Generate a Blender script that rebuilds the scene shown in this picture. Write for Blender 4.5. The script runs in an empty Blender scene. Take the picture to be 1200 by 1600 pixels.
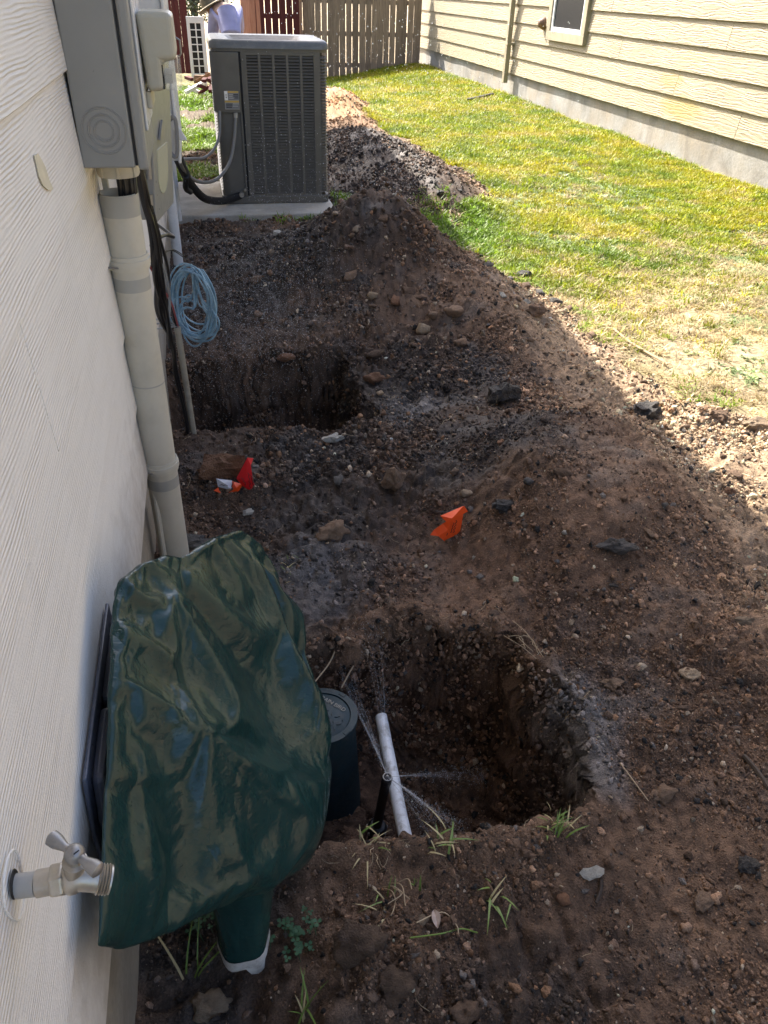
import bpy, bmesh, math, random
import numpy as np
from mathutils import Vector, Matrix, Quaternion
sc = bpy.context.scene
rnd = random.Random(7)
nr = np.random.default_rng(11)
col = sc.collection

# ---------------------------------------------------------------- camera
CAMZ = 1.5
R3 = Matrix(((0.9778087, 0.0946389, -0.1869054), (-0.2075843, 0.5580405, -0.8034299), (0.0282651, 0.8243993, 0.5653024)))
cd = bpy.data.cameras.new('camera'); cam = bpy.data.objects.new('camera', cd); col.objects.link(cam)
mw = R3.to_4x4(); mw.translation = (0, 0, CAMZ); cam.matrix_world = mw
cd.sensor_fit = 'VERTICAL'; cd.sensor_height = 24; cd.lens = 18.0
cd.clip_start = .02; cd.clip_end = 600
sc.camera = cam

# ---------------------------------------------------------------- world, sun, exposure
SUN = Vector((1, -2.15, -2.3)).normalized()
w = bpy.data.worlds.new('World'); sc.world = w; w.use_nodes = True
sky = w.node_tree.nodes.new('ShaderNodeTexSky'); sky.sky_type = 'NISHITA'; sky.sun_disc = False
sky.sun_elevation = math.asin(-SUN.z); sky.sun_rotation = math.atan2(-SUN.x, -SUN.y)
sky.air_density = .8; sky.dust_density = 4.0; sky.ozone_density = .6
w.node_tree.links.new(sky.outputs[0], w.node_tree.nodes['Background'].inputs[0])
w.node_tree.nodes['Background'].inputs[1].default_value = .13
sl = bpy.data.lights.new('sun', 'SUN'); sl.energy = 4.5; sl.angle = math.radians(.53); sl.color = (1, .93, .82)
so = bpy.data.objects.new('sun', sl); col.objects.link(so)
so.rotation_euler = SUN.to_track_quat('-Z', 'Y').to_euler(); so.location = (-6, 14, 16)
vs = sc.view_settings
vs.view_transform = 'Standard'; vs.look = 'None'; vs.exposure = 1.95; vs.gamma = 1; vs.use_curve_mapping = False
sc.cycles.max_bounces = 6; sc.cycles.transparent_max_bounces = 12

# ---------------------------------------------------------------- helpers
def tag(o, label=None, cat=None, group=None, kind=None):
    if label: o['label'] = label
    if cat: o['category'] = cat
    if group: o['group'] = group
    if kind: o['kind'] = kind
    return o

ORG = {}
def thing(name, loc, label, cat, group=None):
    o = bpy.data.objects.new(name, None); col.objects.link(o); o.location = loc
    o.empty_display_size = .05; ORG[o] = Vector(loc)
    return tag(o, label, cat, group)

class MB:
    def __init__(s): s.v = []; s.f = []
    def add(s, vs, fs):
        b = len(s.v); s.v += [tuple(p) for p in vs]; s.f += [tuple(i + b for i in f) for f in fs]; return s
    def box(s, x0, x1, y0, y1, z0, z1, m=None):
        vs = [Vector((x, y, z)) for x in (x0, x1) for y in (y0, y1) for z in (z0, z1)]
        if m is not None: vs = [m @ p for p in vs]
        return s.add(vs, [(0, 1, 3, 2), (4, 6, 7, 5), (0, 4, 5, 1), (2, 3, 7, 6), (0, 2, 6, 4), (1, 5, 7, 3)])
    def frame(s, d):
        d = Vector(d).normalized(); a = Vector((0, 0, 1)) if abs(d.z) < .9 else Vector((1, 0, 0))
        u = d.cross(a).normalized(); return u, d.cross(u).normalized()
    def cyl(s, p0, p1, r0, r1=None, n=16, caps=True):
        return s.tube([p0, p1], [r0, r0 if r1 is None else r1], n, caps)
    def tube(s, pts, r, n=8, caps=True):
        pts = [Vector(p) for p in pts]; rs = r if isinstance(r, (list, tuple)) else [r] * len(pts)
        vs = []; u = None
        for i, p in enumerate(pts):
            d = pts[min(i + 1, len(pts) - 1)] - pts[max(i - 1, 0)]
            if d.length < 1e-9: d = Vector((0, 0, 1))
            d.normalize()
            if u is None: u, v = s.frame(d)
            else:
                u = (u - d * u.dot(d))
                u = u.normalized() if u.length > 1e-6 else s.frame(d)[0]
                v = d.cross(u)
            v = d.cross(u)
            vs += [p + (u * math.cos(2 * math.pi * k / n) + v * math.sin(2 * math.pi * k / n)) * rs[i] for k in range(n)]
        fs = [(i * n + k, i * n + (k + 1) % n, (i + 1) * n + (k + 1) % n, (i + 1) * n + k) for i in range(len(pts) - 1) for k in range(n)]
        if caps: fs += [tuple(range(n))[::-1], tuple(range((len(pts) - 1) * n, len(pts) * n))]
        return s.add(vs, fs)
    def lathe(s, c, axis, prof, n=24):          # prof: (radius, height along axis)
        axis = Vector(axis).normalized(); c = Vector(c)
        u, v = s.frame(axis); vs = []
        for r, h in prof:
            vs += [c + axis * h + (u * math.cos(2 * math.pi * k / n) + v * math.sin(2 * math.pi * k / n)) * max(r, 1e-5) for k in range(n)]
        m = len(prof)
        fs = [(i * n + k, i * n + (k + 1) % n, (i + 1) * n + (k + 1) % n, (i + 1) * n + k) for i in range(m - 1) for k in range(n)]
        fs += [tuple(range(n))[::-1], tuple(range((m - 1) * n, m * n))]
        return s.add(vs, fs)
    def ball(s, c, r, n=10, m=7, sx=(1, 1, 1)):
        prof = [(r * math.sin(math.pi * i / m), -r * math.cos(math.pi * i / m)) for i in range(m + 1)]
        b = len(s.v); s.lathe((0, 0, 0), (0, 0, 1), prof, n)
        for i in range(b, len(s.v)): s.v[i] = tuple(Vector(c) + Vector((s.v[i][0] * sx[0], s.v[i][1] * sx[1], s.v[i][2] * sx[2])))
        return s
    def prism(s, pts, ext):                     # planar polygon extruded along ext
        n = len(pts); e = Vector(ext); pts = [Vector(p) for p in pts]
        return s.add(pts + [p + e for p in pts], [tuple(range(n))[::-1], tuple(range(n, 2 * n))] + [(i, (i + 1) % n, n + (i + 1) % n, n + i) for i in range(n)])
    def build(s, name, mat, parent=None, smooth=False, bevel=0, seg=2, org=None, sub=0, angle=None):
        r = parent
        while r is not None and r.parent is not None: r = r.parent
        o0 = ORG.get(r, Vector((0, 0, 0))) if r is not None else Vector(org or (0, 0, 0))
        me = bpy.data.meshes.new(name); me.from_pydata([tuple(Vector(p) - o0) for p in s.v], [], s.f)
        me.materials.append(mat)
        bm = bmesh.new(); bm.from_mesh(me); bmesh.ops.recalc_face_normals(bm, faces=bm.faces); bm.to_mesh(me); bm.free()
        if smooth:
            me.polygons.foreach_set('use_smooth', [True] * len(me.polygons))
            me.set_sharp_from_angle(angle=math.radians(angle or 40))
        o = bpy.data.objects.new(name, me); col.objects.link(o)
        if parent is not None: o.parent = parent
        else: o.location = o0; ORG[o] = o0
        if bevel:
            b = o.modifiers.new('bevel', 'BEVEL'); b.width = bevel; b.segments = seg; b.limit_method = 'ANGLE'; b.angle_limit = math.radians(35)
        if sub:
            b = o.modifiers.new('sub', 'SUBSURF'); b.levels = b.render_levels = sub
        return o

def np_mesh(name, V, Q, mat, attrs=None, smooth=True):
    me = bpy.data.meshes.new(name); n = len(V); q = len(Q); k = Q.shape[1]
    me.vertices.add(n); me.vertices.foreach_set('co', np.ascontiguousarray(V, dtype=np.float32).ravel())
    me.loops.add(q * k); me.loops.foreach_set('vertex_index', np.ascontiguousarray(Q, dtype=np.int32).ravel())
    me.polygons.add(q); me.polygons.foreach_set('loop_start', np.arange(0, q * k, k, dtype=np.int32))
    me.polygons.foreach_set('loop_total', np.full(q, k, dtype=np.int32))
    me.polygons.foreach_set('use_smooth', np.full(q, smooth, dtype=bool))
    me.update(calc_edges=True)
    for an, (ty, fld, arr) in (attrs or {}).items():
        a = me.attributes.new(an, ty, 'POINT'); a.data.foreach_set(fld, np.ascontiguousarray(arr, dtype=np.float32).ravel())
    me.materials.append(mat); return me

# ---------------------------------------------------------------- materials
class NT:
    def __init__(s, name):
        s.m = bpy.data.materials.new(name); s.m.use_nodes = True; s.t = s.m.node_tree; s.b = s.t.nodes['Principled BSDF']; s.o = s.t.nodes['Material Output']
    def n(s, ty, **kw):
        x = s.t.nodes.new(ty)
        for k, v in kw.items():
            if k.startswith('i_'): x.inputs[k[2:].replace('_', ' ')].default_value = v
            else: setattr(x, k, v)
        return x
    def l(s, a, b): s.t.links.new(a, b)
    def inp(s, name, v):
        if isinstance(v, bpy.types.NodeSocket): s.l(v, s.b.inputs[name])
        else: s.b.inputs[name].default_value = v
    def coord(s, scale=(1, 1, 1), space='Object', rnd_off=0):
        tc = s.n('ShaderNodeTexCoord'); mp = s.n('ShaderNodeMapping'); mp.inputs['Scale'].default_value = scale
        s.l(tc.outputs[space], mp.inputs[0])
        if rnd_off:
            oi = s.n('ShaderNodeObjectInfo'); mu = s.n('ShaderNodeVectorMath', operation='SCALE'); mu.inputs[0].default_value = (37, 91, 53)
            s.l(oi.outputs['Random'], mu.inputs['Scale']); s.l(mu.outputs[0], mp.inputs['Location'])
        return mp.outputs[0]
    def noise(s, vec, scale, detail=4, rough=.55, dist=0):
        x = s.n('ShaderNodeTexNoise'); x.inputs['Scale'].default_value = scale; x.inputs['Detail'].default_value = detail
        x.inputs['Roughness'].default_value = rough; x.inputs['Distortion'].default_value = dist
        s.l(vec, x.inputs['Vector']); return x.outputs['Fac']
    def math(s, op, a, b=0.0, c=None):
        x = s.n('ShaderNodeMath', operation=op)
        for i, v in enumerate((a, b) if c is None else (a, b, c)):
            if isinstance(v, bpy.types.NodeSocket): s.l(v, x.inputs[i])
            else: x.inputs[i].default_value = v
        return x.outputs[0]
    def ramp(s, fac, stops):
        x = s.n('ShaderNodeValToRGB'); e = x.color_ramp.elements
        while len(e) > 1: e.remove(e[-1])
        for i, (p, c) in enumerate(stops):
            el = e[0] if i == 0 else e.new(p)
            el.position = p; el.color = (*c, 1) if not isinstance(c, (int, float)) else (c, c, c, 1)
        s.l(fac, x.inputs[0]); return x.outputs[0]
    def mix(s, fac, a, b, mode='MIX'):
        x = s.n('ShaderNodeMix', data_type='RGBA', blend_type=mode)
        for i, v in ((0, fac), (6, a), (7, b)):
            if isinstance(v, bpy.types.NodeSocket): s.l(v, x.inputs[i])
            else: x.inputs[i].default_value = v if isinstance(v, (int, float)) else (*v, 1)
        return x.outputs[2]
    def bump(s, h, strength=.5, dist=.002):
        x = s.n('ShaderNodeBump'); x.inputs['Strength'].default_value = strength; x.inputs['Distance'].default_value = dist
        s.l(h, x.inputs['Height']); s.l(x.outputs[0], s.b.inputs['Normal']); return x

def worn(name, c, rough=.5, metal=0, var=.18, scale=9, dirt=None, dirt_amt=.35, bump=.15, bdist=.001, spec=.5, coat=0):
    """Paint, plastic or metal with blotchy wear and a little dirt."""
    t = NT(name); v = t.coord(rnd_off=1)
    n1 = t.noise(v, scale, 5); n2 = t.noise(v, scale * 7, 3)
    a = tuple(x * (1 - var) for x in c); b = tuple(min(1, x * (1 + var)) for x in c)
    base = t.ramp(n1, [(.3, a), (.7, b)])
    if dirt: base = t.mix(t.ramp(t.noise(v, scale * 2.3, 6, .7), [(.48, 0.0), (.75, dirt_amt)]), base, dirt)
    t.inp('Base Color', base); t.inp('Metallic', metal); t.inp('Specular IOR Level', spec)
    t.inp('Roughness', t.ramp(n2, [(.2, max(0, rough - .1)), (.8, min(1, rough + .12))]))
    if coat: t.inp('Coat Weight', coat)
    if bump: t.bump(n2, bump, bdist)
    return t.m

def siding_mat(name, c, c2, freq, amp, warm=None, bdist=.0016, strength=.75, stain=None, splash=False):
    """Embossed cedar-grain fibre cement: contour lines of a slow noise drawn along the board."""
    t = NT(name)
    v = t.coord((1, 1, 1), rnd_off=1)
    slow = t.noise(t.coord((1, 1.3, 9), rnd_off=1), 1.6, 3, .5)
    sx = t.n('ShaderNodeSeparateXYZ'); t.l(v, sx.inputs[0])
    ph = t.math('ADD', t.math('MULTIPLY', sx.outputs[2], freq), t.math('MULTIPLY', slow, amp))
    wob = t.noise(t.coord((1, 14, 160), rnd_off=1), 1.0, 3, .6)
    g = t.math('SINE', t.math('ADD', ph, t.math('MULTIPLY', wob, 3.0)))
    h = t.math('ADD', t.math('MULTIPLY', g, t.ramp(t.noise(t.coord((1, 3, 25), rnd_off=1), 1.5, 2), [(.35, .15), (.65, 1.0)])), t.math('MULTIPLY', t.noise(v, 260, 2), .8))
    blot = t.noise(v, 2.2, 5, .6)
    base = t.ramp(blot, [(.25, c), (.75, c2)])
    streak = t.noise(t.coord((1, 9, .7)), 2.0, 4, .6)
    base = t.mix(t.ramp(streak, [(.55, 0.0), (.8, .22)]), base, tuple(x * .72 for x in c))
    specks = t.ramp(t.noise(v, 120, 2), [(.74, 0.0), (.78, .5)])
    base = t.mix(specks, base, tuple(x * .45 for x in c))
    if splash:
        gp = t.n('ShaderNodeNewGeometry'); sq = t.n('ShaderNodeSeparateXYZ'); t.l(gp.outputs['Position'], sq.inputs[0])
        low = t.math('ADD', sq.outputs[2], t.math('MULTIPLY', t.noise(t.coord((1, 1, 1)), 14, 6, .75), .62))
        base = t.mix(t.ramp(low, [(.62, .55), (.92, 0.0)]), base, (.30, .235, .17))
    if stain:
        for (sy, sz, ry, rz, cc, k) in stain:
            tc = t.n('ShaderNodeTexCoord'); gx = t.n('ShaderNodeNewGeometry'); sp = t.n('ShaderNodeSeparateXYZ'); t.l(gx.outputs['Position'], sp.inputs[0])
            dy = t.math('DIVIDE', t.math('SUBTRACT', sp.outputs[1], sy), ry); dz = t.math('DIVIDE', t.math('SUBTRACT', sp.outputs[2], sz), rz)
            d = t.math('ADD', t.math('ADD', t.math('MULTIPLY', dy, dy), t.math('MULTIPLY', dz, dz)), t.math('MULTIPLY', t.math('SUBTRACT', t.noise(v, 3.5, 5), .5), 1.6))
            base = t.mix(t.ramp(d, [(.25, k), (1.0, 0.0)]), base, cc)
    base = t.mix(t.ramp(g, [(0.0, .12), (.45, 0.0)]), base, tuple(x * .55 for x in c))
    t.inp('Base Color', base); t.inp('Roughness', .62); t.inp('Specular IOR Level', .35)
    t.bump(h, strength, bdist)
    return t.m

def conc_mat(name, c, dark, warm, scale=3):
    t = NT(name); v = t.coord()
    n = t.noise(v, scale, 8, .62, .6); n2 = t.noise(v, scale * 14, 5, .7)
    b = t.ramp(n, [(.3, dark), (.5, c), (.72, tuple(min(1, x * 1.25) for x in c))])
    b = t.mix(t.ramp(t.noise(v, scale * .8, 4), [(.42, 0.0), (.66, .75)]), b, warm)
    b = t.mix(t.ramp(t.noise(t.coord((1, 1, .35)), scale * .5, 5, .6, 1.5), [(.5, 0.0), (.7, .7)]), b, dark)
    b = t.mix(t.ramp(n2, [(.35, .35), (.6, 0.0)]), b, dark)
    t.inp('Base Color', b); t.inp('Roughness', .88)
    t.bump(t.math('ADD', n, t.math('MULTIPLY', n2, .6)), .6, .01)
    return t.m

def wood_mat(name, c1, c2, dark):
    t = NT(name); v = t.coord((1, 1, .06), rnd_off=1)
    g = t.noise(v, 60, 6, .65, .4)
    oi = t.n('ShaderNodeObjectInfo')
    b = t.ramp(g, [(.25, dark), (.45, c1), (.75, c2)])
    hv = t.n('ShaderNodeHueSaturation'); t.l(b, hv.inputs['Color']); t.l(t.math('ADD', t.math('MULTIPLY', oi.outputs['Random'], .5), .72), hv.inputs['Value'])
    bl = t.noise(t.coord((1, 1, .3)), 6, 4)
    b = t.mix(t.ramp(bl, [(.5, 0.0), (.8, .45)]), hv.outputs[0], dark)
    t.inp('Base Color', b); t.inp('Roughness', .85); t.inp('Specular IOR Level', .25)
    t.bump(g, .6, .003)
    return t.m

def inst_mat(name, rough, bump=.5, scale=5, wet=False, trans=0):
    """Colour carried by each instance, broken up by grain."""
    t = NT(name); a = t.n('ShaderNodeAttribute', attribute_type='INSTANCER', attribute_name='col')
    v = t.coord(); n = t.noise(v, scale, 5, .6)
    b = t.mix(1.0, a.outputs['Color'], t.ramp(n, [(.3, .68), (.7, 1.3)]), 'MULTIPLY')
    t.inp('Base Color', b); t.inp('Roughness', rough); t.inp('Specular IOR Level', .4 if not wet else .6)
    if bump: t.bump(n, bump, .05)
    if trans:
        tr = t.n('ShaderNodeBsdfTranslucent'); t.l(b, tr.inputs[0]); mx = t.n('ShaderNodeMixShader', i_Fac=trans)
        t.l(t.b.outputs[0], mx.inputs[1]); t.l(tr.outputs[0], mx.inputs[2]); t.l(mx.outputs[0], t.o.inputs[0])
    return t.m

def flat(name, c, rough=.6, metal=0, spec=.5, alpha=1, coat=0):
    t = NT(name); t.inp('Base Color', (*c, 1)); t.inp('Roughness', rough); t.inp('Metallic', metal); t.inp('Specular IOR Level', spec); t.inp('Coat Weight', coat)
    if alpha < 1: t.inp('Alpha', alpha)
    return t.m

def stone_mat(name, c, c2, rough=.85):
    t = NT(name); v = t.coord(rnd_off=1); n = t.noise(v, 3.2, 7, .68); n2 = t.noise(v, 15, 4, .6)
    oi = t.n('ShaderNodeObjectInfo')
    b = t.mix(t.ramp(n, [(.3, 0.0), (.7, 1.0)]), c, c2)
    hv = t.n('ShaderNodeHueSaturation'); t.l(b, hv.inputs['Color']); t.l(t.math('ADD', t.math('MULTIPLY', oi.outputs['Random'], .7), .62), hv.inputs['Value'])
    b = t.mix(t.ramp(n2, [(.55, 0.0), (.75, .5)]), hv.outputs[0], tuple(x * .4 for x in c))
    t.inp('Base Color', b); t.inp('Roughness', rough)
    t.bump(t.math('ADD', n, t.math('MULTIPLY', n2, .6)), .8, .03)
    return t.m

M = {}
M['siding'] = siding_mat('painted_siding', (.82, .785, .73), (.88, .855, .805), 1000, 26, strength=.55, bdist=.0012, splash=True)
M['tan_siding'] = siding_mat('tan_siding', (.30, .252, .168), (.355, .302, .208), 230, 30, bdist=.004, strength=.6,
    stain=[(8.55, .48, .55, .13, (.34, .25, .08), .75), (8.9, .72, .30, .11, (.33, .25, .09), .6), (8.6, .95, .5, .1, (.36, .30, .17), .4)])
M['found'] = conc_mat('foundation_concrete', (.29, .285, .27), (.15, .142, .128), (.28, .235, .175), 2.5)
M['found_l'] = conc_mat('shaded_foundation_render', (.34, .31, .26), (.20, .175, .14), (.30, .25, .18), 4)
M['pad'] = conc_mat('pad_concrete', (.58, .55, .49), (.36, .33, .28), (.48, .41, .31), 3.5)
M['trim'] = worn('white_trim', (.72, .71, .69), .5, scale=5, dirt=(.4, .36, .3))
M['tan_trim'] = worn('tan_trim', (.33, .285, .20), .55, scale=5, dirt=(.3, .25, .16))
M['ac'] = worn('condenser_grey_paint', (.118, .110, .095), .42, var=.12, scale=6, dirt=(.17, .16, .14), dirt_amt=.25, bump=.05)
M['ac_top'] = worn('condenser_top_grey', (.125, .127, .125), .38, var=.12, scale=6, dirt=(.33, .32, .30), dirt_amt=.3, bump=.05)
M['ac_dark'] = flat('coil_dark', (.012, .012, .013), .6)
M['boxgrey'] = worn('meter_grey_enamel', (.275, .275, .26), .34, var=.07, scale=5, dirt=(.3, .29, .27), dirt_amt=.25, bump=.06)
M['boxlight'] = worn('light_grey_plastic', (.42, .41, .385), .4, var=.06, scale=6, dirt=(.3, .27, .22), bump=.05)
M['boxwhite'] = worn('pale_enamel', (.66, .67, .68), .3, var=.05, scale=6, dirt=(.45, .42, .38), bump=.04)
M['beige'] = worn('beige_plastic', (.46, .44, .36), .36, var=.08, scale=6, dirt=(.40, .33, .2), dirt_amt=.4, bump=.05)
M['clear'] = flat('clear_polycarbonate', (.75, .75, .62), .1, alpha=.22)
M['sticker'] = flat('clear_window', (.58, .58, .42), .15)
M['pvc'] = worn('painted_riser_pvc', (.60, .565, .47), .42, var=.07, scale=7, dirt=(.40, .36, .28), dirt_amt=.35, bump=.08)
M['pvc_grey'] = worn('bare_grey_pvc', (.40, .39, .35), .45, var=.1, scale=12, bump=.05)
M['pvc_white'] = worn('white_irrigation_pvc', (.66, .69, .73), .32, var=.06, scale=14, dirt=(.12, .09, .06), dirt_amt=.95, bump=.1)
M['conduit'] = worn('dusty_conduit', (.32, .29, .23), .5, var=.12, scale=14, dirt=(.16, .12, .08), dirt_amt=.5, bump=.08)
M['whip'] = flat('grey_whip', (.20, .20, .20), .45)
M['black'] = worn('black_rubber', (.012, .012, .013), .55, var=.3, scale=20, bump=.2)
M['cable'] = flat('black_cable', (.012, .012, .014), .4)
M['redcable'] = flat('red_cable', (.35, .06, .07), .4)
M['greycable'] = flat('grey_cable', (.30, .33, .36), .4)
M['blue'] = worn('pale_blue_cable', (.20, .34, .44), .33, var=.3, scale=22, dirt=(.46, .53, .55), dirt_amt=.75, bump=.0)  # the pale second colour paints white highlights onto the loops
M['brass'] = worn('weathered_brass', (.50, .46, .40), .38, metal=.75, var=.2, scale=30, dirt=(.45, .40, .28), dirt_amt=.6, bump=.2)
M['steel'] = worn('grey_zinc', (.34, .33, .32), .42, metal=.6, var=.15, scale=30, dirt=(.2, .17, .13), bump=.1)
M['panel'] = worn('blue_grey_plastic', (.075, .085, .115), .33, var=.2, scale=10, dirt=(.14, .14, .15), bump=.05)
M['lid'] = worn('green_valve_box', (.013, .034, .043), .5, var=.2, scale=22, dirt=(.08, .068, .055), dirt_amt=.45, bump=.25, spec=.35)
M['lidtext'] = worn('dusty_lettering', (.30, .285, .245), .6, var=.2, scale=30, bump=.1)
M['penblue'] = flat('blue_mark', (.03, .04, .16), .4)
M['picket'] = wood_mat('weathered_picket', (.26, .20, .15), (.37, .295, .225), (.13, .098, .075))
M['redwood'] = wood_mat('red_stained_picket', (.085, .022, .022), (.12, .034, .032), (.04, .012, .012))
M['orangewood'] = wood_mat('fresh_cedar', (.42, .22, .15), (.52, .30, .21), (.28, .13, .09))
M['glass'] = flat('dark_window_glass', (.025, .027, .03), .25, spec=.3)
M['white'] = worn('white_paint', (.78, .78, .77), .5, var=.06, bump=.05)
M['roof'] = worn('roof_shingle', (.10, .09, .085), .9, var=.4, scale=12, bump=.5)
M['red_flag'] = flat('red_vinyl', (.70, .012, .018), .38)
M['orange_flag'] = flat('orange_vinyl', (.88, .085, .012), .38)
M['ink'] = flat('black_ink', (.03, .012, .012), .6)
M['foil'] = flat('white_wrapper', (.62, .63, .68), .3)
M['hem'] = worn('dirty_white_hem', (.55, .53, .50), .75, var=.2, scale=30, dirt=(.15, .11, .08), dirt_amt=.7, bump=.4)
M['wire'] = flat('flag_wire', (.02, .02, .02), .5)
M['lab_yellow'] = flat('label_yellow', (.55, .36, .08), .5)
M['lab_grey'] = flat('label_grey', (.20, .20, .21), .5)
M['lab_dark'] = flat('label_dark', (.02, .02, .022), .5)
M['skin'] = flat('skin', (.30, .17, .11), .6); M['shirt'] = worn('lavender_shirt', (.36, .37, .62), .8, var=.12, scale=8, bump=.4, bdist=.01)
M['denim'] = worn('dark_denim', (.018, .022, .04), .85, var=.25, scale=14); M['straw'] = worn('straw_hat', (.20, .17, .11), .85, var=.2, scale=30)
M['boot'] = worn('brown_boot', (.07, .045, .03), .7)
M['bark'] = stone_mat('bark', (.07, .05, .035), (.12, .09, .065))
for nm, a, b in (('tan', (.30, .21, .13), (.45, .34, .235)), ('white', (.50, .46, .39), (.66, .63, .57)), ('brown', (.20, .125, .078), (.32, .21, .135)),
                 ('dark', (.03, .026, .024), (.10, .09, .083)), ('grey', (.13, .115, .10), (.23, .21, .19)), ('rust', (.25, .115, .058), (.36, .19, .105)), ('clod', (.13, .08, .05), (.22, .138, .088))):
    M['st_' + nm] = stone_mat(nm + '_stone', a, b, .55 if nm == 'dark' else .85)

# ---------------------------------------------------------------- ground shape
def vnoise(x, y, seed=0):
    xi = np.floor(x).astype(np.int64); yi = np.floor(y).astype(np.int64); fx = x - xi; fy = y - yi
    def h(a, b):
        n = (a * 374761393 + b * 668265263 + seed * 1442695041) & 0x7fffffff
        n = ((n ^ (n >> 13)) * 1274126177) & 0x7fffffff
        n = ((n ^ (n >> 16)) * 1103515245) & 0x7fffffff
        return (n >> 7) % 65536 / 65535.0
    u = fx * fx * fx * (fx * (fx * 6 - 15) + 10); v = fy * fy * fy * (fy * (fy * 6 - 15) + 10)
    return (h(xi, yi) * (1 - u) + h(xi + 1, yi) * u) * (1 - v) + (h(xi, yi + 1) * (1 - u) + h(xi + 1, yi + 1) * u) * v - .5
def fbm(x, y, f, oct=4, seed=0, gain=.5):
    s = 0; a = 1
    for o in range(oct):
        s = s + a * vnoise(x * f + 17.3 * o, y * f - 9.1 * o, seed + o); f *= 2.03; a *= gain
    return s
def sm(a, b, t):
    t = np.clip((t - a) / (b - a), 0, 1); return t * t * (3 - 2 * t)
def hump(x, y, cx, cy, rx, ry, h, p=2.0, rot=0):
    c, s = math.cos(rot), math.sin(rot); u = (x - cx) * c + (y - cy) * s; v = -(x - cx) * s + (y - cy) * c
    return h * np.exp(-(((u / rx) ** 2 + (v / ry) ** 2) ** (p / 2)))
EDGE_Y = np.array([-4, 1.0, 1.9, 2.52, 2.81, 3.42, 4.6, 5.5, 5.86, 6.4, 6.93, 7.5, 8.27, 10.1, 11.4, 12.5, 15.9, 19.0, 60])
EDGE_X = np.array([4.0, 3.2, 2.62, 2.2, 1.98, 1.92, 1.78, 1.72, 1.86, 2.25, 2.47, 2.46, 2.42, 2.34, 2.2, 2.55, 2.75, 2.6, 2.6])
def lawn_d(x, y):                               # > 0 on the lawn
    return x - np.interp(y, EDGE_Y, EDGE_X) + .16 * fbm(x, y, 3.1, 3, 41) + .10 * fbm(x, y, 11, 2, 44)
def pit1_r(x, y):
    w_ = .20 * fbm(x, y, 4.5, 4, 61)
    a = ((np.abs(x - .39) / .335) ** 3.2 + (np.abs(y - 1.215) / .325) ** 3.2) ** (1 / 3.2)
    b = ((np.abs(x - .10) / .20) ** 3 + (np.abs(y - 1.20) / .30) ** 3) ** (1 / 3)
    return np.minimum(a, b) + w_
def pit2_r(x, y):
    return ((np.abs(x - .165) / .435) ** 5 + (np.abs(y - 3.13) / .375) ** 5) ** (1 / 5) + .18 * fbm(x, y, 4.5, 4, 63)
def zt(x, y):
    x = np.asarray(x, float); y = np.asarray(y, float)
    z = .03 * fbm(x, y, .8, 2, 3)
    z = z - .27 * sm(12, 19.5, y) * sm(5.0, 2.9, x)
    soil = sm(.06, -.16, lawn_d(x, y)) * sm(15.5, 13, y) * sm(-5, -4, y)
    m = hump(x, y, .95, 4.40, .44, .46, .49) + hump(x, y, 1.42, 3.72, .36, .55, .22) + hump(x, y, .38, 4.55, .42, .55, .19) + hump(x, y, .75, 3.75, .30, .25, .08)
    m = m + hump(x, y, 1.17, 2.0, .42, .58, .25, 3) + hump(x, y, .95, 1.05, .5, .5, .035)
    m = m + hump(x, y, 1.55, 8.0, .52, 1.25, .33) + hump(x, y, 1.85, 6.55, .36, .65, .22) + hump(x, y, 1.90, 12.2, .42, .9, .26)
    m = m + hump(x, y, .17, .66, .11, .10, .055) + hump(x, y, .40, .80, .3, .1, .02)
    m = m - hump(x, y, -.2, .75, .2, .5, .06) - hump(x, y, .75, 2.95, .3, .25, .03)
    z = z + m
    # lumps and clods: strong on the dug soil, faint on the lawn
    rough = .25 + .75 * soil
    cz = np.clip(1.6 * (fbm(x, y, 2.3, 3, 19) + .12) + hump(x, y, .7, 4.3, .5, .6, .8) + hump(x, y, .3, .58, .25, .14, 1.2) - hump(x, y, 1.55, 3.5, .25, .5, 1.2) - hump(x, y, .95, 1.62, .4, .2, 1), 0, 1)
    z = z + rough * (.050 * fbm(x, y, 3.3, 3, 5) * (.25 + soil * .75) + (.030 + .045 * soil * cz) * np.abs(fbm(x, y, 12, 3, 9)) + (.010 + .022 * soil * cz) * np.abs(fbm(x, y, 27, 3, 13)))
    r = pit1_r(x, y); z = z - (.55 * sm(1.08, .72, r) + .45 * sm(1.06, .86, r)) * (.50 - .10 * sm(.36, .20, x) + .10 * fbm(x, y, 6, 2, 71)) + .02 * np.exp(-((r - 1.12) / .08) ** 2)
    r = pit2_r(x, y); z = z - (.5 * sm(1.10, .74, r) + .5 * sm(1.06, .88, r)) * (.46 + .08 * fbm(x, y, 6, 2, 72))
    # level bed under the concrete pad
    k = sm(.10, 0, np.maximum(np.abs(x - .35) - .62, np.abs(y - 6.72) - .60)); z = z * (1 - k) + k * -.02
    return z
def tri(t, *stops):
    t = np.clip(t, 0, 1)[..., None]; out = np.array(stops[0][1], float) + 0 * t
    for (a, c0), (b, c1) in zip(stops[:-1], stops[1:]):
        k = np.clip((t - a) / (b - a), 0, 1); out = np.where(t >= a, np.array(c0) * (1 - k) + np.array(c1) * k, out)
    return out
def lerp(a, b, k): return a * (1 - k[..., None]) + np.array(b) * k[..., None]
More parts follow.
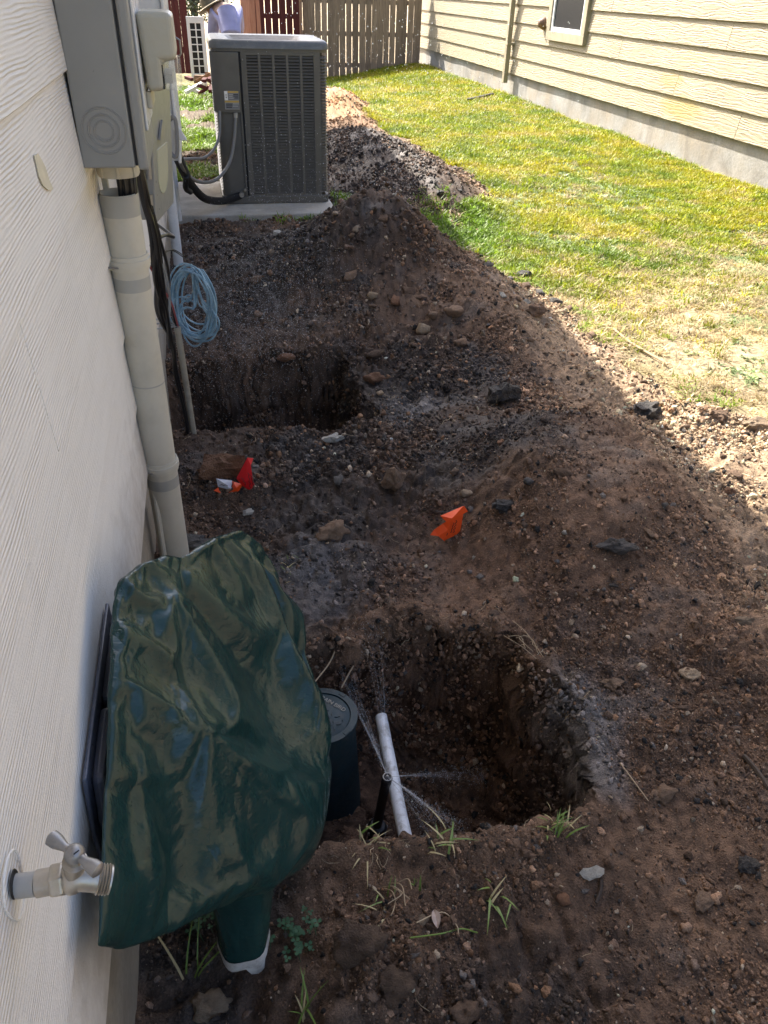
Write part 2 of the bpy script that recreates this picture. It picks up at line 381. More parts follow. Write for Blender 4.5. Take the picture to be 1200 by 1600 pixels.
def soil_col(x, y):
    """Colour of the dug earth where it lies (brown loam, black wet clay, tan dry sand with sunlight painted in), and how wet it is."""
    n = fbm(x, y, 2.1, 4, 21) + .5; n2 = fbm(x, y, 7, 4, 27) + .5
    c = tri(n * .55 + n2 * .45, (0, (.062, .040, .028)), (.45, (.125, .076, .048)), (.75, (.195, .120, .075)), (1, (.25, .165, .105)))
    blk = np.clip(hump(x, y, .85, 3.05, .42, .42, 1.1) + hump(x, y, .35, 2.35, .55, .42, .9) + hump(x, y, .35, 4.3, .6, .9, 1.0) + hump(x, y, .15, 5.4, .5, .6, .8)
                  + hump(x, y, .26, 1.85, .22, .3, .9) + hump(x, y, 1.55, 7.6, .75, 1.9, 1.2) + hump(x, y, 1.2, 2.35, .35, .25, .5) + hump(x, y, .9, 2.2, .22, .18, .6)
                  + hump(x, y, .35, .55, .25, .14, .7) + hump(x, y, -.15, .9, .2, .6, .8) - .45 + .9 * n2, 0, 1) * sm(0, .3, hump(x, y, .35, 3.4, 1.2, 2.6, 1) + hump(x, y, 1.5, 7.6, .9, 2.2, 1) + hump(x, y, .2, .8, .5, .6, 1) + hump(x, y, .9, 2.2, .5, .4, 1))
    c = lerp(c, (.033, .027, .024), blk * .88)
    grey = np.clip(hump(x, y, .80, 1.16, .10, .16, 1.3) + hump(x, y, .76, .97, .06, .1, 1) + hump(x, y, .26, 1.82, .15, .18, 1.2) + hump(x, y, .72, 2.85, .2, .16, .9) - .5 + .7 * n2, 0, 1)
    c = lerp(c, (.16, .15, .145), grey * .8)
    red = np.clip(sm(1.02, .93, pit1_r(x, y)) + .6 * hump(x, y, .7, 1.7, .4, .3, 1), 0, 1)
    c = lerp(c, (.125, .066, .040), red * .6)
    dry = np.clip(sm(1.38, 1.82, x + .25 * (n - .5) + .1 * (y > 5)) * sm(5.4, 4.6, y) + hump(x, y, 1.68, 3.75, .25, .5, .8) + hump(x, y, 2.3, 6.9, .2, .7, .8) + hump(x, y, 2.2, 9.3, .12, 1.6, .6), 0, 1)  # drier earth, also lightened up to the shadow edge as painted sunlight
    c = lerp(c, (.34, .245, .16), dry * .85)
    c = lerp(c, (.36, .215, .115), np.clip(hump(x, y, 1.9, 12.2, .5, 1.1, 1.6), 0, 1))
    wet = np.clip(blk * .7 + grey * .9, 0, 1)
    return c, wet
def ground_col(x, y):
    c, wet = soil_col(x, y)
    n2 = fbm(x, y, 9, 4, 33) + .5; n1 = fbm(x, y, 1.3, 3, 35) + .5
    g = tri(n2 * .6 + n1 * .4, (0, (.07, .06, .02)), (.5, (.14, .13, .035)), (1, (.26, .21, .10)))
    dead = np.clip(hump(x, y, 2.55, 3.2, .6, 1.0, 1.2) + hump(x, y, 3.4, 4.2, .5, 1.0, .6), 0, 1)
    g = lerp(g, (.42, .33, .215), dead * .85)
    k = sm(-.04, .06, lawn_d(x, y))
    k = np.maximum(k, sm(13.5, 15, y)); k = np.maximum(k, sm(0, -.6, x) * 0 + sm(-1.0, -2.5, y))
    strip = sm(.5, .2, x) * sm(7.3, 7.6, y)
    c = c * (1 - k[..., None]) + g * k[..., None]
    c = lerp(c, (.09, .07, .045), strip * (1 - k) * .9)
    c = lerp(c, (.34, .27, .17), sm(20.2, 21, y))
    return c, wet * (1 - k)

def axis(parts):
    out = [parts[0][0]]
    for a, b, st in parts:
        n = max(1, int(round((b - a) / st))); out += list(np.linspace(a, b, n + 1)[1:])
    return np.array(out)
gx = axis([(-60, -6, 6), (-6, -.4, .35), (-.4, -.1, .008), (-.1, .8, .0044), (.8, 1.6, .0085), (1.6, 2.4, .013), (2.4, 5.4, .05), (5.4, 12, .6), (12, 70, 6)])
gy = axis([(-60, -4, 5), (-4, .2, .15), (.2, .84, .0075), (.84, 1.64, .0044), (1.64, 2.1, .0075), (2.1, 2.7, .011), (2.7, 3.65, .007), (3.7, 6.2, .02), (6.2, 10, .035), (10, 20, .12), (20, 32, .6), (32, 120, 6)])
X, Y = np.meshgrid(gx, gy, indexing='ij'); Z = zt(X, Y)
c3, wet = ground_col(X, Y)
fine = (fbm(X, Y, 55, 2, 81) + .5); c3 = c3 * (.60 + .80 * fine)[..., None]
px_ = sm(1.12, 1.02, pit1_r(X, Y)) + sm(1.10, 1.02, pit2_r(X, Y))
dx1 = (.045 * fbm(Z + .3 * X, Y, 11, 3, 101) + .040 * np.abs(fbm(Z + .2 * X, Y + .2 * X, 26, 3, 102))) * px_; dy1 = (.045 * fbm(X, Z + .3 * Y, 11, 3, 103) + .040 * np.abs(fbm(X + .2 * Y, Z + .2 * Y, 26, 3, 104))) * px_
X = X + dx1; Y = Y + dy1; c3 = c3 * (1 + px_ * (.9 * fbm(X + Y, Z, 30, 3, 105)))[..., None]
nx, ny = X.shape; I = np.arange(nx * ny).reshape(nx, ny)
Q = np.stack([I[:-1, :-1], I[1:, :-1], I[1:, 1:], I[:-1, 1:]], -1).reshape(-1, 4)
t = NT('dug_earth'); a = t.n('ShaderNodeAttribute', attribute_name='col'); aw = t.n('ShaderNodeAttribute', attribute_name='wet'); v = t.coord()
n1 = t.noise(v, 240, 4, .65); n2 = t.noise(v, 60, 5, .65)
b = t.mix(1.0, a.outputs['Color'], t.ramp(n1, [(.28, .5), (.5, 1.0), (.75, 1.7)]), 'MULTIPLY')
t.inp('Base Color', b); t.inp('Roughness', t.math('SUBTRACT', .92, t.math('MULTIPLY', aw.outputs['Fac'], .42))); t.inp('Specular IOR Level', .35)
t.bump(t.math('ADD', n2, t.math('MULTIPLY', n1, .7)), 1.0, .006)
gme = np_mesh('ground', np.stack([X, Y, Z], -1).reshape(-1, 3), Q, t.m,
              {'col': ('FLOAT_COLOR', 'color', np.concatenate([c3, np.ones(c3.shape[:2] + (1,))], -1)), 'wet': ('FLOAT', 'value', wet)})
ground = bpy.data.objects.new('ground', gme); col.objects.link(ground); tag(ground, kind='structure')
def gz(x, y): return float(zt(np.array([x]), np.array([y]))[0])
def spot(px, py):
    """The place on the ground seen at a pixel of the 1200 x 1600 photograph."""
    d = R3 @ Vector(((px - 600) / 1200, -(py - 800) / 1200, -1)); tt = np.linspace(.8, 26, 5000) / d.length
    xs = d.x * tt; ys = d.y * tt; zs = CAMZ + d.z * tt; k = int(np.argmax(zs < zt(xs, ys)))
    return Vector((xs[k], ys[k], float(zt(xs[k:k + 1], ys[k:k + 1])[0])))

# ---------------------------------------------------------------- scattering (stuff only)
def scatter(name, P, S, R, Cc, idx, sources, kind='stuff'):
    cc = bpy.data.collections.new(name + '_shapes')
    for o in sources: cc.objects.link(o)
    n = len(P); me = bpy.data.meshes.new(name); me.vertices.add(n)
    me.vertices.foreach_set('co', np.ascontiguousarray(P, dtype=np.float32).ravel())
    for an, ty, fld, arr in (('scl', 'FLOAT_VECTOR', 'vector', S), ('rot', 'FLOAT_VECTOR', 'vector', R), ('col', 'FLOAT_COLOR', 'color', np.concatenate([Cc, np.ones((n, 1))], 1))):
        at = me.attributes.new(an, ty, 'POINT'); at.data.foreach_set(fld, np.ascontiguousarray(arr, dtype=np.float32).ravel())
    at = me.attributes.new('idx', 'INT', 'POINT'); at.data.foreach_set('value', np.ascontiguousarray(idx, dtype=np.int32))
    o = bpy.data.objects.new(name, me); col.objects.link(o); tag(o, kind=kind)
    g = bpy.data.node_groups.new(name, 'GeometryNodeTree')
    g.interface.new_socket('Geometry', in_out='INPUT', socket_type='NodeSocketGeometry'); g.interface.new_socket('Geometry', in_out='OUTPUT', socket_type='NodeSocketGeometry')
    N = g.nodes; L = g.links; gi = N.new('NodeGroupInput'); go = N.new('NodeGroupOutput')
    ci = N.new('GeometryNodeCollectionInfo'); ci.inputs['Collection'].default_value = cc; ci.inputs['Separate Children'].default_value = True; ci.inputs['Reset Children'].default_value = True
    ip = N.new('GeometryNodeInstanceOnPoints'); ip.inputs['Pick Instance'].default_value = True
    def att(nm, ty):
        q = N.new('GeometryNodeInputNamedAttribute'); q.data_type = ty; q.inputs['Name'].default_value = nm; return [s for s in q.outputs if s.enabled][0]
    er = N.new('FunctionNodeEulerToRotation')
    L.new(gi.outputs[0], ip.inputs['Points']); L.new(ci.outputs[0], ip.inputs['Instance']); L.new(att('idx', 'INT'), ip.inputs['Instance Index'])
    L.new(att('rot', 'FLOAT_VECTOR'), er.inputs[0]); L.new(er.outputs[0], ip.inputs['Rotation']); L.new(att('scl', 'FLOAT_VECTOR'), ip.inputs['Scale'])
    L.new(ip.outputs[0], go.inputs[0])
    md = o.modifiers.new('scatter', 'NODES'); md.node_group = g
    return o

def rock_mesh(name, mat, seed, sub=2, rough=.3, cuts=5, flat_shade=False, squash=.75):
    r = random.Random(seed); bm = bmesh.new(); bmesh.ops.create_icosphere(bm, subdivisions=sub, radius=1)
    pl = [(Vector((r.gauss(0, 1), r.gauss(0, 1), r.gauss(0, 1))).normalized(), r.uniform(.55, .85)) for _ in range(cuts)]
    off = [Vector((r.uniform(0, 50), r.uniform(0, 50), r.uniform(0, 50))) for _ in range(2)]
    from mathutils import noise as mn
    for v in bm.verts:
        p = v.co.copy()
        for nrm, d in pl:
            k = p.dot(nrm)
            if k > d: p -= nrm * (k - d) * .9
        p *= 1 + rough * mn.noise(v.co * 1.6 + off[0]) + rough * .6 * mn.noise(v.co * 4 + off[1]) + (rough * .4 * mn.noise(v.co * 9 + off[0]) if sub > 2 else 0)
        v.co = Vector((p.x * 1.05, p.y * .9, p.z * squash))
    me = bpy.data.meshes.new(name); bm.to_mesh(me); bm.free(); me.materials.append(mat)
    me.polygons.foreach_set('use_smooth', [not flat_shade] * len(me.polygons))
    return me

# --- gravel and crumbs
gm = inst_mat('crumb', .9, .6, 2.5); gmw = inst_mat('wet_crumb', .6, .5, 2.5)
shapes = [bpy.data.objects.new('crumb_shape_%02d' % i, rock_mesh('crumb_shape', gm if i < 6 else gmw, 100 + i, 1 if i % 2 else 2, .62, 7, i % 2 == 1)) for i in range(8)]
def soil_points(n, x0, x1, y0, y1, hug=0):
    x = nr.uniform(x0, x1, n); y = nr.uniform(y0, y1, n)
    keep = (lawn_d(x, y) < -.02 + nr.exponential(.05, n)) & (np.maximum(np.abs(x - .35) - .61, np.abs(y - 6.72) - .59) > 0) & (x > -.262)
    cl = fbm(x, y, 4.5, 3, 91) + .5; keep &= nr.uniform(0, 1, n) < .16 + .95 * sm(.36, .76, cl) * (1 - .75 * np.clip(hump(x, y, 1.55, 3.55, .22, .45, 1.0) + hump(x, y, .95, 1.62, .35, .2, .8) + hump(x, y, 1.0, .75, .3, .25, .5), 0, 1))
    return x[keep], y[keep]
def crumb_set(n, x0, x1, y0, y1, r0, r1, pw):
    x, y = soil_points(n, x0, x1, y0, y1); n = len(x); u = nr.uniform(0, 1, n)
    r = r0 * (1 - u * (1 - (r1 / r0) ** (1 - pw))) ** (1 / (1 - pw))
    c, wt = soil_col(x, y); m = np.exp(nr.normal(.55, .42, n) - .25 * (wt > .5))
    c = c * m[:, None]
    q = nr.uniform(0, 1, n); dark = sm(.2, .9, wt)
    pale = q < .04; c[pale] = np.array([.42, .33, .24]) * np.exp(nr.normal(0, .35, pale.sum()))[:, None]
    rust = (q > .055) & (q < .12); c[rust] = np.array([.26, .145, .08]) * np.exp(nr.normal(0, .3, rust.sum()))[:, None]
    blk = (q > .12) & (q < .20); c[blk] = np.array([.03, .027, .025]) * np.exp(nr.normal(0, .3, blk.sum()))[:, None]
    gry = (q > .20) & (q < .235); c[gry] = np.array([.12, .105, .095]) * np.exp(nr.normal(0, .35, gry.sum()))[:, None]
    P = np.stack([x, y, zt(x, y) + r * nr.uniform(-.05, .6, n)], 1)
    S = r[:, None] * nr.uniform(.55, 1.45, (n, 3)); R = nr.uniform(0, 6.28, (n, 3))
    idx = np.where(nr.uniform(0, 1, n) < wt * .9, nr.integers(6, 8, n), nr.integers(0, 6, n))
    return P, S, R, np.clip(c, .004, .75), idx
def wall_set(n, x0, x1, y0, y1, fr):
    s_ = crumb_set(n, x0, x1, y0, y1, .002, .011, 2.2); r = fr(s_[0][:, 0], s_[0][:, 1]); k = (r > .80) & (r < 1.06); return tuple(a_[k] for a_ in s_)
sets = [wall_set(260000, -.12, .80, .85, 1.6, pit1_r), wall_set(120000, -.27, .66, 2.7, 3.6, pit2_r), crumb_set(150000, -.26, 2.1, .3, 2.4, .0014, .0075, 2.7), crumb_set(60000, -.26, 2.1, .3, 1.6, .0011, .004, 2.2), crumb_set(8000, -.26, 2.1, .3, 2.4, .005, .012, 2.4), crumb_set(90000, -.26, 2.5, 2.3, 4.2, .0026, .013, 2.4), crumb_set(70000, -.26, 2.6, 4.1, 9.5, .0045, .019, 2.3),
        crumb_set(9000, 1.3, 2.6, 10, 13.8, .006, .018, 2.4), crumb_set(9000, 1.6, 3.0, 1.2, 3.2, .003, .013, 2.2)]
scatter('gravel', *[np.concatenate([s[i] for s in sets]) for i in range(5)], shapes)

# --- grass
def tuft_mesh(name, mat, seed, n, h, rad, wid, lean=.7, broad=False):
    r = random.Random(seed); V = []; Fc = []
    for i in range(n):
        a = r.uniform(0, 6.283); d = rad * math.sqrt(r.random()); bx, by = d * math.cos(a), d * math.sin(a)
        a2 = r.uniform(0, 6.283); ln = h * r.uniform(.55, 1.15); L_ = lean * r.uniform(.3, 1.5); w_ = wid * r.uniform(.7, 1.2)
        dx, dy = math.cos(a2), math.sin(a2); sx, sy = -dy, dx; pts = []
        for k, tt in enumerate((0, .5, 1)):
            out = L_ * ln * tt ** 1.6; z = ln * tt * (1 - .35 * L_ * tt) ; ww = w_ * (1, .85, .12)[k]
            pts.append(((bx + dx * out, by + dy * out, z - .004), ww))
        b = len(V)
        for (p, ww) in pts:
            V.append((p[0] - sx * ww, p[1] - sy * ww, p[2])); V.append((p[0] + sx * ww, p[1] + sy * ww, p[2]))
        Fc += [(b, b + 1, b + 3, b + 2), (b + 2, b + 3, b + 5, b + 4)]
    me = bpy.data.meshes.new(name); me.from_pydata(V, [], Fc); me.materials.append(mat); return me
bl = inst_mat('grass_blade', .5, 0, trans=.35)
gsh = [bpy.data.objects.new('blade_shape_%02d' % i, tuft_mesh('blade_shape', bl, 200 + i, 15, .040, .040, .0034, 1.0)) for i in range(5)]
gsh += [bpy.data.objects.new('blade_shape_%02d' % (5 + i), tuft_mesh('leaf_shape', bl, 230 + i, 14, .018, .036, .0075, 1.6)) for i in range(2)]
gsh += [bpy.data.objects.new('blade_shape_07', tuft_mesh('straw_shape', bl, 240, 14, .05, .05, .0016, 2.6))]
def grass_set(n, x0, x1, y0, y1, s, fn, lo=None):
    x = nr.uniform(x0, x1, n); y = nr.uniform(y0, y1, n); k = fn(x, y); keep = nr.uniform(0, 1, n) < k; x = x[keep]; y = y[keep]; n = len(x)
    n1 = fbm(x, y, 1.4, 3, 35) + .5; n2 = fbm(x, y, 6, 3, 37) + .5
    c = tri(n1 * .5 + n2 * .5 + nr.normal(0, .10, n), (0, (.095, .175, .004)), (.4, (.225, .275, .004)), (.6, (.315, .315, .006)), (.85, (.38, .335, .02)), (1, (.42, .35, .10)))
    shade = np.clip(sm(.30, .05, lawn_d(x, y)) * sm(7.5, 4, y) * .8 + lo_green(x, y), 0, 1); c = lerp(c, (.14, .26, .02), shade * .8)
    dead = np.clip(hump(x, y, 2.5, 3.1, .55, .9, 1.3) + hump(x, y, 3.3, 4.3, .5, .9, .75) + .60 * sm(5.6, 3.6, y) + .9 * (n2 - .62), 0, 1)
    q = nr.uniform(0, 1, n); straw = q < dead * .8; c[straw] = np.array([.45, .36, .20]) * np.exp(nr.normal(0, .25, straw.sum()))[:, None]
    clov = (fbm(x, y, 1.9, 3, 55) > .10) & (y < 9) & (q > .35) & (x > 2.3); c[clov] = np.array([.21, .28, .12]) * np.exp(nr.normal(0, .2, clov.sum()))[:, None]
    idx = nr.integers(0, 5, n); idx[clov] = nr.integers(5, 7, clov.sum()); idx[straw & (nr.uniform(0, 1, n) < .6)] = 7
    c = c * np.exp(nr.normal(-.03, .28, n))[:, None]
    sc_ = s * nr.uniform(.75, 1.25, n); S = np.stack([sc_, sc_, sc_ * nr.uniform(.7, 1.3, n)], 1)
    R = np.stack([nr.normal(0, .12, n), nr.normal(0, .12, n), nr.uniform(0, 6.28, n)], 1)
    return np.stack([x, y, zt(x, y)], 1), S, R, np.clip(c, .01, .7), idx
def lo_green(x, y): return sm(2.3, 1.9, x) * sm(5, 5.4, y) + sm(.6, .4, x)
def on_lawn(x, y):
    dead = np.clip(hump(x, y, 2.45, 3.0, .55, .9, 1.2) + .8 * (fbm(x, y, 3.5, 3, 58) + .1) * sm(6, 4, y), 0, 1)
    return sm(-.05, .12, lawn_d(x, y)) * (1 - .78 * dead) * (x < 5.16)
def patch(x, y):
    k = np.maximum.reduce([sm(.35, .15, x) * sm(7.45, 7.7, y) * sm(-.1, .12, fbm(x, y, 2.2, 3, 77)) * (x > -.25),
                           hump(x, y, 1.62, 5.5, .20, .38, 1.1), hump(x, y, 1.08, 6.15, .10, .3, 1.0) * .8, hump(x, y, .8, 6.02, .4, .05, .5)])
    return np.clip(k, 0, 1)
sets = [grass_set(30000, 1.6, 5.2, 2.4, 8, 1.0, on_lawn), grass_set(24000, 1.7, 5.2, 8, 13, 1.25, on_lawn), grass_set(16000, 1.7, 5.2, 13, 19.65, 1.7, on_lawn),
        grass_set(5000, -.26, 2.0, 5.0, 7.6, 1.25, patch), grass_set(7000, -.26, .6, 7.4, 17, 1.6, patch)]
scatter('lawn_grass', *[np.concatenate([s[i] for s in sets]) for i in range(5)], gsh)
# --- dry straw and rootlets on the soil
ssh = [bpy.data.objects.new('straw_piece_%02d' % i, None) for i in range(0)]
for i in range(4):
    m_ = MB(); r = random.Random(300 + i); p = Vector((0, 0, 0)); pts = [p.copy()]; d = Vector((1, 0, 0))
    for k in range(4):
        d = (d + Vector((0, r.uniform(-.95, .95), r.uniform(-.35, .45)))).normalized(); p = p + d * .25; pts.append(p.copy())
    m_.tube(pts, [.012, .014, .013, .011, .006], 4)
    o = m_.build('straw_piece', inst_mat('straw_fibre', .8, 0)) if i == 0 else m_.build('straw_piece', ssh[0].data.materials[0]); col.objects.unlink(o); ssh.append(o)
n = 700; x = nr.uniform(-.2, 1.9, n); y = nr.uniform(.35, 3.6, n); k = (lawn_d(x, y) < .2)
rim = np.abs(pit1_r(x, y) - 1.08) < .14; k &= (nr.uniform(0, 1, n) < .28) | rim; x = x[k]; y = y[k]
ex = nr.uniform(0, 1, (2, 260)); ex_a = ex[0] * 6.28; ex_x = .40 + .40 * np.cos(ex_a); ex_y = 1.2 + .36 * np.sin(ex_a); x = np.concatenate([x, ex_x + nr.normal(0, .04, 260)]); y = np.concatenate([y, ex_y + nr.normal(0, .03, 260)])
x2 = nr.uniform(1.9, 3.6, 700); y2 = nr.uniform(2.2, 5, 700); x = np.concatenate([x, x2]); y = np.concatenate([y, y2]); n = len(x)
ln = nr.uniform(.012, .045, n) * (1 + .8 * (y > 2.2)); c = np.array([.40, .31, .20]) * np.exp(nr.normal(-.2, .4, n))[:, None]
scatter('dry_straw', np.stack([x, y, zt(x, y) + .006], 1), np.stack([ln, ln, ln], 1), np.stack([nr.normal(0, .4, n), nr.normal(0, .35, n), nr.uniform(0, 6.28, n)], 1), np.clip(c, .02, .7), nr.integers(0, 4, n), ssh)

def aty(px, py, y):
    d = R3 @ Vector(((px - 600) / 1200, -(py - 800) / 1200, -1)); return Vector((0, 0, CAMZ)) + d * (y / d.y)
def bez(pts, n=10):
    """Smooth curve through points (Catmull-Rom)."""
    P = [Vector(p) for p in pts]; P = [P[0] * 2 - P[1]] + P + [P[-1] * 2 - P[-2]]; out = []
    for i in range(1, len(P) - 2):
        for k in range(n):
            t_ = k / n; a, b_, c_, d_ = P[i - 1], P[i], P[i + 1], P[i + 2]
            out.append(.5 * ((2 * b_) + (c_ - a) * t_ + (2 * a - 5 * b_ + 4 * c_ - d_) * t_ ** 2 + (3 * b_ - a - 3 * c_ + d_) * t_ ** 3))
    return out + [P[-2]]

# ================================================================ left house (white lap siding, in shade)
lh = thing('house', (-.26, 2.2, 0), 'near white house wall of lap siding along the left side, carrying the meter box', 'house')
def board(parent, mat, xs, z0, h, y0, y1, sgn):
    """One lap board; sgn +1 faces +x (left house), -1 faces -x."""
    a, b_, c_, d_ = xs
    m = MB(); m.prism([(a, y0, z0), (b_, y0, z0 + h), (c_, y0, z0 + h), (d_, y0, z0)], (0, y1 - y0, 0))
    return m.build('siding_board', mat, parent, bevel=.0015, seg=1)
for k in range(15):
    z = .35 + .2 * k; cuts = [-3.2, 7.5]
    cuts += {0: [3.4], 1: [2.9], 2: [-.4, 3.2], 3: [1.0, 4.7], 4: [3.9], 5: [-.6, 3.1], 6: [2.3]}.get(k, [rnd.uniform(0, 3)])
    cuts.sort()
    for a, b_ in zip(cuts, cuts[1:]): board(lh, M['siding'], (-.235, -.2458, -.2555, -.2468), z, .226, a + .0011, b_ - .0011, 1)
MB().box(-3.6, -.257, -3.2, 7.48, .33, 3.3).build('wall', M['trim'], lh)
m = MB(); ys = np.linspace(-3.2, 7.5, 60)
m.box(-3.6, -.264, -3.2, 7.5, -.9, .34); m.build('foundation', M['found_l'], lh)
MB().box(-.262, -.222, 7.44, 7.53, .30, 3.3).build('corner_trim', M['trim'], lh, bevel=.003)
ro = MB(); ro.prism([(.33, -4, 3.24), (.33, -4, 3.08), (-6.2, -4, 5.69), (-6.2, -4, 5.85)], (0, 16.4, 0)); ro = ro.build('roof', M['roof'], lh)
MB().box(.332, .352, -4, 12.4, 3.06, 3.235).build('fascia', M['trim'], ro)
MB().box(-.60, .33, -4, 12.4, 3.085, 3.10).build('soffit', M['trim'], ro)
MB().box(-3.62, -3.42, 7.5, 12.3, -.3, 3.2).build('porch_wall', M['trim'], lh)
m = MB(); pts = [(52, 243), (58, 240), (64, 250), (70, 262), (76, 282), (82, 296), (74, 297), (66, 290), (60, 276), (56, 258)]
d = lambda px, py: R3 @ Vector(((px - 600) / 1200, -(py - 800) / 1200, -1))
pp = []
for q in pts:
    dd = d(*q); z_ = CAMZ + dd.z * (-.2405 / dd.x); k = (z_ - 1.15) / .226; xx = -.235 - .0108 * k + .0012; pp.append(Vector((0, 0, CAMZ)) + dd * (xx / dd.x))
m.prism(pp, (.0015, 0, 0)); m.build('paint_patch', worn('bare_patch', (.68, .62, .46), .7, var=.1, scale=40, bump=.4), lh)

# ================================================================ right house (tan lap siding, sunlit)
rh = thing('house', (5.2, 10, 0), 'tan sunlit house of lap siding on a concrete footing beyond the lawn', 'house')
for k in range(13):
    z = .339 + .2425 * k; y = -3.0 - rnd.uniform(0, 2.5)
    if k < 5: y = (-3.5, -2.2, -4.4, -3.0, -4.0)[k]
    while y < 20.8:
        y1 = min(y + 3.66, 20.8)
        segs = [(y, y1)]
        for a, b_ in segs: board(rh, M['tan_siding'], (5.176, 5.204, 5.218, 5.197), z, .272, a + .002, b_ - .002, -1)
        y = y1
MB().box(5.2195, 11, -6, 20.8, .33, 3.4).build('wall', M['tan_trim'], rh)
m = MB(); n = 140
for i in range(n):
    ya, yb = -6 + 26.8 * i / n, -6 + 26.8 * (i + 1) / n
fx = lambda y, z: 5.228 + .012 * float(fbm(np.array([y]), np.array([z * 3]), 1.3, 3, 7)[0])
gridy = np.linspace(-6, 20.8, 220); gridz = np.linspace(-.5, .37, 10)
vs_ = [(fx(y, z), y, z) for y in gridy for z in gridz]; fs_ = [(i * 10 + j, i * 10 + j + 1, (i + 1) * 10 + j + 1, (i + 1) * 10 + j) for i in range(219) for j in range(9)]
m.add(vs_, fs_); b0 = len(m.v)
m.add([(5.5, -6, -.5), (5.5, -6, .37), (5.5, 20.8, .37), (5.5, 20.8, -.5)], [(0, 1, 2, 3)]); m.build('foundation', M['found'], rh, smooth=True)
ro = MB().prism([(4.75, -6.5, 3.2), (4.75, -6.5, 3.36), (8.2, -6.5, 4.9), (11.6, -6.5, 3.36), (11.6, -6.5, 3.2), (8.2, -6.5, 4.74)], (0, 27.9, 0)).build('roof', M['roof'], rh)
MB().box(4.73, 4.749, -6.5, 21.4, 3.18, 3.35).build('fascia', M['tan_trim'], ro)
# window: tan casing, white sash, dark pane
m = MB(); X0, X1 = 5.135, 5.205; ya, yb, za, zb = 11.26, 12.58, .905, 2.05; c_ = .115
m.box(X0, X1, ya, yb, za, za + c_).box(X0, X1, ya, yb, zb - c_, zb).box(X0, X1, ya, ya + c_, za + c_ + .001, zb - c_ - .001).box(X0, X1, yb - c_, yb, za + c_ + .001, zb - c_ - .001)
win = m.build('window', M['tan_trim'], rh, bevel=.004)
m = MB(); s_ = .05; X0, X1 = 5.150, 5.200; ya, yb, za, zb = ya + c_ + .002, yb - c_ - .002, za + c_ + .002, zb - c_ - .002
m.box(X0, X1, ya, yb, za, za + s_).box(X0, X1, ya, yb, zb - s_, zb).box(X0, X1, ya, ya + s_, za + s_ + .001, zb - s_ - .001).box(X0, X1, yb - s_, yb, za + s_ + .001, zb - s_ - .001)
m.box(X0 + .005, X1, ya + s_, yb - s_, (za + zb) / 2 - .02, (za + zb) / 2 + .02)
m.build('sash', M['white'], win, bevel=.003)
MB().box(5.172, 5.178, ya + s_, yb - s_, za + s_, zb - s_).build('pane', M['glass'], win)
# downspout with its straps
m = MB(); m.box(5.07, 5.145, 14.02, 14.12, .20, 3.1); ds = m.build('downspout', M['tan_trim'], rh, bevel=.008)
for z in (.75, 1.9): MB().box(5.066, 5.195, 14.0, 14.14, z, z + .03).build('strap', M['tan_trim'], ds)
MB().lathe((5.19, 12.82, 1.10), (-1, 0, 0), [(.085, 0), (.085, .02), (.07, .05), (.05, .085), (.02, .10)], 16).build('vent_cover', worn('brown_vent', (.17, .10, .06), .6, var=.3, scale=20), rh, smooth=True)

# ================================================================ fences at the back
def picket(parent, mat, x, y, wd, z0, z1, lean, th=.018, name='picket'):
    m = MB(); c_ = min(.03, wd * .25)
    m.prism([(x, y, z0), (x + wd, y, z0), (x + wd + lean, y, z1 - c_), (x + wd - c_ + lean, y, z1), (x + c_ + lean, y, z1), (x + lean, y, z1 - c_)], (0, th, 0))
    return m.build(name, mat, parent)
gf = thing('fence', (3.6, 19.7, -.2), 'weathered grey brown picket fence closing the back of the lawn', 'fence')
x = 2.27
while x < 4.93:
    wd = rnd.uniform(.118, .142); zg = gz(x, 19.7)
    picket(gf, M['picket'], x, 19.70 + rnd.uniform(0, .004), wd, zg + rnd.uniform(-.02, .04), zg + 1.72 + rnd.uniform(-.02, .02), rnd.uniform(-.01, .01))
    x += wd + (rnd.uniform(.009, .018) if rnd.random() < .45 else rnd.uniform(.001, .005))
for z in (.15, .75, 1.35): MB().box(2.25, 5.0, 19.722, 19.76, z - .2, z - .11).build('rail', M['picket'], gf)
for x in (2.3, 4.96): MB().box(x, x + .09, 19.70 if x > 3 else 19.765, 19.79 if x > 3 else 19.855, gz(x, 19.7) - .2, 1.6).build('post', M['picket'], gf)
rf = thing('fence', (1.7, 19.55, 0), 'dark red stained picket fence behind the person', 'fence')
x = 1.28
while x < 2.2:
    wd = rnd.uniform(.12, .14); picket(rf, M['redwood'], x, 19.55 + rnd.uniform(0, .004), wd, -.05, 1.85 + rnd.uniform(-.02, .02), rnd.uniform(-.01, .01)); x += wd + rnd.uniform(.008, .026)
for z in (.25, .85, 1.5): MB().box(1.27, 2.22, 19.572, 19.61, z, z + .09).build('rail', M['redwood'], rf)
rp = thing('fence', (-.35, 17.9, 0), 'dark red board fence panel at the corner of the white house', 'fence')
for i in range(4): picket(rp, M['redwood'], -.60 + i * .142, 17.9, .139, -.05, 1.95, 0, .02)
MB().box(-.62, -.03, 17.922, 17.96, 1.2, 1.3).build('rail', M['redwood'], rp); MB().box(-.62, -.03, 17.922, 17.96, .3, .4).build('rail', M['redwood'], rp)
MB().box(-.16, -.08, 17.885, 17.899, 1.20, 1.25).build('plaque', M['white'], rp)

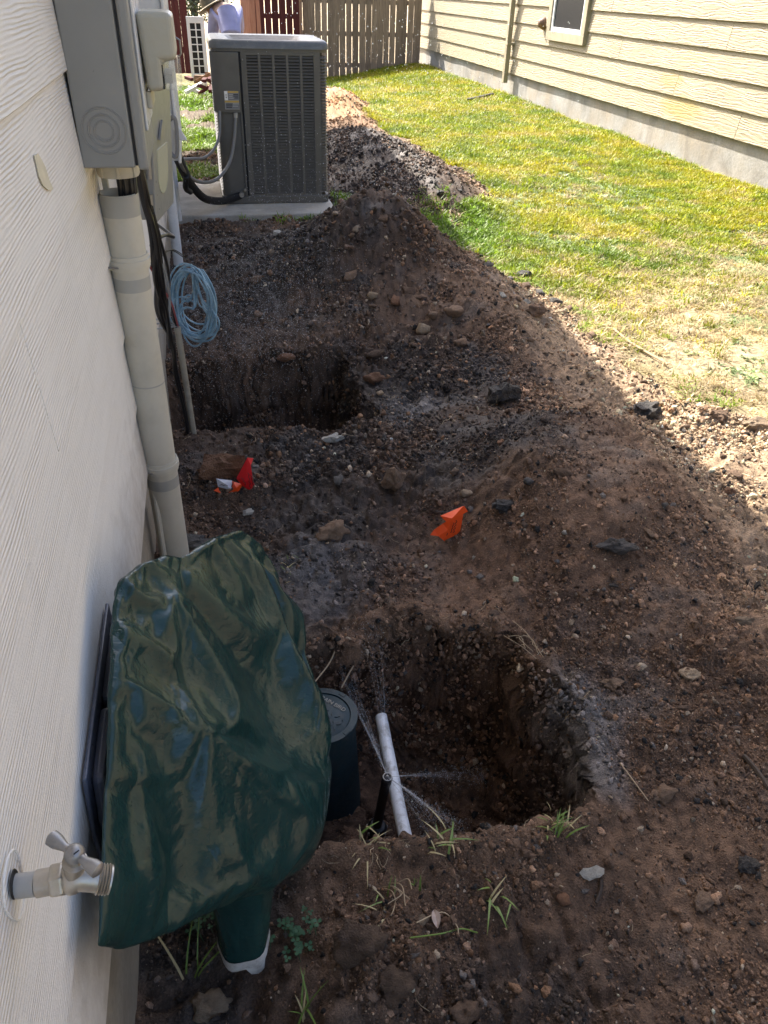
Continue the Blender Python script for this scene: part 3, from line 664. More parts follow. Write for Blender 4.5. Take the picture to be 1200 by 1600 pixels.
# ================================================================ person and clutter behind the condenser
def skin(name, J, Ed, mat, parent, sub=2):
    names = list(J); r0 = parent
    while r0.parent: r0 = r0.parent
    me = bpy.data.meshes.new(name); me.from_pydata([tuple(Vector(J[k][0]) - ORG[r0]) for k in names], [(names.index(a), names.index(b_)) for a, b_ in Ed], [])
    o = bpy.data.objects.new(name, me); col.objects.link(o); o.parent = parent
    s_ = o.modifiers.new('skin', 'SKIN'); s_.use_smooth_shade = True
    if not me.skin_vertices: 
        bpy.context.view_layer.objects.active = o
    sv = me.skin_vertices[0].data if me.skin_vertices else None
    for i, k in enumerate(names):
        r = J[k][1]; sv[i].radius = (r, r) if not isinstance(r, tuple) else r
        sv[i].use_root = (i == 0)
    b_ = o.modifiers.new('sub', 'SUBSURF'); b_.levels = b_.render_levels = sub
    me.materials.append(mat); return o
pz = gz(.5, 11.6)
pe = thing('person', (.5, 11.6, pz), 'person in lavender shirt, dark jeans and straw hat bending over behind the condenser', 'person')
B = {'pelvis': ((.50, 11.55, .90), .12), 'spine': ((.49, 11.64, 1.06), .115), 'chest': ((.45, 11.76, 1.19), .13), 'neck': ((.35, 11.86, 1.23), .055), 'headb': ((.30, 11.90, 1.21), .085), 'headt': ((.25, 11.95, 1.15), .075),
     'shL': ((.33, 11.80, 1.15), .065), 'elL': ((.27, 11.88, .92), .045), 'haL': ((.27, 12.02, .72), .035), 'shR': ((.60, 11.86, 1.18), .065), 'elR': ((.63, 12.02, .96), .045), 'haR': ((.52, 12.16, .78), .035),
     'hipL': ((.41, 11.56, .84), .10), 'knL': ((.39, 11.62, .48), .065), 'anL': ((.39, 11.55, .09), .045), 'toL': ((.38, 11.70, .04), .04),
     'hipR': ((.59, 11.56, .84), .10), 'knR': ((.62, 11.62, .48), .065), 'anR': ((.62, 11.55, .09), .045), 'toR': ((.63, 11.70, .04), .04)}
EB = [('pelvis', 'spine'), ('spine', 'chest'), ('chest', 'neck'), ('neck', 'headb'), ('headb', 'headt'), ('chest', 'shL'), ('shL', 'elL'), ('elL', 'haL'), ('chest', 'shR'), ('shR', 'elR'), ('elR', 'haR'),
      ('pelvis', 'hipL'), ('hipL', 'knL'), ('knL', 'anL'), ('anL', 'toL'), ('pelvis', 'hipR'), ('hipR', 'knR'), ('knR', 'anR'), ('anR', 'toR')]
skin('body', B, EB, M['skin'], pe)
sub_ = lambda ks, dr: {k: (B[k][0], B[k][1] + dr) for k in ks}
J = sub_(['spine', 'pelvis', 'chest', 'shL', 'elL', 'shR', 'elR'], .028)
for s_ in 'LR': J['cu' + s_] = (tuple(Vector(B['el' + s_][0]).lerp(Vector(B['ha' + s_][0]), .8)), .052)
skin('shirt', J, [('spine', 'pelvis'), ('spine', 'chest'), ('chest', 'shL'), ('shL', 'elL'), ('elL', 'cuL'), ('chest', 'shR'), ('shR', 'elR'), ('elR', 'cuR')], M['shirt'], pe)
J = sub_(['pelvis', 'hipL', 'knL', 'anL', 'hipR', 'knR', 'anR'], .022)
skin('jeans', J, [('pelvis', 'hipL'), ('hipL', 'knL'), ('knL', 'anL'), ('pelvis', 'hipR'), ('hipR', 'knR'), ('knR', 'anR')], M['denim'], pe)
for s_ in 'LR': MB().ball(Vector(B['to' + s_][0]) - Vector((0, .06, -.01)), .06, sx=(.75, 1.9, .75)).build('boot', M['boot'], pe, smooth=True)
MB().lathe((.275, 11.91, 1.215), (-.45, .15, .87), [(.17, -.012), (.175, 0), (.105, .022), (.10, .09), (.075, .125), (.02, .135)], 20).build('hat', M['straw'], pe, smooth=True)

gs = thing('window_sash', (.1, 15.0, 0), 'white divided window sash leaning up behind the condenser, on broken debris', 'window sash')
m = MB(); x0, x1, z0, z1 = -.055, .225, .12, 1.0
m.box(x0, x0 + .05, 15, 15.04, z0, z1).box(x1 - .06, x1, 15, 15.04, z0, z1).box(x0 + .051, x1 - .061, 15, 15.04, z1 - .09, z1).box(x0 + .051, x1 - .061, 15, 15.04, z0, z0 + .08)
m.build('frame', M['white'], gs, bevel=.004)
m = MB(); m.box(.075, .095, 15.01, 15.035, z0 + .081, z1 - .091)
for i in range(1, 7): m.box(x0 + .051, x1 - .061, 15.008, 15.03, z0 + .08 + i * .102, z0 + .094 + i * .102)
m.build('muntins', M['white'], gs)
MB().box(x0 + .05, x1 - .06, 15.038, 15.045, z0 + .08, z1 - .09).build('pane', M['glass'], gs)
wd_ = thing('door', (.45, 15.6, 0), 'white door with dark panes standing behind the bending person', 'door')
m = MB(); m.box(.30, .37, 15.6, 15.65, .05, 2.0).box(.60, .67, 15.6, 15.65, .05, 2.0).box(.455, .49, 15.6, 15.64, .3, 1.95).box(.371, .599, 15.6, 15.65, .05, .3).box(.371, .599, 15.6, 15.65, 1.9, 2.0); m.build('frame', M['white'], wd_, bevel=.004)
MB().box(.37, .60, 15.62, 15.63, .3, 1.9).build('pane', M['glass'], wd_)
ob_ = thing('timber_stack', (.95, 14.6, 0), 'fresh orange cedar boards leaning upright beside the person', 'boards')
for i, (x, wd, hh, ln) in enumerate(((.78, .14, 1.55, .03), (.93, .10, 1.45, .0), (1.06, .06, 1.6, -.02), (.87, .12, 1.35, .05))):
    picket(ob_, M['orangewood'], x, 14.6 + .03 * i, wd, -.02, hh, ln, .025, 'board')
for i in range(16):
    x, y = rnd.uniform(-.10, .30), rnd.uniform(13.0, 14.7); a = rnd.uniform(0, 3.14); ln = rnd.uniform(.05, .16); z = max(0, gz(x, y)) + rnd.uniform(.0, .26) * (1 - abs(x - .12) / .5)
    m = MB(); m.box(-ln, ln, -.035, .035, -.02, .025, Matrix.Translation((x, y, z + .02)) @ Matrix.Rotation(a, 4, 'Z') @ Matrix.Rotation(rnd.uniform(-.5, .5), 4, 'Y'))
    o = m.build('broken_brick', (M['redwood'], M['st_rust'], M['white'], M['st_brown'])[i % 4 if i % 3 else 0], org=(x, y, z), bevel=.004)
    tag(o, ('dark red broken piece in the debris heap below the white sash', 'rusty brown broken brick in the debris heap below the white sash', 'white broken piece in the debris heap below the white sash', 'brown broken brick in the debris heap below the white sash')[i % 4 if i % 3 else 0], 'debris', 'broken pieces heaped behind the condenser')
tr = thing('tree', (.1, 20.6, -.1), 'dark leafy tree behind the white window sash', 'tree')
m = MB(); m.tube([(.1, 20.6, -.3), (.14, 20.6, .6), (.08, 20.65, 1.3), (.15, 20.6, 2.4)], [.10, .085, .07, .04], 8)
for i in range(7):
    a = i * .9; m.tube([(.1, 20.62, 1.0 + .16 * i), (.1 + .5 * math.cos(a), 20.62 + .4 * math.sin(a), 1.35 + .2 * i), (.1 + .9 * math.cos(a), 20.62 + .7 * math.sin(a), 1.6 + .22 * i)], [.03, .02, .008], 5)
m.build('trunk', M['bark'], tr, smooth=True)
V = []; 
lm = NT('leaf_green'); oi = lm.noise(lm.coord(), 6, 3); lb = lm.ramp(oi, [(.3, (.018, .028, .008)), (.7, (.06, .085, .022))]); lm.inp('Base Color', lb); lm.inp('Roughness', .55)
trn = lm.n('ShaderNodeBsdfTranslucent'); lm.l(lb, trn.inputs[0]); mx = lm.n('ShaderNodeMixShader', i_Fac=.3); lm.l(lm.b.outputs[0], mx.inputs[1]); lm.l(trn.outputs[0], mx.inputs[2]); lm.l(mx.outputs[0], lm.o.inputs[0])
cl = [(rnd.gauss(.1, .6), 20.65 + rnd.gauss(0, .45), rnd.uniform(.7, 3.4)) for _ in range(60)]
for i in range(4200):
    c_ = cl[i % 60]; p = Vector((rnd.gauss(c_[0], .16), rnd.gauss(c_[1], .16), rnd.gauss(c_[2], .14))); a = Vector((rnd.gauss(0, 1), rnd.gauss(0, 1), rnd.gauss(0, 1))).normalized(); b_ = a.orthogonal().normalized() * .022
    V += [p - a * .045, p + b_, p + a * .045, p - b_]
me = np_mesh('crown', np.array([tuple(Vector(q) - ORG[tr]) for q in V]), np.arange(len(V)).reshape(-1, 4), lm.m, smooth=False); o = bpy.data.objects.new('crown', me); col.objects.link(o); o.parent = tr

# ================================================================ concrete pad and condenser
MB().box(-.253, .985, 6.15, 7.34, -.06, .042).build('concrete_pad', M['pad'], org=(.36, 6.75, 0), bevel=.012)
tag(bpy.data.objects['concrete_pad'], 'pale concrete slab under the grey condenser unit', 'concrete slab')
ac = thing('air_conditioner', (.54, 6.9, .042), 'grey louvred outdoor condenser unit standing on a concrete pad', 'air conditioner')
ax0, ax1, ay0, ay1, az0, az1 = .125, .965, 6.47, 7.28, .045, 1.135; cr = .07
def rrect(x0, x1, y0, y1, r, z, n=6):
    out = []
    for cx, cy, a0 in ((x1 - r, y0 + r, -90), (x1 - r, y1 - r, 0), (x0 + r, y1 - r, 90), (x0 + r, y0 + r, 180)):
        out += [Vector((cx + r * math.cos(math.radians(a0 + 90 * k / n)), cy + r * math.sin(math.radians(a0 + 90 * k / n)), z)) for k in range(n + 1)]
    return out
MB().prism(rrect(ax0 + .03, ax1 - .03, ay0 + .03, ay1 - .03, cr - .02, az0 + .02), (0, 0, az1 - az0 - .05)).build('coil', M['ac_dark'], ac)
MB().prism(rrect(ax0 - .003, ax1 + .003, ay0 - .003, ay1 + .003, cr, az0), (0, 0, .055)).build('base_pan', M['ac'], ac, smooth=True, bevel=.006)
m = MB(); m.prism(rrect(ax0, ax1, ay0, ay1, cr, az1 - .055), (0, 0, .025)); m.build('top_band', M['ac'], ac, smooth=True)
# top cap: rounded ring with a dished round opening
out_lo = rrect(ax0 - .012, ax1 + .012, ay0 - .012, ay1 + .012, cr, az1 - .035, 8); out_hi = rrect(ax0 - .008, ax1 + .008, ay0 - .008, ay1 + .008, cr, az1 + .002, 8); out_t = rrect(ax0 + .012, ax1 - .012, ay0 + .012, ay1 - .012, cr - .012, az1 + .018, 8)
acx, acy = (ax0 + ax1) / 2, (ay0 + ay1) / 2; nn = len(out_t)
def circ(r, z): return [Vector((acx + r * math.cos(math.atan2(p.y - acy, p.x - acx)), acy + r * math.sin(math.atan2(p.y - acy, p.x - acx)), z)) for p in out_t]
rings = [out_lo, out_hi, out_t, circ(.385, az1 + .014), circ(.34, az1 - .012), circ(.29, az1 - .03), circ(.285, az1 - .10)]
m = MB(); m.add([p for r in rings for p in r], [(i * nn + k, i * nn + (k + 1) % nn, (i + 1) * nn + (k + 1) % nn, (i + 1) * nn + k) for i in range(len(rings) - 1) for k in range(nn)])
m.build('top_cap', M['ac_top'], ac, smooth=True, angle=50)
m = MB()
for r in (.05, .09, .13, .17, .21, .25, .285): m.tube([(acx + r * math.cos(a), acy + r * math.sin(a), az1 - .012 - .05 * (r - .05)) for a in np.linspace(0, 6.2832, 33)], .0028, 5, False)
for i in range(28): a = i * 6.2832 / 28; m.tube([(acx + .05 * math.cos(a), acy + .05 * math.sin(a), az1 - .011), (acx + .29 * math.cos(a), acy + .29 * math.sin(a), az1 - .026)], .0028, 5)
m.build('fan_grille', M['ac_dark'], ac)
m = MB(); m.lathe((acx, acy, az1 - .09), (0, 0, 1), [(.05, 0), (.05, .03)], 16)
for i in range(4):
    a = i * 1.5708; u = Vector((math.cos(a), math.sin(a), 0)); v = Vector((-u.y, u.x, 0)); c_ = Vector((acx, acy, az1 - .08))
    m.prism([c_ + u * .04 - v * .03, c_ + u * .27 - v * .09, c_ + u * .27 + v * .07 + Vector((0, 0, .03)), c_ + u * .04 + v * .03 + Vector((0, 0, .02))], (0, 0, .004))
m.build('fan', M['ac_dark'], ac)
MB().box(ax0 + .06, ax1 - .06, ay0 + .04, ay1 - .06, az1 - .14, az1 - .12).build('fan_deck', M['ac_dark'], ac)
# corner posts and mullions
m = MB(); m.box(.372 + 4 * .101 + .084, .907, ay0 + .001, ay0 + .02, az0 + .056, az1 - .056); m.build('corner_post', M['ac'], ac)
cx0, pitch, sw = .372, .101, .083
m = MB(); m.box(.333, cx0, ay0 + .001, ay0 + .02, az0 + .056, az1 - .056); m.build('frame_post', M['ac'], ac)
for k in range(1, 5): MB().box(cx0 + k * pitch - .018, cx0 + k * pitch, ay0 + .0015, ay0 + .018, az0 + .056, az1 - .056).build('mullion', M['ac'], ac)
m = MB(); m.box(cx0, cx0 + 5 * pitch - .018, ay0 + .002, ay0 + .018, az1 - .075, az1 - .0555).box(cx0, cx0 + 5 * pitch - .018, ay0 + .002, ay0 + .018, az0 + .0555, az0 + .072); m.build('face_rail', M['ac'], ac)
rows = 46; zs_ = [az0 + .085 + i * (az1 - az0 - .17) / (rows - 1) for i in range(rows)]
m = MB(); m.prism([(0, 0, 0), (0, .004, -.0015), (0, .019, .0135), (0, .016, .0155)], (sw, 0, 0)); s0 = m.build('louver_slat', M['ac'], None); col.objects.unlink(s0)
for i, z in enumerate(zs_):
    for k in range(5):
        o = s0.copy(); col.objects.link(o); o.parent = ac; o.location = Vector((cx0 + k * pitch, ay0 - .001, z - .006)) - ORG[ac]
bpy.data.objects.remove(s0)
m = MB(); arc = [(.907, ay0 - .001, 0)] + [(ax1 - cr + cr * math.sin(a), ay0 + cr - (cr + .001) * math.cos(a), 0) for a in np.linspace(0, 1.5708, 8)] + [(ax1, ay0 + .13, 0)]
nv = len(arc); inn = [(p[0] - (.016 if i > 6 else .006 * (i > 3)), p[1] + (.016 if i < 5 else .008), .0145) for i, p in enumerate(arc)]
m.add([Vector(p) for p in arc] + [Vector((p[0], p[1], -.003)) for p in arc] + [Vector(p) for p in inn], [(i, i + 1, nv + i + 1, nv + i) for i in range(nv - 1)] + [(i, i + 1, 2 * nv + i + 1, 2 * nv + i) for i in range(nv - 1)])
s0 = m.build('corner_louver', M['ac'], None); col.objects.unlink(s0)
for z in zs_: o = s0.copy(); col.objects.link(o); o.parent = ac; o.location = Vector((0, 0, z - .006)) - ORG[ac]
bpy.data.objects.remove(s0)
m = MB()
for z in zs_:
    m.prism([(ax0 - .002, ay0 + .10, z - .006), (ax0 + .002, ay0 + .10, z - .009), (ax0 + .02, ay0 + .10, z + .008)], (0, .62, 0)); m.prism([(ax1 + .002, ay0 + .14, z - .006), (ax1 - .002, ay0 + .14, z - .009), (ax1 - .02, ay0 + .14, z + .008)], (0, .58, 0))
    m.prism([(ax0 + .1, ay1 + .002, z - .006), (ax0 + .1, ay1 - .002, z - .009), (ax0 + .1, ay1 - .02, z + .008)], (.64, 0, 0))
tag(m.build('side_louvers', M['ac'], ac), kind='stuff')
for (x, y) in ((ax0 + .035, ay1 - .035), (ax1 - .035, ay1 - .035)): MB().cyl((x, y, az0 + .056), (x, y, az1 - .056), .036, n=14).build('corner_post', M['ac'], ac, smooth=True)
# access panel with rounded left corner, cover box, groove, labels
def lpanel(x1, d0, z0, z1):
    p = [Vector((x1, ay0 - d0, z0))]
    for k in range(7): a = math.radians(-90 - 90 * k / 6); p.append(Vector((ax0 + cr + (cr + d0) * math.cos(a), ay0 + cr + (cr + d0) * math.sin(a), z0)))
    p += [Vector((ax0 - d0, ay0 + .10, z0)), Vector((ax0 + .03, ay0 + .10, z0)), Vector((ax0 + .04, ay0 + .04, z0)), Vector((x1, ay0 + .03, z0))]
    return MB().prism(p, (0, 0, z1 - z0))
lpanel(.305, -.012, az0 + .056, .70).build('lower_panel', M['ac'], ac, smooth=True)
lpanel(.316, .010, .688, az1 - .058).build('control_cover', M['ac'], ac, smooth=True, bevel=.004)
MB().box(.306, .318, ay0 - .004, ay0 + .02, az0 + .056, .687).build('panel_flange', M['ac'], ac)
MB().box(.3185, .3325, ay0 + .012, ay0 + .03, az0 + .056, az1 - .056).build('groove', M['ac_dark'], ac)
lb_ = MB().box(.196, .300, ay0 - .0115, ay0 - .0102, .712, .832).build('warning_label', M['boxlight'], ac)
for nm, mt, x0, x1, z0, z1 in (('label_band', 'lab_yellow', .222, .299, .820, .831), ('label_band', 'lab_yellow', .197, .299, .757, .769), ('label_field', 'lab_grey', .223, .299, .772, .818), ('label_field', 'lab_grey', .199, .299, .715, .755),
                               ('label_field', 'white', .197, .220, .773, .831), ('label_text', 'lab_dark', .205, .213, .800, .812), ('label_text', 'lab_dark', .205, .213, .786, .795)):
    MB().box(x0, x1, ay0 - .0125, ay0 - .0114, z0, z1).build(nm, M[mt], lb_)
for i, (x0, x1, z) in enumerate(((.262, .297, .808), (.228, .258, .806), (.262, .297, .797), (.228, .255, .795), (.27, .297, .785), (.228, .262, .783), (.205, .25, .744), (.255, .297, .746), (.205, .25, .733), (.25, .29, .731), (.205, .245, .722))):
    MB().box(x0, x1, ay0 - .0132, ay0 - .0126, z, z + .005).build('label_text', M['lab_dark' if i % 2 == 0 else 'boxlight'], lb_)
for x, z in ((.345, .47), (.345, 1.03), (.345, .12), (.28, 1.105), (.30, 1.105), (.88, 1.105)): MB().ball((x, ay0 - .001, z), .006).build('screw', M['steel'], ac)
MB().cyl((.27, ay0 + .02, .115), (.27, ay0 - .03, .115), .018, n=10).build('valve', M['brass'], ac, smooth=True)
MB().cyl((.30, ay0 + .02, .15), (.30, ay0 - .02, .15), .010, n=10).build('valve', M['brass'], ac, smooth=True)
MB().cyl((.268, ay0 - .0, .69), (.268, ay0 - .0, .655), .016, .014, n=12).build('conduit_fitting', M['boxlight'], ac, smooth=True)
w1 = thing('conduit', (-.12, 4.3, .9), 'grey flexible conduit looping lowest from the wall disconnect to the condenser', 'conduit', 'flexible conduits to the condenser')
MB().tube(bez([(-.12, 4.28, .905), (-.125, 4.34, .86), (-.133, 4.6, .743), (-.123, 5.0, .584), (-.082, 5.5, .425), (-.003, 5.9, .321), (.092, 6.2, .286), (.19, 6.38, .358), (.242, 6.44, .505), (.268, 6.47, .66)]), .012, 10).build('hose', M['whip'], w1, smooth=True)
MB().cyl((-.118, 4.25, .94), (-.121, 4.30, .88), .017, n=12).build('fitting', M['boxlight'], w1, smooth=True)
w2 = thing('conduit', (-.2, 5.2, .7), 'grey flexible conduit curving up behind the lowest loop into the condenser', 'conduit', 'flexible conduits to the condenser')
MB().tube(bez([(-.235, 5.0, .64), (-.16, 5.4, .56), (-.073, 5.8, .493), (.013, 6.1, .448), (.089, 6.3, .474), (.137, 6.42, .55), (.155, 6.47, .70)]), .010, 10).build('hose', M['whip'], w2, smooth=True)
sl_ = thing('insulated_pipe', (-.15, 4.2, .9), 'thick black foam sleeved refrigerant pipe running down to the condenser base', 'pipe')
MB().tube(bez([(-.235, 4.05, 1.0), (-.16, 4.2, .93), (-.145, 4.6, .758), (-.126, 5.1, .565), (-.09, 5.7, .342), (-.014, 6.1, .17), (.102, 6.35, .095), (.18, 6.44, .09), (.27, 6.49, .105)]), .028, 12).build('sleeve', worn('black_foam', (.010, .010, .011), .8, var=.3, scale=14, bump=.6, bdist=.004), sl_, smooth=True)
MB().tube(bez([(-.11, 5.2, .50), (-.125, 5.35, .40), (-.10, 5.55, .33)]), [.018] * 20 + [.012], 10).build('torn_flap', M['black'], sl_, smooth=True)

# ================================================================ electrical gear on the white wall
mb = thing('meter_box', (-.237, 1.91, 1.178), 'grey metal electric meter box on the white wall with round knockout rings', 'meter box')
MB().box(-.238, -.136, 1.757, 2.07, 1.178, 1.92).build('body', M['boxgrey'], mb, bevel=.004)
MB().box(-.1355, -.131, 1.761, 2.066, 1.182, 1.916).build('gap_shade', M['black'], mb)  # black strip put in for the dark gap between body and cover
MB().box(-.1305, -.109, 1.754, 2.074, 1.174, 1.924).build('cover', M['boxgrey'], mb, bevel=.006)
MB().box(-.109, -.1035, 1.80, 2.05, 1.24, 1.88).build('cover_raised_face', M['boxwhite'], mb, bevel=.006)  # pale colour paints in the grazing reflection on the grey cover
for r in (.0425, .030, .019):
    m = MB(); m.tube([(-.186 + r * math.cos(a), 1.7568, 1.247 + r * 1.0 * math.sin(a)) for a in np.linspace(0, 6.2832, 41)], .0013, 6, False); m.build('knockout_ring', M['boxgrey'], mb, smooth=True)
    m = MB(); m.tube([(-.186 + (r - .003) * math.cos(a), 1.7572, 1.247 + (r - .003) * math.sin(a)) for a in np.linspace(0, 6.2832, 41)], .0011, 6, False); m.build('knockout_groove', M['boxgrey'], mb, smooth=True)
MB().lathe((-.190, 1.95, 1.128), (0, 0, 1), [(.044, 0), (.047, .006), (.047, .05)], 28).build('hub', M['pvc'], mb, smooth=True)
for a in (-2.3, -1.5, -.7): MB().box(-.004, .004, -.003, .003, 0, .045, Matrix.Translation((-.19 + .0475 * math.cos(a), 1.95 + .0475 * math.sin(a), 1.13)) @ Matrix.Rotation(a, 4, 'Z')).build('hub_rib', M['pvc'], mb)
# the meter housing: beige can, stepped below, with a clear cover
mh = MB(); prof = [(-.104, 1.446), (-.034, 1.444), (-.0325, 1.363), (-.062, 1.359), (-.063, 1.307), (-.0965, 1.305)]
mh.prism([(x, 1.852, z) for x, z in prof], (0, .17, 0)); hs = mh.build('meter_housing', M['beige'], mb, bevel=.011, seg=4)
MB().box(-.066, -.0625, 1.856, 2.01, 1.31, 1.354).build('dial_glass', M['glass'], mb)
MB().box(-.0615, -.046, 1.862, 2.01, 1.320, 1.336).build('dial_block', M['boxlight'], mb)
MB().box(-.0625, -.028, 1.853, 2.02, 1.308, 1.3605).build('clear_cover', M['clear'], mb, bevel=.005)
MB().tube([(-.033, 1.99, 1.395), (-.025, 1.99, 1.39), (-.025, 1.99, 1.365), (-.03, 1.99, 1.36)], .0025, 6).build('seal_wire', M['steel'], mb)
MB().box(-.1035, -.092, 1.87, 2.01, 1.272, 1.3045).build('lower_lip', M['beige'], mb, bevel=.003)

tb = thing('utility_box', (-.237, 2.5, .9), 'small grey telecom box with open lid and clear round ended window, below meter box', 'utility box')
MB().box(-.238, -.165, 2.36, 2.60, .93, 1.36).build('body', M['boxlight'], tb, bevel=.004)
a = math.atan2(.25, .045); mt = Matrix.Translation((-.158, 2.34, .925)) @ Matrix.Rotation(a, 4, 'Z') @ Matrix.Rotation(math.radians(5), 4, 'X')
dr = MB().box(0, .255, -.012, .010, 0, .43, mt).build('lid', M['boxgrey'], tb, bevel=.004)
m = MB(); pts = [(.115 + .068 * math.cos(t_), -.0135, .115 + .055 * math.sin(t_)) for t_ in np.linspace(math.pi, 2 * math.pi, 12)] + [(.183, -.0135, .185), (.047, -.0135, .185)]
m.prism([mt @ Vector(p) for p in pts], mt.to_3x3() @ Vector((0, .0015, 0))); m.build('window', M['sticker'], dr)
m = MB(); m.prism([mt @ Vector(p) for p in ((.06, -.02, .21), (.115, -.02, .21), (.10, -.02, .255))], mt.to_3x3() @ Vector((0, .006, 0))); m.build('hasp', M['steel'], dr)
for z in (.02, .12, .30): MB().cyl(mt @ Vector((-.004, 0, z)), mt @ Vector((-.004, 0, z + .06)), .006, n=8).build('hinge', M['steel'], dr)

db = thing('disconnect_box', (-.237, 3.9, .87), 'pale tall electric disconnect box with a white lever and grey handle', 'disconnect box')
MB().box(-.238, -.10, 3.55, 4.25, .875, 1.75).build('body', M['boxwhite'], db, bevel=.006)
MB().box(-.0995, -.088, 3.53, 4.27, .868, 1.76).build('cover', M['boxwhite'], db, bevel=.005)
MB().prism([(-.14, 3.53, 1.065), (-.115, 3.53, 1.065), (-.055, 3.53, .955), (-.085, 3.53, .955)], (0, .02, 0)).build('lever', M['boxwhite'], db, bevel=.003)
MB().tube(bez([(-.118, 3.52, 1.03), (-.10, 3.50, 1.045), (-.092, 3.50, 1.02), (-.098, 3.50, .925), (-.112, 3.50, .90), (-.13, 3.51, .92), (-.132, 3.52, .95)], 6), .0085, 8).build('handle', M['whip'], db, smooth=True)
MB().tube([(-.12, 4.10, .88), (-.12, 4.18, .90), (-.118, 4.25, .94)], .015, 10).build('elbow', M['boxlight'], db, smooth=True)
for i, (y, z0, z1, x) in enumerate(((4.6, .14, 3.0, -.195), (5.6, .14, 3.0, -.205))):
    o = MB().cyl((x, y, z0), (x, y, z1), .028, n=14).build('wall_pipe', M['boxwhite'], org=(x, y, z0), smooth=True)
    tag(o, ('white vertical conduit on the white wall just past the pale disconnect box', 'white vertical conduit on the white wall nearest its far corner')[i], 'conduit')

rz = gz(-.2, 1.98)
pr = thing('riser_pipe', (-.203, 1.985, rz), 'thick cream painted plastic riser pipe strapped to the wall under the meter box', 'pipe')
def onriser(z): k = (z - rz) / (1.09 - rz); return Vector((-.203 + .004 * k, 1.985 - .03 * k, z))
m = MB(); nn = 32; p0, p1 = onriser(rz - .06), onriser(1.09)
m.tube([p0, onriser(.3), onriser(.6), p1], .0445, nn, False); m.tube([p1, p1 - Vector((0, 0, .05))], .040, nn, False)
b_ = len(m.v); m.build('pipe', M['pvc'], pr, smooth=True)
MB().tube([onriser(1.043), onriser(1.0905)], .0452, 32, False).build('bare_band', M['pvc_grey'], pr, smooth=True)
m = MB(); m.tube([onriser(1.0905), onriser(1.0906)], .0452, 32, False)
for z, hgt in ((.868, .032), (.285, .034)): MB().tube([onriser(z), onriser(z + hgt)], .0450, 32, False).build('bare_band', M['pvc_grey'], pr, smooth=True)
MB().tube([onriser(.612), onriser(.616)], .0450, 32, False).build('bare_band', M['pvc_grey'], pr, smooth=True)
for z in (.918, .338):
    c_ = onriser(z); m = MB(); n = 20
    A = np.linspace(math.radians(-155), math.radians(150), n)
    for (zz0, zz1, rr) in ((0, .034, .049), (.010, .024, .052)):
        vs_ = []
        for a in A:
            for (dr_, dz) in ((-.003, zz0), (0, zz0), (0, zz1), (-.003, zz1)): vs_.append(c_ + Vector(((rr + dr_) * math.cos(a), (rr + dr_) * math.sin(a), dz)))
        m.add(vs_, [(i * 4 + j, i * 4 + (j + 1) % 4, (i + 1) * 4 + (j + 1) % 4, (i + 1) * 4 + j) for i in range(n - 1) for j in range(4)] + [(0, 1, 2, 3), ((n - 1) * 4 + 3, (n - 1) * 4 + 2, (n - 1) * 4 + 1, (n - 1) * 4)])
    st = m.build('strap', M['pvc'], pr, smooth=True, angle=30)
    MB().box(-.243, c_.x - .036, c_.y - .034, c_.y - .028, z + .004, z + .030).build('strap_tab', M['pvc'], st, bevel=.001)
    MB().cyl((-.246, c_.y - .04, z + .012), (c_.x - .02, c_.y - .046, z + .012), .0025, n=6).build('nail', M['steel'], st)
o = MB().tube(bez([(-.2275, 1.99, 1.17), (-.2275, 2.01, .8), (-.2285, 1.985, .5), (-.2275, 1.94, .2), (-.2275, 1.925, .03)], 8), .0075, 8).build('thin_conduit', M['pvc'], org=(-.2275, 1.93, .03), smooth=True); tag(o, 'thin cream conduit squeezed between the wall siding and the thick riser pipe', 'conduit')

cb = thing('cable_bundle', (-.16, 2.3, .6), 'tangle of loose black cables hanging behind the thick riser pipe', 'cables')
def loose(pts, r, mat, jit=.008):
    P = [Vector(p) + Vector((rnd.uniform(-jit, jit), rnd.uniform(-jit, jit), rnd.uniform(-jit, jit))) for p in pts]
    MB().tube(bez(P, 8), r, 7).build('cable', mat, cb, smooth=True)
for i in range(5): loose([(-.190 + .008 * i, 1.945 + .006 * i, 1.16), (-.190 + .008 * i, 1.95, 1.10), (-.192 + .007 * i, 1.955, 1.04)], .0065, M['cable'], .003)
for i in range(7): loose([(-.17, 2.12, 1.20), (-.152, 2.14, 1.04), (-.150, 2.18, .93), (-.155, 2.25, .80), (-.160 - .004 * (i % 3), 2.36, .66), (-.165, 2.5, .50), (-.168, 2.62, .34), (-.168, 2.70, .16), (-.165, 2.72, -.02)][:9 if i < 3 else 6], .0052 if i % 2 else .007, M['cable'], .012)
loose([(-.15, 2.2, 1.0), (-.135, 2.3, .90), (-.142, 2.45, .86), (-.13, 2.6, .83), (-.135, 2.9, .745), (-.2, 3.1, .74)], .006, M['cable'])
loose([(-.15, 2.2, .98), (-.14, 2.3, .84), (-.162, 2.45, .70), (-.150, 2.6, .60), (-.146, 2.72, .475)], .005, M['cable'])
loose([(-.14, 2.25, .96), (-.128, 2.38, .80), (-.15, 2.5, .68), (-.158, 2.55, .60)], .005, M['cable'])
loose([(-.17, 2.2, .85), (-.158, 2.35, .74), (-.150, 2.55, .62), (-.146, 2.72, .475)], .0035, M['redcable'])
loose([(-.16, 2.2, .90), (-.145, 2.35, .78), (-.15, 2.45, .66), (-.17, 2.5, .56)], .004, M['greycable'])
for i in range(3): loose([(-.215, 2.55, .565 - .014 * i), (-.18, 2.65, .53 - .014 * i), (-.149, 2.72, .478)], .003, M['greycable'], .003)
for i in range(2): loose([(-.16, 2.45, .80), (-.13, 2.62, .77), (-.09, 2.74, .72 - .02 * i)], .0018, M['cable'])
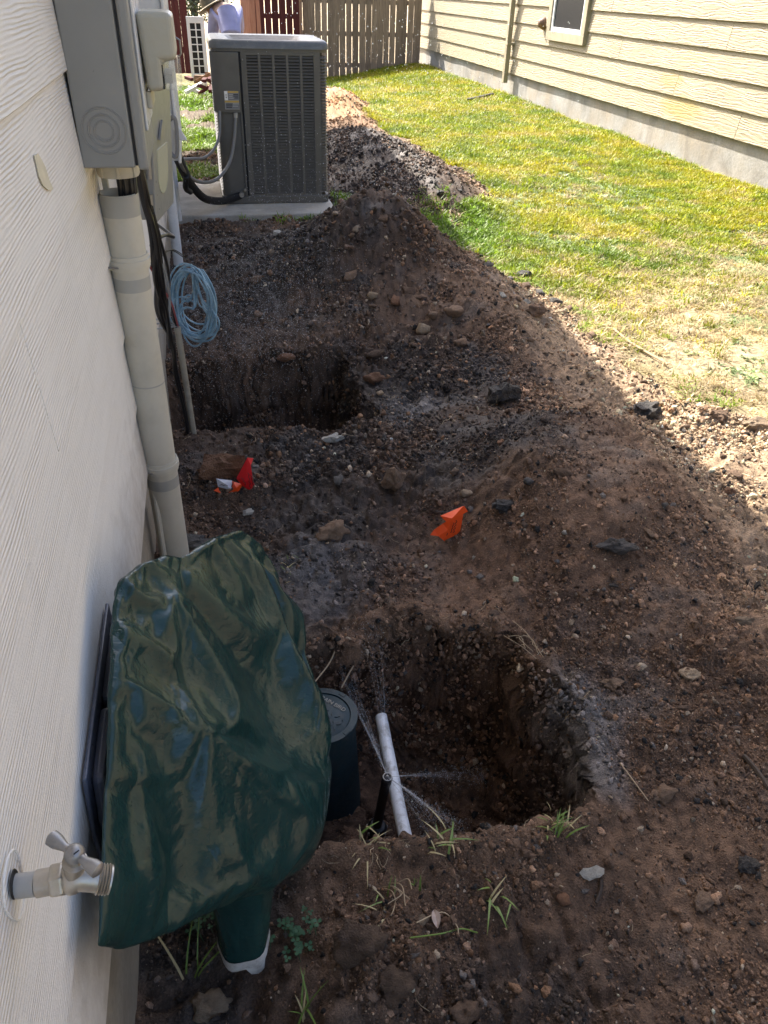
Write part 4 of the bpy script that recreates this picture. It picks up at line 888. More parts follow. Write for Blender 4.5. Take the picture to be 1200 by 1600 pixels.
m = MB(); m.cyl((-.135, 2.725, gz(-.135, 2.72) - .08), (-.1465, 2.72, .474), .0115, n=12); sc_ = m.build('slim_conduit', M['conduit'], org=(-.135, 2.72, 0), smooth=True)
tag(sc_, 'slim dusty conduit standing in the soil below the blue cable coil', 'conduit')
# pale blue cable coil: one long cable wound in loops that slump into two lobes
pts = []; N_ = 18
for i in range(N_):
    low = i % 3 == 2; cx, cz, rx, rz_ = (-.083, .555, .066, .140) if not low else (-.080, .495, .074, .088)
    cx += rnd.uniform(-.012, .012); cz += rnd.uniform(-.018, .018); rx *= rnd.uniform(.66, 1.14); rz_ *= rnd.uniform(.68, 1.10); cy = 2.745 + rnd.uniform(-.026, .026); tl = rnd.uniform(-.25, .25); sl = rnd.uniform(-.15, .35)
    for k in range(14):
        a = math.pi / 2 + 2 * math.pi * k / 14; u, v_ = rx * math.cos(a), rz_ * math.sin(a) * (1.0 if math.sin(a) < 0 else .95)
        pts.append(Vector((cx + u * math.cos(tl) - v_ * math.sin(tl) * .5, cy - u * .5 + v_ * sl * .4, cz + v_ + u * math.sin(tl) * .6)))
o = MB().tube(bez(pts, 3), .0031, 7).build('cable_coil', M['blue'], org=(-.083, 2.745, .40), smooth=True); tag(o, 'loosely wound coil of pale blue cable hanging by the wall above the slim conduit', 'cable coil')

# wall panel behind the bag
wp = thing('wall_panel', (-.235, .87, .3), 'blue grey plastic cover fixed to the white wall behind the green bag', 'cover')
m = MB(); Yp = [(.690, .555), (.70, .617), (1.05, .617), (1.075, .57)]
m.prism([(-.234, .672, .25), (-.234, .672, .548), (-.234, .700, .625), (-.234, 1.06, .622), (-.234, 1.06, .25)], (.006, 0, 0)); m.build('flange', M['panel'], wp, bevel=.002)
m = MB(); m.prism([(-.228, .69, .25), (-.228, .69, .54), (-.228, .715, .605), (-.228, .845, .603), (-.228, .845, .25)], (.018, 0, 0)); m.build('raised_face', M['panel'], wp, bevel=.008)
m = MB(); m.prism([(-.228, .862, .25), (-.228, .862, .603), (-.228, 1.045, .602), (-.228, 1.045, .25)], (.018, 0, 0)); m.build('raised_face', M['panel'], wp, bevel=.008)

# hose bib in the near corner
hb = thing('hose_bib', (-.236, .45, .797), 'weathered brass garden tap with a tee handle sticking out of the white wall', 'tap'); hb.scale = (.84, .84, .84)
MB().cyl((-.26, .455, .796), (-.212, .45, .799), .0135, n=18).build('pipe', M['boxlight'], hb, smooth=True)
MB().lathe((-.212, .45, .799), (1, 0, .03), [(.0150, 0), (.0150, .016), (.0125, .018)], 18).build('collar', M['brass'], hb, smooth=True)
MB().lathe((-.1965, .45, .7995), (1, 0, .02), [(.0185, 0), (.0195, .003), (.0195, .012), (.0185, .015)], 6).build('hex_nut', M['brass'], hb, bevel=.0015)
MB().tube(bez([(-.183, .45, .799), (-.176, .45, .800), (-.167, .449, .802), (-.160, .448, .800), (-.152, .447, .796), (-.1475, .4465, .793)], 4), [.0155, .017, .018, .0185, .019, .019, .0185, .018, .0175, .017, .0165, .0165, .016, .016, .0155, .0155, .015, .015, .015, .015, .015], 18).build('body', M['brass'], hb, smooth=True)
for i in range(4): MB().lathe(Vector((-.1482, .4465, .7935)) + Vector((.93, -.02, -.36)).normalized() * .0032 * i, (.93, -.02, -.36), [(.0155, 0), (.0172, .0012), (.0155, .0026)], 20).build('spout_thread', M['brass'], hb, smooth=True)
sp = Vector((-.1482, .4465, .7935)) + Vector((.93, -.02, -.36)).normalized() * .0125; MB().lathe(sp, (.93, -.02, -.36), [(.0158, 0), (.0158, .002), (.0118, .002), (.0118, -.012)], 20).build('spout_lip', M['brass'], hb, smooth=True)
st0 = Vector((-.171, .449, .806)); st1 = Vector((-.163, .447, .843))
MB().lathe(st0, st1 - st0, [(.0125, -.004), (.0135, .006), (.0115, .010), (.0115, .020), (.0135, .022), (.0135, .027), (.0085, .029), (.0085, .036)], 16).build('bonnet', M['brass'], hb, smooth=True)
hd = Vector((.72, -.62, -.10)).normalized(); c_ = st1 + Vector((0, 0, .004))
hndl = MB().ball(c_, .0112, 14, 9).build('handle', M['steel'], hb, smooth=True)
for sg in (-1, 1): MB().tube([c_ + hd * sg * .007, c_ + hd * sg * .014, c_ + hd * sg * .026, c_ + hd * sg * .034, c_ + hd * sg * .0365], [.005, .0048, .0085, .0088, .0055], 12).build('grip', M['steel'], hndl, smooth=True)
cz_ = c_ + Vector((.35, -.45, .82)).normalized() * .0102
MB().lathe(cz_, (.35, -.45, .82), [(.0052, 0), (.0052, .0016), (.004, .0024)], 12).build('screw', M['steel'], hndl, smooth=True)
MB().box(-.0032, .0032, -.0007, .0007, 0, .0006, Matrix.Translation(cz_ + Vector((.35, -.45, .82)).normalized() * .0025) @ Vector((.35, -.45, .82)).to_track_quat('Z', 'Y').to_matrix().to_4x4()).build('slot', M['black'], hndl)
m = MB(); m.tube([(-.2352, .45 + .032 * math.cos(a) * (1 + .1 * math.sin(3 * a)), .800 + .044 * math.sin(a) * (1 + .08 * math.cos(2 * a))) for a in np.linspace(0, 6.2832, 41)], .0016, 5, False); m.build('caulk_ring', M['siding'], hb, smooth=True)
MB().lathe((-.2352, .452, .803), (1, 0, 0), [(.016, 0), (.015, .0012)], 20).build('wall_hole', M['black'], hb)

# ================================================================ green insulated bag over the backflow valve
BD = ([4,0,0,0,1,7,7,6,7,6,7,7,7,7,7,7,7,8,8,7,8,7,8,8,8,8,8,8,9,9,9,9,10,10,9,11,10,10,11,11,10,11,11,11,11,11,12,12,12,12,13,-413,5,1,4,2,7,6,7,7,7,7,7,8,8,7,8,8,7,9,8,8,8,8,7,9,10,
9,9,6,9,10,9,10,10,9,7,12,12,11,9,10,10,12,11,11,10,13,9,10,12,7,-420,9,3,5,2,6,4,6,8,7,9,9,6,6,8,8,8,9,11,6,9,9,7,7,10,11,12,9,3,10,11,9,8,10,10,11,8,12,13,12,10,7,11,12,12,11,12,8,
11,8,5,-428,12,4,7,1,5,3,7,8,9,10,5,8,8,8,8,9,6,12,9,8,11,8,7,10,12,11,8,5,11,10,11,8,9,12,10,10,12,13,12,9,7,9,15,11,12,9,8,11,4,4,-436,15,4,9,0,5,4,8,7,10,9,2,8,8,7,8,8,9,13,10,8,
11,11,7,10,13,10,10,5,11,13,12,9,8,11,8,14,13,12,11,9,7,9,16,12,11,7,9,8,2,2,-443,16,6,10,1,3,7,7,7,11,7,1,7,7,6,8,9,11,13,12,9,10,11,8,11,13,11,11,6,12,15,11,10,8,9,10,14,10,14,14,
8,7,9,14,14,11,6,9,4,3,0,-451,18,6,11,2,3,8,6,9,11,5,0,5,5,8,8,9,12,13,11,9,10,11,11,13,11,12,13,8,14,15,12,8,7,10,14,12,10,14,15,9,7,11,13,13,10,6,8,0,1,2,-459,19,7,13,1,6,6,7,10,10,
3,2,1,5,7,8,9,13,11,11,9,10,12,13,13,13,11,15,12,15,15,10,9,6,15,13,10,10,16,17,9,7,11,15,12,8,5,5,-1,2,1,-467,20,8,14,1,8,6,7,11,9,3,1,0,3,5,8,11,11,10,12,10,10,13,13,13,13,13,15,17,
16,10,10,12,10,15,12,9,12,18,17,9,8,13,14,10,7,5,1,-1,4,0,-476,21,10,14,2,9,5,8,11,9,3,-1,-1,3,3,8,10,9,11,12,11,11,14,15,14,12,16,16,17,14,8,12,12,14,15,9,10,16,18,18,9,10,14,13,6,
7,5,-2,-1,6,-1,-484,21,12,15,3,9,6,9,10,8,3,0,-2,0,3,7,8,9,11,12,12,13,16,17,13,13,17,17,16,9,9,14,14,14,14,10,13,17,18,20,9,12,15,10,3,7,5,-3,-1,8,-4,-491,22,13,16,3,9,7,10,10,6,3,
0,-1,-2,4,4,5,10,11,12,14,17,17,17,12,16,16,17,13,6,10,16,13,14,17,11,14,17,20,22,12,12,13,8,1,8,5,-5,-2,8,-6,-495,22,16,16,3,9,8,11,9,4,3,1,-3,1,0,2,7,10,11,15,15,17,17,17,13,16,17,
15,9,6,13,14,14,16,18,12,15,19,21,21,13,13,12,7,1,6,6,-5,-3,5,-5,-500,23,17,14,6,9,10,11,6,4,3,0,-1,-1,-1,3,7,10,12,15,16,17,18,17,15,17,15,11,7,8,13,14,16,18,18,14,16,19,22,22,12,12,
13,6,1,6,5,-5,-3,4,-7,-504,23,18,12,10,9,11,9,5,4,2,1,-1,-2,0,4,6,11,13,15,16,17,19,18,15,15,15,8,7,10,14,15,17,18,19,14,17,21,22,21,14,11,12,6,0,5,4,-3,-6,5,-8,-508,23,19,10,11,12,
11,7,5,4,1,0,0,-2,1,3,8,11,13,16,16,19,19,17,14,14,14,7,9,11,15,16,17,20,18,15,18,21,23,20,14,10,12,6,0,5,1,-5,-5,7,-8,-513,23,20,8,14,13,9,7,4,3,1,1,-1,-1,1,4,9,12,13,16,18,18,18,16,
13,16,13,6,10,14,16,17,17,19,18,15,20,22,22,18,13,11,13,5,0,4,-2,-7,0,8,-10,-517,22,20,9,14,13,10,5,5,2,1,0,0,-1,2,7,9,12,14,16,19,18,17,15,12,16,12,7,12,16,17,17,16,19,18,16,21,23,
21,15,10,15,13,5,0,4,-4,-8,0,11,-11,-522,23,18,9,14,14,9,6,4,2,0,0,-1,1,4,8,10,12,16,17,18,17,17,12,14,16,10,9,15,17,17,17,15,19,17,19,21,23,17,12,14,16,12,6,0,4,-5,-9,1,12,-12,-527,
23,17,9,15,13,10,5,4,1,1,-1,-1,3,6,9,10,13,16,18,18,17,17,9,15,15,8,13,17,18,17,15,16,18,17,22,22,21,14,10,17,17,11,6,1,4,-6,-11,2,13,-13,-531,22,15,11,15,13,10,5,3,1,0,-1,1,5,7,9,11,
14,17,18,18,18,12,10,15,13,11,15,18,18,15,15,16,16,22,22,20,16,14,12,18,17,12,7,2,3,-4,-12,-2,14,-16,-531,22,13,12,15,14,9,5,2,1,0,0,3,5,8,9,12,14,18,19,18,17,9,12,14,12,14,17,18,16,
14,14,16,20,22,19,18,14,15,14,19,17,12,9,3,3,-4,-13,-5,13,-16,-532,21,12,13,15,14,8,5,2,0,0,2,5,6,8,11,12,15,18,19,18,15,9,12,13,12,16,19,17,13,13,15,19,21,19,17,16,14,14,18,20,17,12,
9,3,5,-3,-16,-3,10,-18,-532,21,11,13,15,14,8,4,2,0,2,4,4,7,10,12,11,15,19,19,17,14,9,11,13,14,18,18,14,10,15,19,20,17,16,18,15,13,17,19,20,16,13,9,5,7,-4,-17,-4,9,-19,-533,20,12,12,
15,13,8,4,2,1,4,3,6,10,10,10,12,16,19,18,17,13,8,12,13,17,18,15,10,13,18,19,16,14,16,19,13,16,19,18,16,13,16,11,9,7,-2,-18,-8,10,-20,-533,20,13,11,14,13,8,3,2,3,4,4,9,10,9,9,14,17,18,
19,16,11,9,12,15,18,16,11,10,17,20,16,14,12,18,16,15,16,16,16,14,13,16,16,13,8,0,-18,-12,10,-20,-534,20,14,9,15,12,7,3,4,3,4,8,10,8,8,10,15,17,19,18,15,10,9,14,18,17,11,9,16,20,17,14,
13,10,16,13,15,15,15,15,13,15,15,16,16,13,3,-15,-17,10,-21,-534,18,15,10,14,12,6,4,5,2,8,10,8,8,9,9,16,18,19,18,13,9,11,16,18,13,8,14,19,19,13,14,13,7,11,12,15,14,15,14,14,15,17,21,
12,12,11,-11,-20,8,-22,-534,19,13,10,15,11,7,4,3,6,9,8,9,9,9,10,17,17,20,17,12,8,14,17,15,8,12,19,18,14,14,13,12,10,9,10,10,12,14,15,15,17,19,22,18,6,9,-1,-22,6,-23,-535,20,13,10,13,
12,6,2,7,7,7,7,9,9,11,12,18,18,20,16,9,11,16,16,8,10,19,18,15,13,12,10,9,10,10,11,12,11,10,14,17,19,21,22,22,11,0,4,-20,6,-28,-535,19,16,8,12,10,6,5,9,8,9,7,8,8,13,12,18,18,19,15,8,
14,17,10,8,17,19,14,12,10,8,9,8,10,10,11,14,14,12,11,18,20,22,22,23,18,5,-10,-17,10,-31,-536,19,15,13,10,6,10,10,9,8,7,7,7,8,16,10,17,19,19,12,10,16,13,6,15,19,14,10,9,7,8,8,9,10,11,
11,12,15,16,11,20,21,22,22,25,20,8,-7,-20,7,-34,-536,17,20,17,5,10,11,8,7,6,6,6,11,11,17,9,16,19,19,9,14,13,6,14,18,14,8,7,7,8,9,9,9,10,10,12,12,13,18,14,20,22,23,23,26,21,9,0,-19,-1,
-37,-536,20,23,14,3,13,9,6,5,5,7,8,13,15,18,9,13,20,18,9,13,6,13,18,12,7,7,7,7,8,8,9,9,9,11,12,13,14,18,19,22,23,23,22,26,22,10,0,-10,-11,-38,-537,24,21,12,3,14,6,5,5,6,7,11,14,18,18,
12,10,20,16,9,7,12,18,10,6,8,8,9,8,8,7,6,6,10,11,13,14,15,16,21,22,24,26,24,26,21,10,-4,1,-15,-42,-537,25,21,10,4,14,5,4,5,6,9,12,16,20,18,13,7,21,15,7,9,17,8,9,9,9,7,6,6,5,6,8,8,10,
11,12,14,16,18,21,22,24,24,26,27,23,9,0,-13,-6,-39,-538,27,17,9,7,14,3,3,6,7,11,14,18,21,18,13,7,20,9,9,16,10,9,8,7,5,5,5,5,8,10,12,7,8,9,11,13,17,19,21,23,24,24,26,28,23,6,0,-17,-2,
-35,-538,28,13,7,12,13,4,1,6,9,13,16,19,21,21,11,7,14,8,10,14,8,7,6,5,6,5,8,9,10,12,13,8,7,7,8,10,18,20,22,22,24,25,27,29,22,7,-3,-15,-3,-33,-538,29,8,9,15,10,2,6,4,12,14,18,20,21,21,
5,13,14,14,6,0,7,5,6,7,8,9,10,10,11,14,9,1,6,8,9,13,17,21,21,23,24,26,27,30,20,6,-6,-11,0,-33,-539,29,5,14,13,6,1,7,10,16,13,18,20,22,19,8,6,15,13,-2,2,9,13,6,10,11,8,8,10,12,9,3,-3,
7,9,10,14,18,20,22,23,24,26,29,29,19,5,-4,-13,5,-35,-539,30,5,13,7,6,4,10,17,14,12,19,22,19,9,14,12,7,6,11,3,3,12,15,12,8,10,8,10,7,3,-2,-1,8,10,11,14,19,20,21,23,26,26,29,29,17,4,-3,
-12,8,-36,-539,31,3,13,4,5,11,14,17,10,15,21,20,10,10,19,6,0,10,14,9,7,7,13,17,11,7,6,8,4,-2,-3,4,8,11,11,15,18,21,21,23,26,27,30,28,16,2,-4,-10,11,-35,-540,31,2,14,0,14,12,16,11,9,
19,22,12,5,16,17,2,0,14,13,10,5,9,13,19,14,2,5,10,-1,-4,0,6,9,10,12,16,18,20,22,23,26,28,30,28,11,-5,-8,-2,20,-35,-540,31,3,12,2,17,15,14,6,13,21,18,3,9,18,15,0,-1,15,9,12,6,11,15,18,
18,0,6,6,-6,-3,3,7,10,10,12,17,18,20,22,23,29,28,29,26,3,-11,-8,10,25,-36,-540,32,2,11,5,18,17,8,7,17,18,16,1,12,14,14,-2,0,16,9,9,9,13,17,17,20,-1,6,2,-7,-3,5,8,10,9,14,17,18,20,22,
24,31,27,29,21,-6,-11,-2,22,23,-37,-541,31,1,11,9,20,15,6,14,17,15,3,2,16,15,12,-3,1,15,12,6,11,16,17,18,19,-1,4,-3,-8,0,7,10,7,11,15,17,18,19,23,26,30,29,30,14,-11,-12,2,23,27,-35,
-541,29,0,11,16,20,11,11,17,11,3,0,12,13,16,11,-4,2,15,13,8,12,17,18,19,16,1,-1,-8,-6,4,8,7,10,11,16,17,18,19,23,27,30,32,28,6,-12,-12,6,23,25,-28,-541,30,3,8,20,18,11,14,8,4,1,8,12,
12,16,9,-4,5,17,10,10,14,18,18,20,11,0,-5,-9,-1,5,9,12,8,10,16,16,21,19,21,28,30,32,26,-2,-14,-8,9,22,23,-20,-541,29,8,8,20,16,12,8,2,1,7,11,11,12,14,8,-2,7,16,9,13,16,18,20,18,6,-3,
-8,-6,2,7,13,12,3,14,15,18,22,18,20,28,30,32,21,-9,-10,-7,11,22,22,-14,-541,25,15,9,21,14,6,0,1,7,9,10,10,14,10,6,4,8,13,12,15,18,19,20,14,2,-6,-8,-3,5,12,14,4,5,15,16,22,23,14,19,28,
32,32,12,-13,-7,-5,14,22,21,-9,-541,27,18,12,15,4,2,1,7,8,8,9,12,10,9,13,-1,12,13,14,16,19,20,20,8,-2,-9,-6,2,9,16,7,2,8,16,21,25,14,17,18,31,32,29,3,-15,-6,0,15,23,21,-6,-541,30,20,
7,5,3,3,6,8,8,8,9,12,11,17,2,2,12,14,16,18,19,22,14,3,-6,-8,-2,7,15,11,1,3,13,20,24,18,19,17,16,27,33,26,-5,-15,-3,5,21,19,33,-17,-541,32,18,-1,0,6,7,8,8,9,9,9,13,18,13,0,0,12,15,18,
19,21,20,9,-2,-9,-5,3,14,15,3,-1,7,17,26,22,19,19,17,13,23,33,21,-15,-10,0,15,24,16,35,-22,-541,30,14,-5,4,13,6,7,6,10,9,11,19,18,5,-3,5,13,16,18,20,22,15,3,-6,-9,0,11,17,8,-3,2,12,
24,26,21,20,18,17,14,17,32,15,-21,-8,6,26,22,15,32,-23,-541,33,16,-13,8,10,5,8,9,9,12,16,19,10,-1,2,6,14,17,20,20,20,10,-3,-8,-5,8,16,12,-1,-2,7,20,27,24,20,20,17,17,15,13,31,7,-24,
-4,13,30,20,15,30,-23,-542,35,11,-11,13,3,8,8,10,11,14,19,17,6,3,-2,5,15,18,20,21,15,3,-6,-7,2,16,14,3,-4,2,16,26,25,21,21,17,15,18,13,17,30,-6,-23,1,21,31,18,15,27,-23,-542,35,7,-7,
13,3,8,9,11,14,18,17,6,10,7,-3,3,17,19,21,18,8,-2,-8,0,12,17,5,-4,-3,12,23,27,22,21,15,16,14,15,15,28,21,-15,-21,8,28,30,16,15,24,-23,-542,33,1,-1,16,7,5,9,13,17,18,5,4,14,12,-3,3,18,
20,20,13,2,-6,-4,9,19,8,-3,-7,7,20,27,24,21,16,9,16,13,18,19,30,14,-18,-21,17,31,29,15,15,21,-23,-542,30,8,-3,10,15,8,9,15,13,5,3,12,12,15,-2,4,19,21,17,7,-3,-6,5,17,14,-2,-6,-1,14,
25,25,22,18,11,8,13,16,17,25,28,12,-15,-23,18,32,29,15,13,19,-21,-537,29,13,-3,10,15,7,11,12,3,5,11,12,12,15,-2,5,19,21,13,1,-6,0,15,16,3,-6,-4,5,19,26,24,20,13,8,8,13,16,18,25,28,14,
-11,-23,11,31,30,19,6,21,-18,-530,27,16,0,11,10,8,12,0,4,11,16,13,10,13,-1,5,21,18,8,-4,-4,11,17,9,-4,-7,-1,12,23,26,21,16,9,5,11,14,15,18,24,29,17,-9,-22,5,29,31,21,6,16,-14,-522,26,
17,4,10,4,11,0,5,8,11,16,17,11,11,-2,7,21,15,0,-5,7,17,12,0,-6,-7,4,19,25,23,18,12,4,6,14,15,15,16,24,29,18,-5,-20,-2,27,31,23,2,15,-9,-514,23,16,9,3,9,3,6,8,8,9,17,17,12,10,-1,9,19,
8,-4,4,16,12,4,-3,-8,-4,12,22,24,21,13,6,4,13,16,16,13,12,23,28,21,-4,-15,-8,23,31,23,0,13,-2,-507,20,15,7,9,4,6,7,10,7,8,17,18,12,7,-2,14,15,-1,4,14,12,5,1,-6,-10,4,18,25,22,16,7,2,
11,17,17,15,12,10,21,28,21,-3,-13,-10,19,30,24,-3,13,3,-499,18,10,8,6,6,6,8,11,9,10,18,12,12,11,-1,18,3,3,16,10,3,4,-2,-9,-6,13,23,23,19,10,1,10,13,14,19,15,11,7,21,28,21,-4,-13,-8,
16,29,25,-4,9,10,-492,18,12,8,7,5,1,7,11,11,13,18,13,2,10,11,10,5,14,9,4,0,4,-7,-9,4,20,24,21,12,3,7,11,11,17,17,18,7,7,21,28,21,-3,-13,-4,9,28,26,3,-3,15,-484,16,7,9,6,5,4,10,11,16,
18,15,4,5,11,9,8,13,2,9,2,3,-4,-7,-2,15,23,21,15,4,7,10,7,14,18,20,14,4,8,24,26,19,-2,-13,-2,7,26,25,10,4,4,-477,18,2,11,5,5,5,12,17,18,13,6,5,1,7,13,12,6,8,4,1,-3,-4,-2,10,20,22,17,
5,7,11,6,8,17,19,18,11,3,10,25,25,16,-1,-12,-2,8,24,19,20,11,-6,-469,18,2,9,10,1,9,17,17,9,4,5,4,2,10,16,5,10,3,5,-1,4,-8,5,17,22,18,7,7,13,4,7,9,16,19,20,6,4,13,27,20,11,1,-9,1,8,22,
11,21,21,-9,-462,18,3,10,2,8,17,16,6,0,3,4,6,10,14,7,12,6,6,6,2,-1,-8,12,20,19,9,7,13,5,7,7,9,17,21,17,2,3,19,27,9,14,3,0,4,8,13,8,22,21,-7,-454,15,5,5,13,12,13,3,0,3,5,6,8,11,9,11,
6,7,11,6,5,-5,5,8,19,12,8,11,5,6,10,7,10,18,21,12,0,6,23,22,4,15,11,3,5,13,-2,13,18,21,-5,-447,16,5,8,13,11,2,3,6,4,4,2,9,10,10,10,13,9,8,5,2,-1,1,14,15,9,11,5,4,10,12,5,10,20,20,7,
-1,10,24,16,2,15,16,-3,12,13,11,3,14,20,-4,-437,16,6,10,13,2,0,4,9,4,-2,4,12,13,12,15,6,2,10,-2,6,6,-4,20,13,7,4,6,13,8,10,5,11,22,17,1,0,15,24,6,8,9,13,16,2,10,18,15,2,11,2,-427,11,
9,12,2,6,3,2,9,6,-2,11,15,12,10,1,2,11,-2,9,13,-1,2,12,6,7,9,11,12,10,9,11,8,22,9,-1,4,18,18,3,11,9,13,13,18,6,9,16,5,6,4,-417,13,8,5,3,4,3,5,10,3,8,13,12,4,0,5,12,9,-1,12,10,8,-12,
11,11,11,11,6,8,10,13,16,3,19,3,3,7,21,6,10,16,17,9,1,16,15,6,5,12,12,-2,-407,9,9,5,7,6,5,1,9,7,10,10,9,2,1,10,12,7,6,6,7,4,-9,14,10,14,10,8,10,11,11,13,7,8,8,8,9,14,8,11,13,12,9,7,
9,10,8,7,9,11,-2,-397,5,5,5,5,5,5,6,5,6,7,6,7,7,6,7,7,8,7,8,8,7,8,8,7,8,7,8,8,8,8,8,8,9,9,9,10,10,10,11,10,11,9,9,9,9,10,9,9,10,9,-413,2,4,-3,6,5,5,7,7,7,5,8,8,7,6,8,7,9,8,8,6,8,8,6,
7,7,9,9,8,10,10,12,9,11,12,8,13,12,7,13,13,10,11,13,11,14,9,16,12,-407,1,4,-2,6,3,8,3,9,8,4,7,9,9,7,8,5,6,9,7,10,5,6,9,5,5,8,10,8,10,11,13,12,12,9,12,14,10,7,12,13,12,10,12,14,11,13,
17,13,-413,1,6,-5,5,3,7,5,9,7,7,7,8,11,5,8,4,7,6,9,7,7,6,7,6,5,6,9,8,11,12,13,13,13,9,13,14,11,7,12,13,13,9,14,14,11,15,17,16,-420,2,6,-6,5,0,6,8,9,7,6,10,8,9,7,7,6,7,3,7,5,8,6,5,6,
6,6,8,10,11,13,13,13,13,12,12,14,9,8,14,14,14,7,15,15,13,15,17,15,-424,3,6,-7,5,0,5,7,8,9,8,9,7,8,9,7,5,6,6,3,7,4,6,6,5,6,9,8,8,12,15,11,14,13,12,14,14,7,11,15,13,15,9,14,14,15,16,18,
17,-431,3,6,-8,5,0,6,6,7,9,9,8,10,6,6,8,6,6,6,4,3,4,6,6,7,7,6,9,11,13,11,12,14,14,12,15,12,7,14,14,15,14,14,13,12,17,17,18,21,-441,5,5,-8,4,0,5,9,6,8,10,9,6,7,5,9,4,5,5,6,2,4,6,6,9,
9,5,10,10,12,13,10,14,16,14,13,9,8,16,15,14,14,15,15,15,19,17,18,19,-446,5,5,-8,3,0,5,10,6,8,10,9,4,4,8,7,3,5,5,4,3,5,7,6,9,9,8,10,8,11,13,12,14,16,14,12,6,12,17,14,17,15,13,16,18,21,
17,20,17,-453,7,4,-9,3,1,4,10,8,8,9,7,6,3,4,7,7,2,2,5,4,4,8,8,10,6,10,10,11,9,11,15,14,14,14,9,8,15,16,15,18,16,14,16,20,23,18,21,16,-461,9,4,-10,1,2,6,7,10,9,7,6,6,3,4,5,8,3,-2,4,5,
6,7,9,11,6,8,10,11,10,11,14,16,14,14,6,10,16,16,17,18,16,16,17,21,23,22,19,15,-465,10,3,-9,1,1,8,7,8,7,9,6,2,4,4,6,7,0,-2,4,7,6,5,11,9,7,7,10,11,11,11,14,16,15,12,5,12,16,17,18,18,18,
15,19,23,23,23,19,16,-469,11,2,-9,1,2,8,9,7,5,6,5,2,4,6,6,4,-1,-1,5,6,4,8,10,8,6,9,9,12,10,12,14,16,15,10,6,13,17,17,19,19,18,16,20,24,24,23,21,15,-472,11,2,-8,1,2,7,9,6,6,5,2,3,6,5,
4,1,-2,2,6,4,5,8,10,7,5,9,10,12,10,12,15,15,15,9,7,15,16,18,20,20,17,18,21,25,25,22,25,13,-475,11,1,-7,2,1,8,8,5,6,4,0,6,6,2,3,1,-2,2,6,3,9,7,7,8,6,7,10,12,10,12,15,16,14,7,10,15,17,
19,20,20,19,18,23,25,25,23,25,16,-480,11,0,-6,3,1,8,7,3,6,1,4,8,3,0,4,-1,-1,1,6,5,11,8,3,5,7,7,11,11,10,13,14,16,13,8,11,16,18,18,21,21,19,19,24,26,26,26,24,18,-486,10,0,-3,2,1,7,6,
2,5,2,7,6,3,-2,1,0,-1,3,4,10,9,4,6,2,6,8,11,10,11,13,15,16,11,9,13,17,17,19,21,21,20,21,25,27,27,28,24,16,-491,9,0,2,0,2,7,2,4,3,7,5,3,4,-3,-2,1,0,3,6,11,5,3,6,3,5,9,10,10,12,13,15,
15,11,9,15,17,19,18,22,21,20,23,26,28,28,28,26,13,-495,8,0,5,-3,4,7,3,2,4,7,6,3,0,-5,-2,2,1,4,9,10,2,2,6,2,6,9,9,11,12,13,15,15,9,12,16,17,19,18,22,21,22,25,26,29,29,29,26,11,-498,6,
-1,6,-1,3,7,6,2,5,7,5,0,-3,-6,-1,2,1,8,10,6,1,2,5,3,5,9,10,10,12,13,15,14,10,13,17,18,19,19,21,22,23,26,27,29,30,30,27,9,-500,2,1,7,0,4,7,2,4,8,6,1,-1,-5,-5,0,1,4,9,10,3,-1,3,4,3,6,
8,10,11,12,12,15,13,10,15,17,19,19,19,21,22,24,26,28,29,30,31,28,9,-503,1,4,7,2,3,7,2,5,7,6,-1,-4,-6,-3,-1,3,6,10,8,3,-3,2,4,3,6,8,10,11,11,12,15,12,11,16,18,18,20,19,21,23,24,26,28,
30,30,31,29,10,-505,2,4,8,4,1,6,4,4,7,4,-3,-6,-5,-2,0,4,7,10,6,2,-4,2,3,4,7,8,9,11,10,12,15,10,14,17,17,19,20,19,22,23,24,26,28,30,31,31,30,10,-506,4,3,8,5,1,3,7,6,5,0,-5,-6,-4,-1,1,
6,9,7,6,1,-5,1,3,4,7,8,10,10,10,11,15,10,15,17,18,19,20,20,22,23,24,26,28,30,31,32,31,9,-507,7,3,8,5,1,1,8,7,2,-2,-6,-5,-3,0,3,7,10,6,5,-2,-5,0,3,6,6,8,9,10,11,10,14,11,16,17,18,19,
20,21,22,23,24,26,28,31,31,32,32,9,-506,6,3,9,3,0,4,8,6,-1,-3,-6,-5,-1,1,4,8,9,7,2,-4,-5,1,3,6,7,8,8,10,10,10,13,13,16,18,18,19,20,21,22,23,24,26,28,31,32,32,32,9,-504,4,5,9,2,0,6,7,
3,-2,-5,-6,-2,-1,3,6,7,10,5,0,-6,-3,0,4,6,6,8,9,9,10,10,12,14,17,17,19,19,20,21,22,23,24,26,28,31,32,33,33,9,-503,1,7,9,1,1,7,6,0,-4,-5,-4,-1,1,4,6,8,9,3,-2,-7,-3,1,5,5,7,8,8,9,10,10,
13,15,16,18,18,20,20,21,22,23,24,25,28,31,32,33,34,10,-505,3,8,8,0,3,7,4,-3,-5,-4,-2,1,3,5,6,6,8,2,-5,-6,-3,2,5,5,7,8,8,9,10,11,13,15,16,17,19,19,21,21,22,23,23,25,28,31,33,33,33,15,
-509,4,9,7,-1,5,6,1,-5,-4,-2,0,3,3,5,6,6,7,-2,-6,-6,-1,2,5,6,6,8,8,9,10,12,13,15,16,17,19,19,20,22,22,23,23,25,28,30,32,34,33,18,-511,5,10,4,-1,8,4,-3,-3,-4,0,4,3,3,3,6,7,4,-4,-8,-5,
